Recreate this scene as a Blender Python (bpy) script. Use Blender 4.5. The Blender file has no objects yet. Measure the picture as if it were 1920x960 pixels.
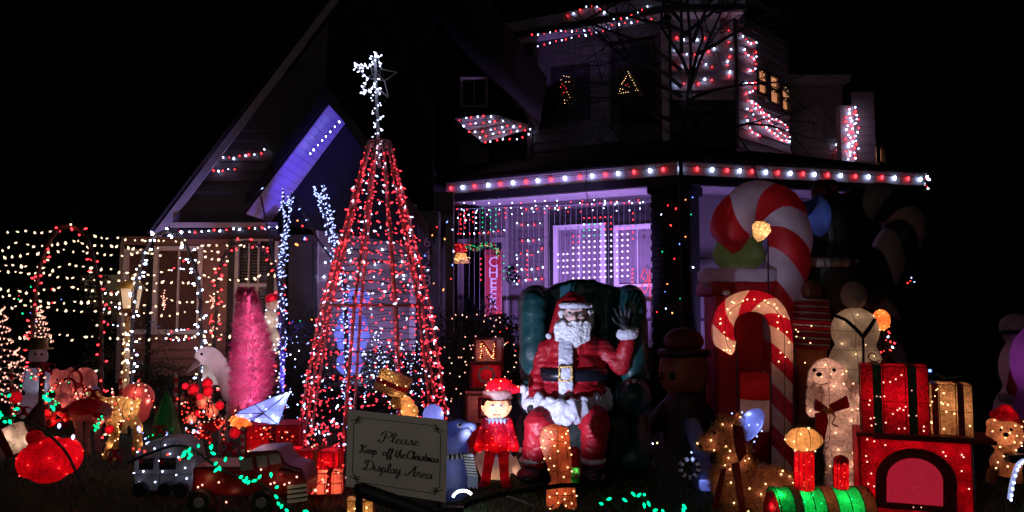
import bpy, bmesh, math, random
from mathutils import Vector, Matrix, Euler, noise
random.seed(11)
sc = bpy.context.scene
R = math.radians
# ---------------------------------------------------------------- camera
PITCH = R(4.0); CZ = 1.5; F = 1400.0
cd = bpy.data.cameras.new('camera'); cam = bpy.data.objects.new('camera', cd)
sc.collection.objects.link(cam); sc.camera = cam
cam.location = (0, 0, CZ); cam.rotation_euler = (R(90) + PITCH, 0, 0)
cd.sensor_width = 36; cd.lens = 36 * F / 1920; cd.clip_start = 0.05; cd.clip_end = 900
# ---------------------------------------------------------------- night sky and faint moon
w = bpy.data.worlds.new('World'); sc.world = w; w.use_nodes = True
nt = w.node_tree; bg = nt.nodes['Background']
sk = nt.nodes.new('ShaderNodeTexSky'); sk.sky_type = 'NISHITA'; sk.sun_disc = False
sk.sun_elevation = R(25); sk.sun_rotation = R(200)
nt.links.new(sk.outputs[0], bg.inputs[0]); bg.inputs[1].default_value = 0.00005
sl = bpy.data.lights.new('moon', 'SUN'); sl.energy = 0.004; sl.angle = R(0.5); sl.color = (0.8, 0.85, 1)
so = bpy.data.objects.new('moon', sl); sc.collection.objects.link(so); so.rotation_euler = (R(60), 0, R(20))
sc.view_settings.view_transform = 'Standard'; sc.view_settings.look = 'None'
sc.view_settings.exposure = 0.0; sc.view_settings.gamma = 1
cy = sc.cycles
cy.use_denoising = True
cy.max_bounces = 4; cy.diffuse_bounces = 2; cy.glossy_bounces = 2; cy.transmission_bounces = 3
cy.transparent_max_bounces = 6; cy.sample_clamp_indirect = 1.5; cy.sample_clamp_direct = 0
cy.caustics_reflective = False; cy.caustics_refractive = False
cy.use_light_tree = True

def at(px, py, Y):
    "the point at distance Y in front of the camera seen at photo pixel px,py"
    x = (px - 960) / F; y = (480 - py) / F
    dy = math.cos(PITCH) - y * math.sin(PITCH); dz = math.sin(PITCH) + y * math.cos(PITCH)
    k = Y / dy
    return Vector((x * k, Y, CZ + dz * k))
def ground(px, Y):
    p = at(px, 578, Y); return Vector((p.x, Y, 0))
def ray(px, py):
    return (at(px, py, 1.0) - Vector((0, 0, CZ)))

def lamp(name, loc, col, power, radius=0.03, parent=None):
    l = bpy.data.lights.new(name, 'POINT'); l.energy = power; l.color = col; l.shadow_soft_size = radius
    o = bpy.data.objects.new(name, l); sc.collection.objects.link(o)
    loc = Vector(loc)
    if parent is not None:
        o.parent = parent; o.location = loc - wloc(parent)
    else: o.location = loc
    return o
def spot(name, loc, target, col, power, angle, blend=0.6, radius=0.05):
    l = bpy.data.lights.new(name, 'SPOT'); l.energy = power; l.color = col
    l.spot_size = R(angle); l.spot_blend = blend; l.shadow_soft_size = radius
    o = bpy.data.objects.new(name, l); sc.collection.objects.link(o); o.location = loc
    o.rotation_euler = (Vector(target) - Vector(loc)).to_track_quat('-Z', 'Y').to_euler()
    return o
# ---------------------------------------------------------------- helpers
def wloc(o):
    v = Vector((0, 0, 0))
    while o is not None:
        v += o.location; o = o.parent
    return v
# unseen fill lamp added behind the camera, then flood lamps staked in the lawn
lamp('front_fill', (-1.2, -0.6, 3.2), (1.0, 0.88, 0.80), 68, 0.12)
spot('flood_santa', (-0.55, 5.0, 0.25), (0.65, 6.9, 1.15), (0.64, 0.68, 1.0), 270, 46, 0.5, 0.03)
spot('flood_porch', (0.55, 9.6, 0.35), (1.05, 13.4, 2.6), (0.50, 0.28, 1.0), 1250, 62, 0.6, 0.06)
spot('flood_porch_right', (3.5, 11.2, 0.5), (4.0, 13.0, 2.9), (0.52, 0.30, 1.0), 110, 110, 0.6, 0.06)
spot('flood_gable', (-2.75, 9.3, 0.3), (-3.1, 10.5, 3.7), (0.11, 0.065, 1.0), 820, 31, 0.5, 0.05)
spot('flood_rake', (-5.0, 9.6, 0.3), (-4.75, 10.7, 2.9), (0.36, 0.30, 1.0), 420, 30, 0.9, 0.05)
spot('flood_entry', (-2.0, 9.6, 0.3), (-1.9, 11.0, 1.9), (0.55, 0.36, 1.0), 190, 75, 0.7, 0.05)

class MB:
    def __init__(s): s.v = []; s.f = []
    def add(s, vs, fs):
        n = len(s.v); s.v += [tuple(v) for v in vs]; s.f += [tuple(i + n for i in f) for f in fs]; return s
    def ell(s, c, r, M=None, seg=18, ring=10):
        if not hasattr(r, '__len__'): r = (r, r, r)
        c = Vector(c); vs = []; fs = []
        for i in range(ring + 1):
            a = math.pi * i / ring
            for j in range(seg):
                b = 2 * math.pi * j / seg
                p = Vector((r[0] * math.sin(a) * math.cos(b), r[1] * math.sin(a) * math.sin(b), r[2] * math.cos(a)))
                if M: p = M @ p
                vs.append(c + p)
        for i in range(ring):
            for j in range(seg):
                k = (j + 1) % seg
                if i == 0: fs.append((i * seg, (i + 1) * seg + j, (i + 1) * seg + k))
                elif i == ring - 1: fs.append((i * seg + j, (i + 1) * seg, i * seg + k))
                else: fs.append((i * seg + j, (i + 1) * seg + j, (i + 1) * seg + k, i * seg + k))
        # collapse the poles
        return s.add(vs, fs)
    def tube(s, pts, r, n=6, closed=False, caps=True, flat=1.0):
        pts = [Vector(p) for p in pts]; m = len(pts)
        rr = r if hasattr(r, '__len__') else [r] * m
        vs = []; fs = []; up = None
        for i, p in enumerate(pts):
            a = pts[(i - 1) % m] if (i > 0 or closed) else p; b = pts[(i + 1) % m] if (i < m - 1 or closed) else p
            t = (b - a)
            if t.length < 1e-9: t = Vector((0, 0, 1))
            t.normalize()
            if up is None:
                up = t.orthogonal().normalized()
            up = (up - t * up.dot(t))
            if up.length < 1e-6: up = t.orthogonal()
            up.normalize(); sd = t.cross(up)
            for j in range(n):
                q = 2 * math.pi * j / n
                vs.append(p + up * (math.cos(q) * rr[i]) + sd * (math.sin(q) * rr[i] * flat))
        for i in range(m if closed else m - 1):
            for j in range(n):
                k = (j + 1) % n; i2 = (i + 1) % m
                fs.append((i * n + j, i * n + k, i2 * n + k, i2 * n + j))
        if caps and not closed:
            fs.append(tuple(range(n))[::-1]); fs.append(tuple((m - 1) * n + j for j in range(n)))
        return s.add(vs, fs)
    def cap(s, p0, p1, r0, r1, n=14):
        s.ell(p0, r0, seg=n, ring=8); s.ell(p1, r1, seg=n, ring=8)
        if (Vector(p0) - Vector(p1)).length > 1e-4: s.tube([p0, p1], [r0, r1], n)
        return s
    def box(s, c, h, M=None):
        c = Vector(c); vs = []
        for x in (-1, 1):
            for y in (-1, 1):
                for z in (-1, 1):
                    p = Vector((x * h[0], y * h[1], z * h[2]))
                    if M: p = M @ p
                    vs.append(c + p)
        return s.add(vs, [(0, 1, 3, 2), (4, 6, 7, 5), (0, 4, 5, 1), (2, 3, 7, 6), (0, 2, 6, 4), (1, 5, 7, 3)])
    def prism(s, pts, d):
        pts = [Vector(p) for p in pts]; d = Vector(d); n = len(pts)
        return s.add(pts + [p + d for p in pts], [tuple(range(n)), tuple(range(2 * n - 1, n - 1, -1))] +
                     [(i, i + n, (i + 1) % n + n, (i + 1) % n) for i in range(n)])
    def octa(s, c, r, l=None, d=None):
        c = Vector(c); l = l or r
        d = Vector(d).normalized() if d is not None else Vector((0, 0, 1))
        a = d.orthogonal().normalized(); b = d.cross(a)
        vs = [c + d * l, c - d * l] + [c + d * (l * .25) + (a * math.cos(q) + b * math.sin(q)) * r for q in (0, math.pi / 2, math.pi, 1.5 * math.pi)]
        return s.add(vs, [(0, 2, 3), (0, 3, 4), (0, 4, 5), (0, 5, 2), (1, 3, 2), (1, 4, 3), (1, 5, 4), (1, 2, 5)])
    def lathe(s, c, prof, n=20, M=None, sx=1, sy=1):
        c = Vector(c); vs = []; fs = []
        for (r, z) in prof:
            for j in range(n):
                q = 2 * math.pi * j / n
                p = Vector((math.cos(q) * r * sx, math.sin(q) * r * sy, z))
                if M: p = M @ p
                vs.append(c + p)
        for i in range(len(prof) - 1):
            for j in range(n):
                k = (j + 1) % n; fs.append((i * n + j, i * n + k, (i + 1) * n + k, (i + 1) * n + j))
        fs.append(tuple(range(n))[::-1]); fs.append(tuple((len(prof) - 1) * n + j for j in range(n)))
        return s.add(vs, fs)
    def mesh(s, name):
        me = bpy.data.meshes.new(name); me.from_pydata(s.v, [], s.f); me.update(); return me
    def build(s, name, mat, parent=None, smooth=False, stuff=False, label=None):
        off = wloc(parent) if parent is not None else Vector((0, 0, 0))
        me = bpy.data.meshes.new(name)
        me.from_pydata([(v[0] - off.x, v[1] - off.y, v[2] - off.z) for v in s.v], [], s.f)
        me.update(); me.materials.append(mat)
        if smooth: me.polygons.foreach_set('use_smooth', [True] * len(me.polygons))
        o = bpy.data.objects.new(name, me); sc.collection.objects.link(o)
        if parent is not None: o.parent = parent
        if stuff: o['kind'] = 'stuff'
        if label: o['label'] = label
        return o
def tag(o, label, cat, group=None, kind=None):
    o['label'] = label; o['category'] = cat
    if group: o['group'] = group
    if kind: o['kind'] = kind
    return o
def thing(name, label, cat, loc=(0, 0, 0), group=None):
    o = bpy.data.objects.new(name, None); sc.collection.objects.link(o); o.location = loc
    o.empty_display_size = 0.1
    return tag(o, label, cat, group)
def struct(o): o['kind'] = 'structure'; return o
def single(o, base):
    "recentre a one-mesh thing on its base"
    b = Vector(base)
    for v in o.data.vertices: v.co -= b
    o.location = b; return o
def blob(mb, voxel=0.02, smooth=5):
    "fuse the collected shapes into one continuous skin"
    me = mb.mesh('tmp'); o = bpy.data.objects.new('tmp', me); sc.collection.objects.link(o)
    m = o.modifiers.new('r', 'REMESH'); m.mode = 'VOXEL'; m.voxel_size = voxel; m.use_smooth_shade = True
    if smooth:
        s = o.modifiers.new('s', 'SMOOTH'); s.factor = 0.5; s.iterations = smooth
    dg = bpy.context.evaluated_depsgraph_get(); dg.update()
    out = bpy.data.meshes.new_from_object(o.evaluated_get(dg))
    bpy.data.objects.remove(o); bpy.data.meshes.remove(me)
    return out
def place_mesh(me, name, mat, parent, label=None):
    off = wloc(parent); me.transform(Matrix.Translation(-off)); me.materials.clear(); me.materials.append(mat)
    me.polygons.foreach_set('use_smooth', [True] * len(me.polygons)); me.name = name
    o = bpy.data.objects.new(name, me); sc.collection.objects.link(o); o.parent = parent
    if label: o['label'] = label
    return o
def surf_points(me, off, n, mind, rnd, cond=None):
    vs = me.vertices; out = []; tries = 0
    while len(out) < n and tries < n * 40:
        tries += 1; v = vs[rnd.randrange(len(vs))]; p = v.co + off
        if cond and not cond(p, v.normal): continue
        if all((p - q[0]).length > mind for q in out): out.append((p.copy(), v.normal.copy()))
    return out
def dots(name, pts, mat, parent, r=0.008, l=0.012):
    mb = MB()
    for p, nrm in pts: mb.octa(p + nrm * 0.004, r, l, nrm)
    return mb.build(name, mat, parent, stuff=True)
def wires(me, off, planes, mat, parent, r=0.004):
    "dark frame wires: rings where planes cut the skin"
    mb = MB()
    for (co, no) in planes:
        bm = bmesh.new(); bm.from_mesh(me)
        g = bmesh.ops.bisect_plane(bm, geom=bm.verts[:] + bm.edges[:] + bm.faces[:], plane_co=Vector(co) - off, plane_no=no)
        for e in g['geom_cut']:
            if isinstance(e, bmesh.types.BMEdge):
                a = e.verts[0].co + off + e.verts[0].normal * r * .6; b = e.verts[1].co + off + e.verts[1].normal * r * .6
                if (a - b).length > 1e-4: mb.tube([a, b], r, 3, caps=False)
        bm.free()
    if mb.v: return mb.build('frame_wire', mat, parent, stuff=True)

# ---------------------------------------------------------------- materials
def mat(name, col, rough=0.6, var=0.25, scale=8, bump=0.0, bscale=30, metal=0, emit=None, estr=0, trans=0.0, col2=None, sheen=0, coat=0):
    m = bpy.data.materials.new(name); m.use_nodes = True; t = m.node_tree; b = t.nodes['Principled BSDF']
    b.inputs['Roughness'].default_value = rough; b.inputs['Metallic'].default_value = metal
    if sheen: b.inputs['Sheen Weight'].default_value = sheen
    if coat: b.inputs['Coat Weight'].default_value = coat
    tc = t.nodes.new('ShaderNodeTexCoord')
    nz = t.nodes.new('ShaderNodeTexNoise'); nz.inputs['Scale'].default_value = scale; nz.inputs['Detail'].default_value = 5
    t.links.new(tc.outputs['Object'], nz.inputs['Vector'])
    mx = t.nodes.new('ShaderNodeMix'); mx.data_type = 'RGBA'
    a = tuple(c * (1 - var) for c in col) + (1,); c2 = col2 or tuple(min(1, c * (1 + var)) for c in col)
    mx.inputs[6].default_value = a; mx.inputs[7].default_value = tuple(c2) + (1,)
    rp = t.nodes.new('ShaderNodeMapRange'); rp.inputs[1].default_value = .3; rp.inputs[2].default_value = .7
    t.links.new(nz.outputs['Fac'], rp.inputs[0]); t.links.new(rp.outputs[0], mx.inputs[0])
    t.links.new(mx.outputs[2], b.inputs['Base Color'])
    if bump:
        n2 = t.nodes.new('ShaderNodeTexNoise'); n2.inputs['Scale'].default_value = bscale; n2.inputs['Detail'].default_value = 4
        t.links.new(tc.outputs['Object'], n2.inputs['Vector'])
        bp = t.nodes.new('ShaderNodeBump'); bp.inputs['Strength'].default_value = bump; bp.inputs['Distance'].default_value = 0.02
        t.links.new(n2.outputs['Fac'], bp.inputs['Height']); t.links.new(bp.outputs[0], b.inputs['Normal'])
    if emit:
        b.inputs['Emission Color'].default_value = tuple(emit) + (1,); b.inputs['Emission Strength'].default_value = estr
    if trans:
        tr = t.nodes.new('ShaderNodeBsdfTranslucent'); t.links.new(mx.outputs[2], tr.inputs[0])
        if bump: t.links.new(bp.outputs[0], tr.inputs['Normal'])
        ms = t.nodes.new('ShaderNodeMixShader'); ms.inputs[0].default_value = trans
        out = t.nodes['Material Output']
        t.links.new(b.outputs[0], ms.inputs[1]); t.links.new(tr.outputs[0], ms.inputs[2]); t.links.new(ms.outputs[0], out.inputs[0])
    return m
def tinsel(name, col, trans=0.5, scale=45):
    "crinkled tinsel/iridescent mesh cloth stretched on a frame"
    m = mat(name, col, 0.4, 0.28, 40, trans=trans)
    t = m.node_tree; b = t.nodes['Principled BSDF']
    tc = t.nodes.new('ShaderNodeTexCoord'); vo = t.nodes.new('ShaderNodeTexVoronoi'); vo.inputs['Scale'].default_value = scale
    t.links.new(tc.outputs['Object'], vo.inputs['Vector'])
    bp = t.nodes.new('ShaderNodeBump'); bp.inputs['Strength'].default_value = 0.6; bp.inputs['Distance'].default_value = 0.012
    t.links.new(vo.outputs['Distance'], bp.inputs['Height']); t.links.new(bp.outputs[0], b.inputs['Normal'])
    for n in t.nodes:
        if n.type == 'BSDF_TRANSLUCENT': t.links.new(bp.outputs[0], n.inputs['Normal'])
    return m
def glow(name, rgb, strength=1.0):
    m = bpy.data.materials.new(name); m.use_nodes = True; t = m.node_tree
    for n in list(t.nodes):
        if n.type != 'OUTPUT_MATERIAL': t.nodes.remove(n)
    e = t.nodes.new('ShaderNodeEmission'); e.inputs[0].default_value = tuple(rgb) + (1,); e.inputs[1].default_value = strength
    t.links.new(e.outputs[0], t.nodes['Material Output'].inputs[0]); return m
G = dict(
    red=glow('bulb_red', (1, .022, .03), 8), white=glow('bulb_white', (.52, .62, 1), 15), redt=glow('bulb_red_dim', (1, .035, .055), 3.2), whitet=glow('bulb_white_dim', (.62, .70, 1), 4.5), warm=glow('bulb_warm', (1, .72, .44), 2.6),
    green=glow('bulb_green', (0, 1, .30), 2.2), pinkw=glow('bulb_pinkish', (1, .42, .30), 2.6), blue=glow('bulb_blue', (.12, .22, 1), 6),
    orange=glow('bulb_orange', (1, .30, .08), 4), amber=glow('bulb_amber', (1, .60, .28), 4), violet=glow('bulb_violet', (.80, .60, 1), 2.6),
    redsoft=glow('bulb_red_soft', (1, .05, .03), 2.6), bluew=glow('bulb_blue_white', (.34, .42, 1), 3.6), tube=glow('tube_white', (.75, .85, 1), 7.0))
def folds(mesh, amp, sc=(9, 9, 3), seed=0):
    "press creases into cloth"
    nn = [v.normal.copy() for v in mesh.vertices]; out = []
    for v in mesh.vertices:
        p = Vector((v.co.x * sc[0], v.co.y * sc[1], v.co.z * sc[2])) + Vector((seed, 0, 0)); q = noise.noise(p + Vector((noise.noise(p * .7), 0, 0)) * 2)
        out += list(v.co + nn[v.index] * ((abs(q) ** .7) - .35) * amp)
    mesh.vertices.foreach_set('co', out); mesh.update()
M = dict(
    sidingdk=mat('siding_shade_tone', (.07, .065, .07), .6, .1, 3, .1, 60), sidingp=mat('siding_porch', (.13, .115, .125), .55, .08, 3, .1, 60), siding=mat('siding_paint', (.30, .27, .26), .55, .08, 3, .1, 60), sidingwarm=mat('siding_glow_tone', (.30, .165, .145), .6, .1, 3, .1, 60), sidingw=mat('siding_pale', (.40, .38, .40), .5, .06, 3, .1, 60),  # dark copy holds shade in its colour, warm copy the string lights' glow
    white=mat('white_trim', (.72, .70, .72), .45, .08, 4), dark=mat('dark_trim', (.012, .014, .015), .5, .3, 6), roof=mat('shingle_roof', (.012, .012, .013), .95, .4, 30, .6, 60),
    column=mat('dark_green_column', (.006, .010, .009), .9, .4, 10, .3, 40), door=mat('dark_green_door', (.03, .038, .04), .5, .2, 5),
    soffit=mat('soffit_boards', (.62, .60, .64), .55, .1, 4), pane=mat('window_glass_curtain', (.25, .21, .25), .3, .15, 2), panedark=mat('window_glass_dark', (.03, .03, .035), .08, .2, 2),
    curtain=mat('curtain_cloth', (.09, .045, .035), .7, .3, 5), blind=mat('blind_slats', (.10, .11, .11), .5, .2, 4), grass=mat('lawn_soil', (.010, .016, .006), .95, .5, 20, .6, 90),
    blade=mat('grass_blade', (.045, .11, .03), .6, .5, 12), wire=mat('dark_wire', (.006, .008, .007), .6, .2), wirew=mat('pale_wire', (.55, .58, .6), .5, .1),
    bark=mat('bark', (.016, .013, .011), .95, .4, 30, .8, 60), barkwrap=mat('wrapped_branch', (.10, .09, .13), .8, .4, 40, .6, 60), archpipe=mat('arch_pipe', (.10, .07, .055), .7, .4, 30, .5, 50),
    leaf=mat('shrub_leaf', (.02, .034, .018), .45, .5, 9), conifer=mat('conifer_leaf', (.014, .024, .013), .6, .5, 9), pole=mat('painted_pole', (.72, .30, .32), .55, .3, 14),
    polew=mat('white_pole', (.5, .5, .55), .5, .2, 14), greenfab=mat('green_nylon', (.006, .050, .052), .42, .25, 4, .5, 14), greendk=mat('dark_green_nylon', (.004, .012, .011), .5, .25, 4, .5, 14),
    suit=mat('red_satin', (.36, .005, .014), .5, .2, 6, .6, 14), fur=mat('white_fur_trim', (.66, .66, .74), .9, .15, 30, 1.0, 38), skin=mat('painted_face', (.75, .48, .43), .45, .1, 8),
    beard=mat('white_curly_beard', (.82, .82, .88), .85, .3, 40, 1.0, 45), black=mat('black_vinyl', (.008, .009, .016), .3, .2, 8, .4, 20), gold=mat('gold_metal', (.55, .35, .12), .3, .3, 50, .5, 90, metal=.8),
    eye=mat('black_eye', (.004, .004, .005), .08, 0), eyew=mat('white_eye', (.7, .7, .7), .3, 0), glovem=mat('black_glove', (.006, .006, .008), .6, .2, 8, .3, 20),
    inflr=mat('inflatable_red', (.42, .012, .016), .5, .2, 5, .5, 9, trans=.35), rake=mat('rake_paint', (.26, .25, .27), .5, .1, 4), inflw=mat('inflatable_white', (.44, .37, .42), .5, .12, 5, .5, 9, trans=.35),
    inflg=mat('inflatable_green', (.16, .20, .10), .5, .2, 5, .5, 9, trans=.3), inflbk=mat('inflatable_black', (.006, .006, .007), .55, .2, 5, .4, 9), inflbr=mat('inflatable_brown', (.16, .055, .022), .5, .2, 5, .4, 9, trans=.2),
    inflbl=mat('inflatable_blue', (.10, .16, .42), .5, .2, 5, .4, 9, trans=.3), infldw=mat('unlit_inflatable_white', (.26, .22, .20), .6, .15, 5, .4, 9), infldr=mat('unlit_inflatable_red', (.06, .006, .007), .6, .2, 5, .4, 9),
    litred=tinsel('lit_red_cloth', (.56, .012, .05), .55), litwhite=mat('lit_white_cloth', (.78, .68, .62), .6, .12, 20, .5, 60, trans=.6), litfur=mat('lit_white_plush', (.76, .60, .54), .9, .25, 45, 1.0, 55, trans=.55),
    littan=tinsel('lit_tan_tinsel', (.60, .25, .13), .6, 70), litgold=tinsel('lit_gold_mesh', (.78, .55, .28), .55, 55), litgreen=tinsel('lit_green_mesh', (.02, .50, .14), .6, 90),
    litskin=mat('lit_skin_cloth', (.85, .50, .38), .6, .12, 20, .3, 60, trans=.6), litblue=mat('lit_blue_white_cloth', (.50, .55, .95), .5, .12, 10, .3, 20, trans=.6), ribbon=mat('red_ribbon', (.16, .010, .012), .4, .3, 20, .3, 40),
    ribbong=tinsel('green_glitter_ribbon', (.03, .10, .04), .1, 120), tinselbrown=tinsel('bronze_tinsel_fur', (.40, .20, .12), .4, 60), pinkfluff=mat('pink_feather', (.80, .075, .30), .8, .12, 6, trans=.45),
    boardw=mat('sign_board', (.86, .80, .70), .55, .1, 3, .15, 20), ink=mat('sign_ink', (.07, .055, .045), .7, .1), shark=mat('shark_cloth', (.20, .24, .46), .5, .2, 8, .4, 20, trans=.4), sharkw=mat('shark_belly', (.40, .44, .74), .5, .2, 8, .4, 20, trans=.4),
    tinselrope=mat('dark_tinsel_rope', (.010, .014, .010), .5, .5, 60), rubber=mat('black_rubber', (.012, .012, .012), .6, .2), truck=mat('dull_red_paint', (.20, .012, .012), .35, .25, 9, .1, 40, trans=.15), hair=mat('brown_hair', (.10, .028, .010), .7, .3, 30, trans=.3),
    chrome=mat('pale_metal', (.30, .28, .28), .35, .2, 20, metal=.3), collar=mat('pale_blue_felt', (.38, .44, .60), .8, .1), camper=mat('camper_cloth', (.20, .19, .20), .5, .2, 12, .3, 30, trans=.5), conw=mat('cone_green_cloth', (.012, .07, .03), .5, .3, 12, .3, 30, trans=.4))

def string_lights(pts, spacing, pattern, mats, label, group=None, r=0.011, l=0.018, wire=True, jit=0.6, name='light_string', wr=0.004, rnd=random, cat='string lights', wmat=None, single_bulbs=False, bdir=None):
    "a wire through pts with bulbs every so often; pattern is a string of keys"
    pts = [Vector(p) for p in pts]
    root = thing(name, label, cat, pts[0], group)
    if wire: MB().tube(pts, wr, 4).build('wire', wmat or M['wire'], root)
    byc = {}; d = spacing * .5; k = 0
    for i in range(len(pts) - 1):
        a, b = pts[i], pts[i + 1]; L = (b - a).length
        while d < L:
            p = a.lerp(b, d / L); c = mats[pattern[k % len(pattern)]]; k += 1
            dr = Vector(bdir) if bdir else Vector((rnd.uniform(-1, 1) * jit, rnd.uniform(-1, 1) * jit - .2, -1 + rnd.uniform(0, 1.4) * jit))
            dr.normalize()
            if single_bulbs:
                mb = MB().lathe((0, 0, 0), [(r * .55, l * .9), (r * .95, l * .4), (r, 0), (r * .75, -l * .5), (r * .2, -l)], 8)
                q = dr.to_track_quat('-Z', 'Y').to_matrix()
                mb.v = [tuple(p + dr * l + q @ Vector(v)) for v in mb.v]
                o = mb.build('bulb', G[c], root, smooth=True); MB().tube([p - dr * .004, p + dr * l * .25], r * .6, 6).build('socket', M['wire'], o)
            else: q_ = rnd.uniform(.68, 1.3); byc.setdefault(c, MB()).octa(p + dr * l * 1.1, r * q_, l * q_, dr)
            d += spacing * rnd.uniform(.85, 1.15)
        d -= L
    for c, mb in byc.items(): mb.build('bulb', G[c], root, stuff=True)
    return root
RW = {'r': 'red', 'w': 'white', 'a': 'warm', 'g': 'green', 'p': 'pinkw', 'b': 'blue', 'o': 'orange', 'm': 'amber', 'v': 'violet', 'R': 'redt', 'W': 'whitet', 's': 'redsoft', 'u': 'bluew'}
def sagline(p0, p1, sag, n=10):
    p0 = Vector(p0); p1 = Vector(p1)
    return [p0.lerp(p1, t / n) + Vector((0, 0, -4 * sag * (t / n) * (1 - t / n))) for t in range(n + 1)]
def smoothpath(P, n=6):
    P = [Vector(p) for p in P]; out = []
    for i in range(len(P) - 1):
        a = P[max(i - 1, 0)]; b = P[i]; c = P[i + 1]; d = P[min(i + 2, len(P) - 1)]
        for k in range(n):
            t = k / n
            out.append(0.5 * ((2 * b) + (c - a) * t + (2 * a - 5 * b + 4 * c - d) * t * t + (3 * b - a - 3 * c + d) * t ** 3))
    out.append(P[-1]); return out
def text(txt, size, loc, mt, parent, name='lettering', extrude=0.004, rot=(math.pi / 2, 0, 0), align='CENTER'):
    cu = bpy.data.curves.new('t', 'FONT'); cu.body = txt; cu.size = size; cu.extrude = extrude; cu.align_x = align; cu.align_y = 'CENTER'; cu.resolution_u = 2
    o = bpy.data.objects.new('t', cu); sc.collection.objects.link(o)
    me = bpy.data.meshes.new_from_object(o.evaluated_get(bpy.context.evaluated_depsgraph_get()))
    bpy.data.objects.remove(o)
    me.transform(Matrix.Translation(Vector(loc) - wloc(parent)) @ Euler(rot).to_matrix().to_4x4())
    me.materials.clear(); me.materials.append(mt)
    q = bpy.data.objects.new(name, me); sc.collection.objects.link(q); q.parent = parent; return q
class Fig:
    "shapes measured in the photo's scale at a real distance Y, with real thickness"
    def __init__(s, Y): s.Y = Y; s.k = Y / F; s.mb = MB()
    def W(s, x, y, d=0): 
        return at(x, y, s.Y + d)
    def e(s, x, y, rx, ry, rz=None, d=0, a=0):
        rz = rz if rz is not None else rx
        s.mb.ell(s.W(x, y, d), (rx * s.k, rz * s.k, ry * s.k), Matrix.Rotation(R(a), 3, 'Y')); return s
    def c(s, x0, y0, r0, x1, y1, r1, d0=0, d1=None):
        d1 = d0 if d1 is None else d1
        s.mb.cap(s.W(x0, y0, d0), s.W(x1, y1, d1), r0 * s.k, r1 * s.k); return s
    def b(s, x0, y0, x1, y1, d0, d1):
        a = s.W(x0, y0); b = s.W(x1, y1)
        s.mb.box(((a.x + b.x) / 2, s.Y + (d0 + d1) / 2, (a.z + b.z) / 2), (abs(b.x - a.x) / 2, abs(d1 - d0) / 2, abs(a.z - b.z) / 2)); return s
    def done(s, name, mt, parent, voxel=None, smooth=4, label=None):
        if voxel: o = place_mesh(blob(s.mb, voxel, smooth), name, mt, parent, label)
        else: o = s.mb.build(name, mt, parent, smooth=True, label=label)
        s.mb = MB(); return o
def light_up(o, root, n, mind, dotc, lampcol, power, nl=6, depth=0.06, r=0.007, cond=None, seed=3, lrad=0.015):
    rnd = random.Random(seed); off = wloc(o)
    fr = cond or (lambda p, nn: nn.y < .3)
    pts = surf_points(o.data, off, n, mind, rnd, fr)
    if dotc: dots('bulb', pts, G[dotc], root, r, r * 1.3)
    for p, nn in pts[:nl]: lamp('bulb_light', p - nn * depth, lampcol, power, lrad, root)
    return pts
# ================================================================ SETTING
g = MB()
g.add([(-300, -20, 0), (300, -20, 0), (300, 600, 0), (-300, 600, 0)], [(0, 1, 2, 3)])
o = g.build('ground', M['grass']); struct(o)
gb = MB(); rnd = random.Random(5)
for i in range(42000):
    Y = 4.6 + rnd.random() ** 1.5 * 5.5; X = rnd.uniform(-.62, .62) * Y * 1.15
    h = rnd.uniform(.02, .05); a = rnd.uniform(0, 6.28); dx, dy = math.cos(a) * .004, math.sin(a) * .004
    lx, ly = rnd.uniform(-.015, .015), rnd.uniform(-.015, .015)
    gb.add([(X - dx, Y - dy, 0), (X + dx, Y + dy, 0), (X + lx, Y + ly, h)], [(0, 1, 2)])
o = gb.build('grass', M['blade']); o['kind'] = 'stuff'; tag(o, 'short green lawn grass in front of the display', 'grass')

# ================================================================ HOUSE
house = thing('house', 'two storey timber sided house with corner porch and steep gables, trimmed in lights', 'house', (0, 12, 0))
_pc = {}
def plank(parent, p0, p1, m, h, nrm, name='siding_plank', d=.03):
    "one lapped board from p0 to p1 (bottom edge), sharing its mesh with boards of the same size"
    p0 = Vector(p0); p1 = Vector(p1); L = (p1 - p0).length
    if L < .06: return
    u = (p1 - p0).normalized(); ang = math.atan2(u.y, u.x)
    key = (round(L, 2), round(h, 3), round(ang, 4), m.name, round(nrm.x, 3))
    if key not in _pc:
        mb = MB(); n = nrm; z = Vector((0, 0, 1)); O = Vector((0, 0, 0)); E = u * L
        prof = [O, O + n * d, O + n * .004 + z * (h * .985), O + z * (h * .985)]
        mb.prism(prof, E); me = mb.mesh(name); me.materials.append(m); _pc[key] = me
    o = bpy.data.objects.new(name, _pc[key]); sc.collection.objects.link(o); o.parent = parent; o.location = p0 - wloc(parent)
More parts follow.
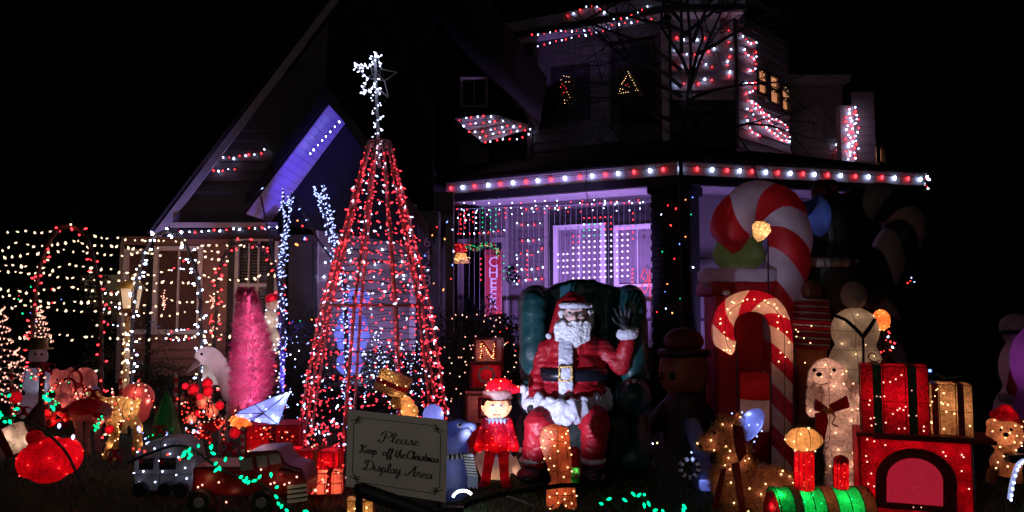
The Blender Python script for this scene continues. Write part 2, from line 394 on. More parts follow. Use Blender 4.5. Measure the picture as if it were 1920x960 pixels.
class Wall:
    def __init__(s, P0, P1, flip=1):
        s.P = Vector((P0[0], P0[1], 0)); e = Vector((P1[0], P1[1], 0)) - s.P; s.L = e.length; s.u = e.normalized()
        s.n = Vector((s.u.y, -s.u.x, 0)) * flip
    def hit(s, px, py):
        d = ray(px, py); o = Vector((0, 0, CZ)); t = (s.P - o).dot(s.n) / d.dot(s.n); q = o + d * t
        return ((q - s.P).dot(s.u), q.z)
    def pos(s, a, z, out=0): return s.P + s.u * a + Vector((0, 0, z)) + s.n * out
    def sid(s, parent, z0, z1, m, h=.15, holes=(), rng=None, back=True):
        z = z0
        while z < z1 - .02:
            a, b = rng(z + h / 2) if rng else (0, s.L)
            segs = [(a, b)]
            for (h0, h1, k0, k1) in holes:
                if z + h * .5 > k0 and z + h * .5 < k1:
                    ns = []
                    for (p, q) in segs:
                        if h1 <= p or h0 >= q: ns.append((p, q)); continue
                        if h0 > p: ns.append((p, h0))
                        if h1 < q: ns.append((h1, q))
                    segs = ns
            for (p, q) in segs: plank(parent, s.pos(p, z), s.pos(q, z), m, h, s.n)
            z += h
    def slab(s, mb, a0, a1, z0, z1, o0, o1):
        v = [s.pos(a, z, o) for a in (a0, a1) for o in (o0, o1) for z in (z0, z1)]
        mb.add(v, [(0, 1, 3, 2), (4, 6, 7, 5), (0, 4, 5, 1), (2, 3, 7, 6), (0, 2, 6, 4), (1, 5, 7, 3)])
    def window(s, parent, a0, a1, z0, z1, mf, mp, bars=(1, 1), fw=.07, out=.05, label=None):
        mb = MB()
        s.slab(mb, a0 - fw, a0, z0 - fw, z1 + fw, -.02, out); s.slab(mb, a1, a1 + fw, z0 - fw, z1 + fw, -.02, out)
        s.slab(mb, a0 + .001, a1 - .001, z1, z1 + fw - .002, -.02, out - .003); s.slab(mb, a0 + .001, a1 - .001, z0 - fw + .002, z0, -.02, out - .003)
        w = mb.build('window', mf, parent, label=label)
        mb = MB(); s.slab(mb, a0, a1, z0, z1, -.05, -.03); mb.build('pane', mp, w)
        mb = MB(); nz = bars[1]; nx = bars[0]
        for i in range(1, nz + 1):
            z = z0 + (z1 - z0) * i / (nz + 1); s.slab(mb, a0 + .002, a1 - .002, z - .025, z + .025, -.025, out - .02)
        for i in range(1, nx + 1):
            a = a0 + (a1 - a0) * i / (nx + 1); s.slab(mb, a - .012, a + .012, z0 + .002, z1 - .002, -.028, out - .035)
        if mb.v: mb.build('muntin', mf, w)
        return w
    def pwin(s, parent, x0, y0, x1, y1, mf, mp, **k):
        ym = (y0 + y1) / 2; a0, _ = s.hit(x0, ym); a1, _ = s.hit(x1, ym); _, z1 = s.hit(x0, y0); _, z0 = s.hit(x0, y1)
        s.window(parent, a0, a1, z0, z1, mf, mp, **k); return (a0, a1, z0, z1)
    def hole(s, x0, y0, x1, y1, pad=.07):
        ym = (y0 + y1) / 2; a0, _ = s.hit(x0, ym); a1, _ = s.hit(x1, ym); _, z1 = s.hit(x0, y0); _, z0 = s.hit(x0, y1)
        return (a0 - pad, a1 + pad, z0 - pad, z1 + pad)
    def back(s, parent, z0, z1, m, a0=0, a1=None, name='wall_core', t=.15):
        mb = MB(); s.slab(mb, a0, s.L if a1 is None else a1, z0, z1, -t, -.06); mb.build(name, m, parent)

# ---- porch
ZE = 3.72
A = at(838, 345, 1); 
def atz(px, py, z):
    d = ray(px, py); return Vector((0, 0, CZ)) + d * ((z - CZ) / d.z)
A = atz(836, 345, ZE); B = atz(1270, 305, ZE); C = atz(1733, 327, ZE)
uAB = (B - A).normalized(); uBC = (C - B).normalized()
nAB = Vector((-uAB.y, uAB.x, 0)); nBC = Vector((-uBC.y, uBC.x, 0))       # inward
if nAB.y < 0: nAB = -nAB
if nBC.y < 0: nBC = -nBC
D = C + Vector((.55, 1.6, 0)); uCD = (D - C).normalized(); nCD = Vector((-uCD.y, uCD.x, 0))
if nCD.x > 0: nCD = -nCD
def beam(p0, p1, n, z0, z1, o0, o1, name, m, e0=0, e1=0):
    u = (p1 - p0).normalized(); a = p0 - u * e0; b = p1 + u * e1; mb = MB()
    v = [Vector((q.x, q.y, 0)) + n * oo + Vector((0, 0, z)) for q in (a, b) for oo in (o0, o1) for z in (z0, z1)]
    mb.add(v, [(0, 1, 3, 2), (4, 6, 7, 5), (0, 4, 5, 1), (2, 3, 7, 6), (0, 2, 6, 4), (1, 5, 7, 3)])
    return mb.build(name, m, house)
for (p, q, n, a, b) in ((A, B, nAB, 0, .0), (B, C, nBC, 0, 0), (C, D, nCD, 0, 0)):
    beam(p, q, n, ZE - .19, ZE + .01, 0, .05, 'fascia', M['sidingw'])
    beam(p, q, n, ZE - .33, ZE - .194, -.035, .09, 'gutter_board', M['dark'])
    beam(p, q, n, ZE + .012, ZE + .04, -.05, .2, 'roof_edge', M['dark'])
# soffit boards under the eave, lying parallel to the eave
def offs(n1, n2, P, d):
    # corner of the inset polyline
    a = P + n1 * d; b = P + n2 * d; u1 = Vector((-n1.y, n1.x, 0)); u2 = Vector((-n2.y, n2.x, 0))
    den = u1.x * u2.y - u1.y * u2.x; w_ = b - a; t = (w_.x * u2.y - w_.y * u2.x) / den; return a + u1 * t
NS = 10
for i in range(NS):
    d0 = .10 + i * .125; d1 = d0 + .118; z = ZE - .30 + i * 0.006
    a0 = A + nAB * d0; a1 = A + nAB * d1; b0 = offs(nAB, nBC, B, d0); b1 = offs(nAB, nBC, B, d1); c0 = offs(nBC, nCD, C, d0); c1 = offs(nBC, nCD, C, d1)
    for (w1, w2, w3, w4) in ((a0, b0, b1, a1), (b0, c0, c1, b1)):
        mb = MB(); mb.prism([Vector((q.x, q.y, z)) for q in (w1, w2, w3, w4)], (0, 0, .015)); mb.build('soffit_board', M['soffit'], house)
mb = MB(); poly = [A + nAB * .1, offs(nAB, nBC, B, .1), offs(nBC, nCD, C, .1), D, D + Vector((-2, 3, 0)), A + Vector((0, 4, 0))]
mb.prism([Vector((q.x, q.y, ZE - .2)) for q in poly], (0, 0, .03)); mb.build('porch_ceiling', M['dark'], house)
# deck
mb = MB(); poly = [A + nAB * .1, offs(nAB, nBC, B, .15), offs(nBC, nCD, C, .15), D, D + Vector((-2, 2, 0)), A + Vector((0, 3, 0))]
mb.prism([Vector((q.x, q.y, .36)) for q in poly], (0, 0, .06)); mb.build('porch_deck', M['dark'], house)
# porch walls
PW = 1.35
a_ = A + nAB * PW; b_ = offs(nAB, nBC, B, PW); c_ = offs(nBC, nCD, C, PW)
WA = Wall(a_ - uAB * .1, b_); WB = Wall(b_, c_)
wA = WA; fr = M['dark']
holesA = [WA.hole(1037, 425, 1130, 640, .10), WA.hole(1157, 420, 1228, 640, .10), WA.hole(866, 455, 947, 640, .08)]
holesA[0] = (holesA[0][0] - .08, holesA[1][1] + .1, 0, holesA[0][3] + .12)
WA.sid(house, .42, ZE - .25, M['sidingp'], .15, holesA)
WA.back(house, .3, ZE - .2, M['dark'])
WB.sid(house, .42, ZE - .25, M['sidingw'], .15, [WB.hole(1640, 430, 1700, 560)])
WB.back(house, .3, ZE - .2, M['dark'])
mb = MB(); h = holesA[0]; WA.slab(mb, h[0], h[1], .45, h[3], -.059, -.053); mb.build('window_surround', M['dark'], house)
for (x0, x1) in ((1048, 1128), (1162, 1232)):
    WA.pwin(house, x0, 432, x1, 640, M['white'], M['pane'], bars=(1, 1), fw=.09, label='pale purple lit sash window behind the light curtain')
mb = MB(); h = holesA[2]; WA.slab(mb, h[0] + .05, h[1] - .05, .45, h[3] - .05, -.055, -.03); mb.build('doorway', M['dark'], house)
WA.pwin(house, 868, 458, 944, 660, M['siding'], M['panedark'], bars=(0, 0), fw=.1)
# frieze board over the porch windows
mb = MB(); s0, z0 = WA.hit(1030, 405); WA.slab(mb, s0, WA.L, z0 - .02, z0 + .10, 0.022, .045); mb.build('frieze_board', M['dark'], house)
for px in (952, 1026):
    s0, z0 = WA.hit(px, 500); mb = MB(); WA.slab(mb, s0 - .035, s0 + .035, .45, ZE - .3, .022, .05); mb.build('corner_trim', M['siding'], house)
# column at the corner and the plain one at the right end
def column(c, w_, z1, cap_=True):
    mb = MB(); u = uAB; n = nAB; M3 = Matrix((u, n, Vector((0, 0, 1)))).transposed()
    mb.box((c.x, c.y, (z1 + .3) / 2), (w_ / 2, w_ / 2, (z1 - .3) / 2), M3)
    col = mb.build('porch_column', M['column'], house)
    mb = MB(); mb.box((c.x, c.y, z1 + .02), (w_ / 2 + .05, w_ / 2 + .05, .09), M3)
    mb.build('column_band', M['column'], col); mb = MB(); mb.box((c.x, c.y, .42), (w_ / 2 + .05, w_ / 2 + .05, .12), M3); mb.build('column_band', M['column'], col)
    # brick courses standing proud
    bh = .085; z = .56; k = 0
    bm_ = MB(); bm_.box((0, 0, 0), (w_ / 4 - .008, .012, bh / 2 - .006), M3); me = bm_.mesh('brick'); me.materials.append(M['column'])
    while z < z1 - .14:
        for j in (-1, 1):
            off = (w_ / 4) * j + (.04 if k % 2 else -.04) * .5
            o = bpy.data.objects.new('brick', me); sc.collection.objects.link(o); o.parent = col
            o.location = c + u * off - n * (w_ / 2 + .006) + Vector((0, 0, z - c.z)) - wloc(col)
        z += bh; k += 1
cc = offs(nAB, nBC, B, .42) + uAB * .0; column(Vector((cc.x, cc.y, 0)), .60, ZE - .36)
# railing: rail, bottom rail and separate balusters
def railing(p0, p1, label):
    r_ = thing('porch_railing', label, 'railing', (p0 + p1) / 2 * 1.0); r_.location.z = .42
    for nm, z, t in (('top_rail', 1.32, .035), ('bottom_rail', .56, .025)):
        mb = MB(); mb.tube([Vector((p0.x, p0.y, z)), Vector((p1.x, p1.y, z))], t, 4); mb.build(nm, M['dark'], r_)
    L = (p1 - p0).length; n = int(L / .12)
    mb = MB().box((0, 0, 0), (.012, .012, .36)); me = mb.mesh('baluster'); me.materials.append(M['dark'])
    for i in range(n + 1):
        q = p0.lerp(p1, i / n); o = bpy.data.objects.new('baluster', me); sc.collection.objects.link(o); o.parent = r_
        o.location = Vector((q.x, q.y, .94)) - r_.location
railing(A + nAB * .2, cc - uAB * .36, 'dark railing along the porch left of the column, behind the green armchair')
railing(cc + uBC * .36, C + nBC * .3, 'dark railing along the porch right of the column, behind the big inflatables')
# ---- porch roof up to the second storey
U0 = atz(1008, 100, 6.0); U0 = Vector((.35, 13.9, 0)); U1 = Vector((2.72, 12.75, 0)); U2 = Vector((3.86, 12.72, 0)); U3 = Vector((5.35, 14.2, 0))
mb = MB(); zr = 4.45
rim = [A, B, C, D]; top = [Vector((-.9, 15.2, zr)), Vector((U1.x, U1.y + .1, zr)), Vector((5.6, 14.4, zr)), Vector((6.4, 15.6, zr))]
rim = [Vector((q.x, q.y, ZE + .045)) - (nAB if i < 2 else nBC) * .04 for i, q in enumerate(rim)]
mb.add(rim + top, [(0, 1, 5, 4), (1, 2, 6, 5), (2, 3, 7, 6)]); mb.build('roof', M['roof'], house)
# shingle courses, joined
mb = MB()
for k in range(1, 12):
    t = k / 12
    pts = [rim[i].lerp(top[i], t) + Vector((0, 0, .012)) for i in range(4)]
    mb.tube(pts, .012, 4)
mb.build('shingle_course', M['roof'], house, stuff=True)
# ---- second storey, five-sided bay
ZB = 4.25; ZT = 6.35
F1 = Wall(U0, U1); F2 = Wall(U1, U2); F3 = Wall(U2, U3)
EV = (F1.hit(1010, 82), F1.hit(1235, 42))
zt1 = F1.hit(1100, 100)[1]
hF1 = [F1.hole(1040, 135, 1100, 225), F1.hole(1150, 95, 1222, 232)]
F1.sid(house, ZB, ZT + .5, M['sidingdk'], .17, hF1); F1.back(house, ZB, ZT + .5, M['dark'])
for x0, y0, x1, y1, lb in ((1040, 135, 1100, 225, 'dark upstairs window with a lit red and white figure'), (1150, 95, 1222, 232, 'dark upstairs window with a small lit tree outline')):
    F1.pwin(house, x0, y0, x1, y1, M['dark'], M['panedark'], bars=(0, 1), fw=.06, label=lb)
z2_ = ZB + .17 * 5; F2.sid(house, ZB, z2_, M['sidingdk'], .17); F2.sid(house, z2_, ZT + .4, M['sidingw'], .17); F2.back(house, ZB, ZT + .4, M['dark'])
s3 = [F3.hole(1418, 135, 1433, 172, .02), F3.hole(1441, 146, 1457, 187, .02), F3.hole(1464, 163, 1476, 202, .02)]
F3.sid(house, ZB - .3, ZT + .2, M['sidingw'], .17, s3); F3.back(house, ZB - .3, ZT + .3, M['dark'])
litp = mat('lit_curtain_pane', (.5, .3, .18), .5, .3, 14, emit=(1, .38, .17), estr=.55)
for i, (x0, y0, x1, y1) in enumerate(((1421, 130, 1434, 172), (1443, 140, 1457, 190), (1465, 158, 1476, 208))):
    F3.pwin(house, x0 - 1.5, y0, x1 + 2, y1, M['dark'], litp, bars=(0, 1), fw=.025)
# dark band under the three lit windows and trim at the angles
for wl, s_ in ((F1, 0), (F2, 0), (F3, 0)):
    mb = MB(); wl.slab(mb, -.05, .05, ZB, ZT + .3, .02, .05); mb.build('corner_trim', M['dark'], house)
mb = MB(); F2.slab(mb, -.12, .0, ZB, ZT, .022, .06); mb.build('corner_trim', M['white'], house)
# upper eave and roof of the bay
zt = F1.hit(1120, 62)[1]
for wl, e0, e1 in ((F1, .35, .1), (F2, .1, .1)):
    mb = MB(); wl.slab(mb, -e0, wl.L + e1, zt + .12, zt + .32, .36, .42); mb.build('fascia', M['sidingw'], house)
    mb = MB(); wl.slab(mb, -e0, wl.L + e1, zt + .02, zt + .115, .34, .44); mb.build('gutter_board', M['dark'], house)
    mb = MB(); wl.slab(mb, -e0, wl.L + e1, zt + .02, zt + .05, 0, .33); mb.build('soffit_board', M['soffit'], house)
mb = MB(); mb.add([F1.pos(-.4, zt + .33, .45), F1.pos(F1.L + .1, zt + .33, .45), F2.pos(F2.L + .1, zt + .33, .45), F3.pos(F3.L, zt + .3, .3), (2.6, 15, zt + 1.9)], [(0, 1, 4), (1, 2, 4), (2, 3, 4)])
mb.build('roof', M['roof'], house)
# ---- right dormer, narrow lit end wall and far end wall
def pq(pts, Y, d, name, m, parent=None): 
    mb = MB(); mb.prism([at(x, y, Y) for x, y in pts], (0, d, 0)); return mb.build(name, m, parent or house)
WD = Wall(at(1484, 290, 14.6), at(1582, 290, 14.6)); zd0 = at(1500, 295, 14.6).z; zd1 = at(1500, 160, 14.6).z
WD.sid(house, zd0 - .3, zd1, M['siding'], .17); WD.back(house, zd0 - .5, zd1, M['dark'])
mb = MB(); WD.slab(mb, -.1, WD.L + .05, zd1, zd1 + .12, 0, .3); mb.build('fascia', M['sidingw'], house)
mb = MB(); WD.slab(mb, -.1, WD.L + .1, zd1 + .122, zd1 + .2, -1, .34); mb.build('roof', M['roof'], house)
WE = Wall(at(1600, 300, 14.2), at(1642, 300, 14.2)); 
WE.sid(house, at(1600, 300, 14.2).z - .2, at(1600, 172, 14.2).z, M['sidingw'], .17); WE.back(house, at(1600, 300, 14.2).z - .3, at(1600, 172, 14.2).z, M['dark'])
mb = MB(); WE.slab(mb, -.27, -.012, at(1600, 300, 14.2).z - .2, at(1600, 200, 14.2).z, -.1, .1); mb.build('corner_pillar', M['sidingw'], house)
WE2 = Wall(at(1645, 305, 14.35), at(1657, 305, 14.7)); WE2.back(house, 3.8, at(1600, 200, 14.2).z, M['dark'])
WE2.pwin(house, 1646, 276, 1655, 302, M['dark'], litp, bars=(0, 0), fw=.03)
# body of the house behind, dark
mb = MB(); mb.box((0.2, 19.5, 3), (7.2, 3.6, 3)); mb.build('rear_wall', M['dark'], house)
mb = MB(); mb.add([(-7.2, 15.8, 5.9), (7.6, 15.8, 5.9), (6.5, 19.5, 8.6), (-6, 19.5, 8.6), (-7.2, 23, 5.9), (7.6, 23, 5.9)], [(0, 1, 2, 3), (1, 5, 2), (0, 3, 4), (3, 2, 5, 4)]); mb.build('roof', M['roof'], house)
# small shuttered dormer window on the dark roof slope
WS = Wall(at(862, 205, 14.8), at(916, 200, 14.8)); WS.back(house, 4.4, at(880, 140, 14.8).z, M['dark'])
WS.pwin(house, 868, 150, 910, 198, M['siding'], M['panedark'], bars=(1, 0), fw=.05)
# small lit roof cheek
q_ = [(852, 222), (925, 214), (1008, 238), (905, 268)]
for k in range(6):
    t0, t1 = k / 6, (k + .93) / 6
    def lr(a, b, t): return (a[0] + (b[0] - a[0]) * t, a[1] + (b[1] - a[1]) * t)
    L0, L1 = lr(q_[0], q_[3], t0), lr(q_[0], q_[3], t1); R0, R1 = lr(q_[1], q_[2], t0), lr(q_[1], q_[2], t1)
    mb = MB(); mb.prism([at(*L0, 13.9), at(*R0, 13.9), at(*R1, 13.85), at(*L1, 13.85)], (0, .04, 0)); mb.build('siding_plank', M['sidingw'], house)
# ---- big left gable
YG = 11.2; YF = 10.6
def rake(px0, py0, px1, py1, wpx, Y, dep, m, name='gable_board'):
    a = at(px0, py0, Y); b = at(px1, py1, Y); u = (b - a).normalized(); p = Vector((u.z, 0, -u.x)) * (wpx * Y / F)
    mb = MB(); mb.prism([a, b, b + p, a + p], (0, dep, 0)); mb.build(name, m, house)
rake(288, 436, 566, 70, 13, YF, .05, M['rake']); rake(566.5, 69.5, 770, -198, 12, YF, .05, M['rake'])
# roof slab above the rake
a = at(280, 440, YF - .05); b = at(768, -202, YF - .05); up = Vector((-.03, 0, .02))
mb = MB(); mb.add([a + up, b + up, b + up + Vector((0, 5, 0)), a + up + Vector((0, 5, 0))], [(0, 1, 2, 3)]); mb.build('roof', M['roof'], house)
b2 = b + (b - a).reflect(Vector((0, 0, 1))) * .5; b2 = Vector((b.x + (b.x - a.x) * .55, b.y, b.z - (b.z - a.z) * .55))
mb = MB(); mb.add([b + up, b2, b2 + Vector((0, 5, 0)), b + up + Vector((0, 5, 0))], [(0, 1, 2, 3)]); mb.build('roof', M['roof'], house)
a0 = at(300, 440, YF); sl_ = (b.z - a.z) / (b.x - a.x)
YW = YF + .22; GW = Wall((-5.3, YW), (-2.75, YW))
rfq = at(617, 197, 10.0); efq = at(462, 402, 10.0)
def rngG(z):
    x = a.x + (z - a.z) / sl_ - .11; xr = -2.75
    if z < rfq.z + .3: xr = min(xr, rfq.x + (efq.x - rfq.x) * (rfq.z - z) / (rfq.z - efq.z) - .10)
    return (max(0, x - GW.P.x), xr - GW.P.x)
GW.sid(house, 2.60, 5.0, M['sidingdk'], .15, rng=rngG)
z9 = a.z + (-2.75 - a.x - .06) * sl_
mb = MB(); mb.prism([Vector((a.x + .06, YW + .07, a.z)), Vector((efq.x - .10, YW + .07, a.z)), Vector((efq.x - .10, YW + .07, efq.z)), Vector((-2.78, YW + .07, rfq.z - .1)), Vector((-2.75, YW + .07, z9))], (0, .1, 0)); mb.build('wall_core', M['sidingdk'], house)
mb = MB(); mb.prism([Vector((-2.748, YG + .05, 2.3)), Vector((-1.2, YG + .05, 2.3)), Vector((-1.2, YG + .05, 4.6)), Vector((-1.9, YG + .05, 6.6)), Vector((-2.748, YG + .05, z9))], (0, .1, 0)); mb.build('wall_core', M['roof'], house)
# eave band over the left windows
xe0, xe1 = at(322, 440, YF).x, at(522, 430, YF).x
mb = MB(); mb.box(((xe0 + xe1) / 2, YF + .3, 2.60 - .02), ((xe1 - xe0) / 2, .32, .045)); mb.build('gutter_board', M['dark'], house)
mb = MB(); mb.box(((xe0 + xe1) / 2, YF - .045, 2.68), ((xe1 - xe0) / 2, .02, .035)); mb.build('fascia', M['siding'], house)
# ---- lower left front wall with its windows
LW = Wall((at(226, 500, YG).x, YG), (at(536, 500, YG).x, YG))
zb = .5; ztp = at(300, 452, YG).z
wins = [(240, 476, 280, 618), (296, 470, 372, 618), (448, 452, 502, 618)]
hl = [LW.hole(*w_) for w_ in wins]
LW.sid(house, zb, ztp, M['sidingwarm'], .13, hl); LW.back(house, .2, 2.6, M['dark'])
LW.pwin(house, *wins[0], M['white'], M['curtain'], bars=(0, 0), label='narrow window at the left end of the house with a reddish curtain')
LW.pwin(house, *wins[1], M['white'], M['curtain'], bars=(1, 0), label='wide window with a reddish curtain')
LW.pwin(house, *wins[2], M['white'], M['panedark'], bars=(2, 1), label='white framed sash window with slatted blinds')
# blind slats in the third window
a0_, _ = LW.hit(450, 560); a1_, _ = LW.hit(500, 560); bw = MB(); LW.slab(bw, 0, a1_ - a0_, 0, .022, -.028, -.012)
off0 = LW.pos(0, 0); bw.v = [tuple(Vector(v) - off0) for v in bw.v]; bm_ = bw.mesh('blind_slat'); bm_.materials.append(M['blind'])
for i in range(26):
    o = bpy.data.objects.new('blind_slat', bm_); sc.collection.objects.link(o); o.parent = house; o.location = LW.pos(a0_, 1.22 + i * .047) - wloc(house)
for x0, x1, m in ((281, 289, 'dark'), (430, 441, 'dark'), (503, 516, 'dark'), (517, 524, 'white'), (228, 234, 'siding')):
    s0, _ = LW.hit(x0, 520); s1, _ = LW.hit(x1, 520); mb = MB(); LW.slab(mb, s0, s1, .4, ztp - .01, .022, .075); mb.build('corner_trim', M[m], house)
# ---- entry: gable with deep purple soffit
YE0 = 10.0; YE1 = 10.9; rf = at(617, 197, YE0); ef = at(462, 402, YE0); dirL = (ef - rf)
back = Vector((0, 1.0, 0)); dirR = Vector((-dirL.x * 1.25, 0, dirL.z * 1.25)); nb = 16
# soffit boards run down the slope across; each board crosses the overhang
nL = (dirL.normalized()).cross(Vector((0, 1, 0))).normalized()
for i in range(nb):
    t0 = i / nb; t1 = (i + .96) / nb
    mb = MB(); mb.prism([rf + dirL * t0, rf + dirL * t1, rf + dirL * t1 + back, rf + dirL * t0 + back], nL * (.012 if nL.z > 0 else -.012)); mb.build('soffit_board', M['soffit'], house)
for dr in (dirL * 1.02, dirR):
    n2 = Vector((0, 0, .05)); mb = MB()
    mb.add([rf + n2, rf + dr + n2, rf + dr + n2 + Vector((0, 4, 0)), rf + n2 + Vector((0, 4, 0)), rf + n2 * 2, rf + dr + n2 * 2, rf + dr + n2 * 2 + Vector((0, 4, 0)), rf + n2 * 2 + Vector((0, 4, 0))],
           [(0, 1, 2, 3), (4, 7, 6, 5), (0, 4, 5, 1), (1, 5, 6, 2), (3, 2, 6, 7)]); mb.build('roof', M['roof'], house)
# dark front rake boards of the entry gable (left one stands off the soffit)
for dr, k in ((dirL, -1), (dirR, 1)):
    p = Vector((0, 0, .22)); mb = MB(); mb.prism([rf + p * .3 + Vector((0, -.02, 0)), rf + dr + p * .3 + Vector((0, -.02, 0)), rf + dr + p * 1.1 + Vector((0, -.02, 0)), rf + p * 1.1 + Vector((0, -.02, 0))], (0, -.04, 0))
    mb.build('gable_board', M['dark'], house)
# gable wall face, dark shingles, then the entry wall
mb = MB(); ye = YE0 + 1.0; mb.prism([Vector((rf.x, ye, rf.z - .03)), Vector((rf.x + dirL.x, ye, rf.z + dirL.z)), Vector((rf.x + dirR.x, ye, rf.z + dirR.z))], (0, .1, 0)); mb.build('gable_wall', M['column'], house)
EW = Wall((at(592, 500, 11.15).x, 11.15), (at(782, 500, 11.15).x, 11.15))
EW.sid(house, .35, at(700, 388, 11.15).z, M['siding'], .14); EW.back(house, .2, at(700, 388, 11.15).z, M['dark'])
for x0, x1 in ((592, 598), (770, 781)):
    s0, _ = EW.hit(x0, 500); s1, _ = EW.hit(x1, 500); mb = MB(); EW.slab(mb, s0, s1, .35, at(700, 384, 11.15).z, .022, .07); mb.build('corner_trim', M['white'], house)
pq([(541, 440), (592, 440), (592, 690), (541, 690)], 10.95, .1, 'entry_door', M['door'])
pq([(548, 455), (585, 455), (585, 560), (548, 560)], 10.93, .02, 'door_panel', M['door'])
pq([(782, 395), (822, 395), (822, 690), (782, 690)], 10.8, .35, 'entry_post', M['door'])
pq([(823, 380), (850, 376), (850, 690), (823, 690)], 11.9, .2, 'side_wall', M['siding'])
pq([(760, 360), (850, 360), (850, 392), (760, 392)], 11.25, .2, 'side_wall', M['dark'])
# house number running down the entry post, lights only half of it
for ch, y in (('6', 454), ('4', 479), ('6', 502), ('8', 527)):
    text(ch, .23, at(801, y, 10.77), M['chrome'], house, 'house_number', .01)

# ================================================================ BACKDROP
nb_ = thing('neighbour_house', 'pale neighbouring house with one slatted window, half hidden behind the dark bush', 'house', (at(160, 560, 19).x, 19, 0))
WN = Wall((at(150, 540, 18).x, 18), (at(226, 540, 18).x, 18)); WN.back(nb_, 0, at(180, 515, 18).z, M['siding'], name='wall')
WN.sid(nb_, .9, at(180, 515, 18).z, M['siding'], .2, [WN.hole(164, 530, 192, 554)])
WN.pwin(nb_, 164, 530, 192, 554, M['white'], M['blind'], bars=(0, 3), fw=.06)
lamp('porch_lamp', at(186, 500, 17.0), (1, .7, .45), 6, .05, nb_)

def leafy(name, label, cat, c, rad, n, m, stem=True, leaf=.035, seed=1, group=None, shape='ball', dark=None):
    rnd = random.Random(seed); root = thing(name, label, cat, (c[0], c[1], 0), group); mb = MB()
    clumps = [(Vector((rnd.gauss(0, .45), rnd.gauss(0, .45), rnd.gauss(0, .45))), rnd.uniform(.25, .5)) for _ in range(26)]
    for i in range(n):
        if shape == 'cone':
            t = rnd.random() ** .6; q = rnd.uniform(0, 6.28); rr = (t) * rnd.uniform(.7, 1.05); p = Vector((math.cos(q) * rr, math.sin(q) * rr, 1 - 2 * t))
        else:
            k, s_ = clumps[rnd.randrange(26)]; d = Vector((rnd.gauss(0, 1), rnd.gauss(0, 1), rnd.gauss(0, 1))).normalized() * s_ * rnd.uniform(.7, 1); p = k + d
        p = Vector((c[0] + p.x * rad[0], c[1] + p.y * rad[1], c[2] + p.z * rad[2]))
        if p.z < .02: continue
        u = Vector((rnd.gauss(0, 1), rnd.gauss(0, 1), rnd.gauss(0, 1))).normalized(); v = u.orthogonal().normalized(); l = leaf * rnd.uniform(.6, 1.4)
        mb.add([p, p + u * l * .5 + v * l * .28, p + u * l, p + u * l * .5 - v * l * .28], [(0, 1, 2, 3)])
    mb.build('foliage', m, root)
    if stem:
        mb = MB()
        for i in range(7):
            q = rnd.uniform(0, 6.28); e = Vector((c[0] + math.cos(q) * rad[0] * .6, c[1] + math.sin(q) * rad[1] * .6, c[2] + rad[2] * rnd.uniform(0, .7)))
            b0 = Vector((c[0] + rnd.uniform(-.08, .08), c[1], 0)); mb.tube([b0, b0.lerp(e, .5) + Vector((0, 0, .08)), e], [.02, .013, .005], 5)
        mb.build('stem', M['bark'], root)
    return root
leafy('bush', 'tall dark rounded bush in front of the neighbouring house at the far left', 'bush', (at(105, 600, 13.5).x, 13.5, 1.2), (1.1, .8, 1.25), 9000, M['conifer'], leaf=.07, seed=4)
leafy('hedge_shrub', 'dark hedge shrub under the white framed window, left of the metal tree', 'shrub', (at(545, 650, 10.2).x, 10.2, .55), (.75, .4, .6), 6000, M['leaf'], seed=5)
leafy('hedge_shrub', 'dark shrub under the wide curtained window at the left', 'shrub', (at(330, 690, 10.2).x, 10.2, .45), (.9, .4, .5), 5000, M['leaf'], seed=6)
leafy('porch_shrub', 'dark shrub sprinkled with pinkish lights between metal tree and armchair', 'shrub', (at(880, 650, 9.6).x, 9.6, .75), (.62, .4, .75), 7000, M['leaf'], seed=7)
leafy('porch_shrub', 'taller leafy shrub right beside the green armchair, its leaves lit from the porch', 'shrub', (at(938, 600, 9.9).x, 9.9, 1.0), (.30, .3, .55), 2600, M['leaf'], seed=8, leaf=.05)
leafy('porch_shrub', 'low dark shrub behind the metal light tree', 'shrub', (at(740, 700, 10.0).x, 10.0, .5), (.6, .4, .55), 5000, M['leaf'], seed=9)

# bare tree in the yard by the porch column
bt = thing('bare_tree', 'leafless tree whose dark bare branches hang across the upper storey', 'tree', (2.75, 10.75, 0))
trunk_pts = smoothpath([(2.50, 10.9, 0), (2.50, 10.88, 1.5), (2.48, 10.86, 3.2), (2.50, 10.8, 4.1), (2.62, 10.7, 5.2), (2.5, 10.7, 6.8)], 5)
MB().tube(trunk_pts, [.044 - .028 * i / len(trunk_pts) for i in range(len(trunk_pts))], 10).build('trunk', M['bark'], bt, smooth=True)
rnd = random.Random(21); tw = MB(); nseg = [0]
def grow(p, d, r, L, lev):
    pts = [p]; rr = [r]; n = 6
    for i in range(n):
        d = (d + Vector((rnd.gauss(0, .22), rnd.gauss(0, .22), rnd.gauss(0, .2) - (.10 if lev > 1 else .02)))).normalized(); p = p + d * L / n; pts.append(p); rr.append(r * (1 - .75 * (i + 1) / n))
        if lev < 4 and i > 0 and rnd.random() < .88:
            s_ = Vector((rnd.gauss(0, 1), rnd.gauss(0, 1), rnd.gauss(0, .8))).normalized(); grow(p, (d * .8 + s_ * .8).normalized(), rr[-1] * .65, L * .60, lev + 1)
    tw.tube(pts, rr, 4 if lev > 1 else 7); nseg[0] += 1
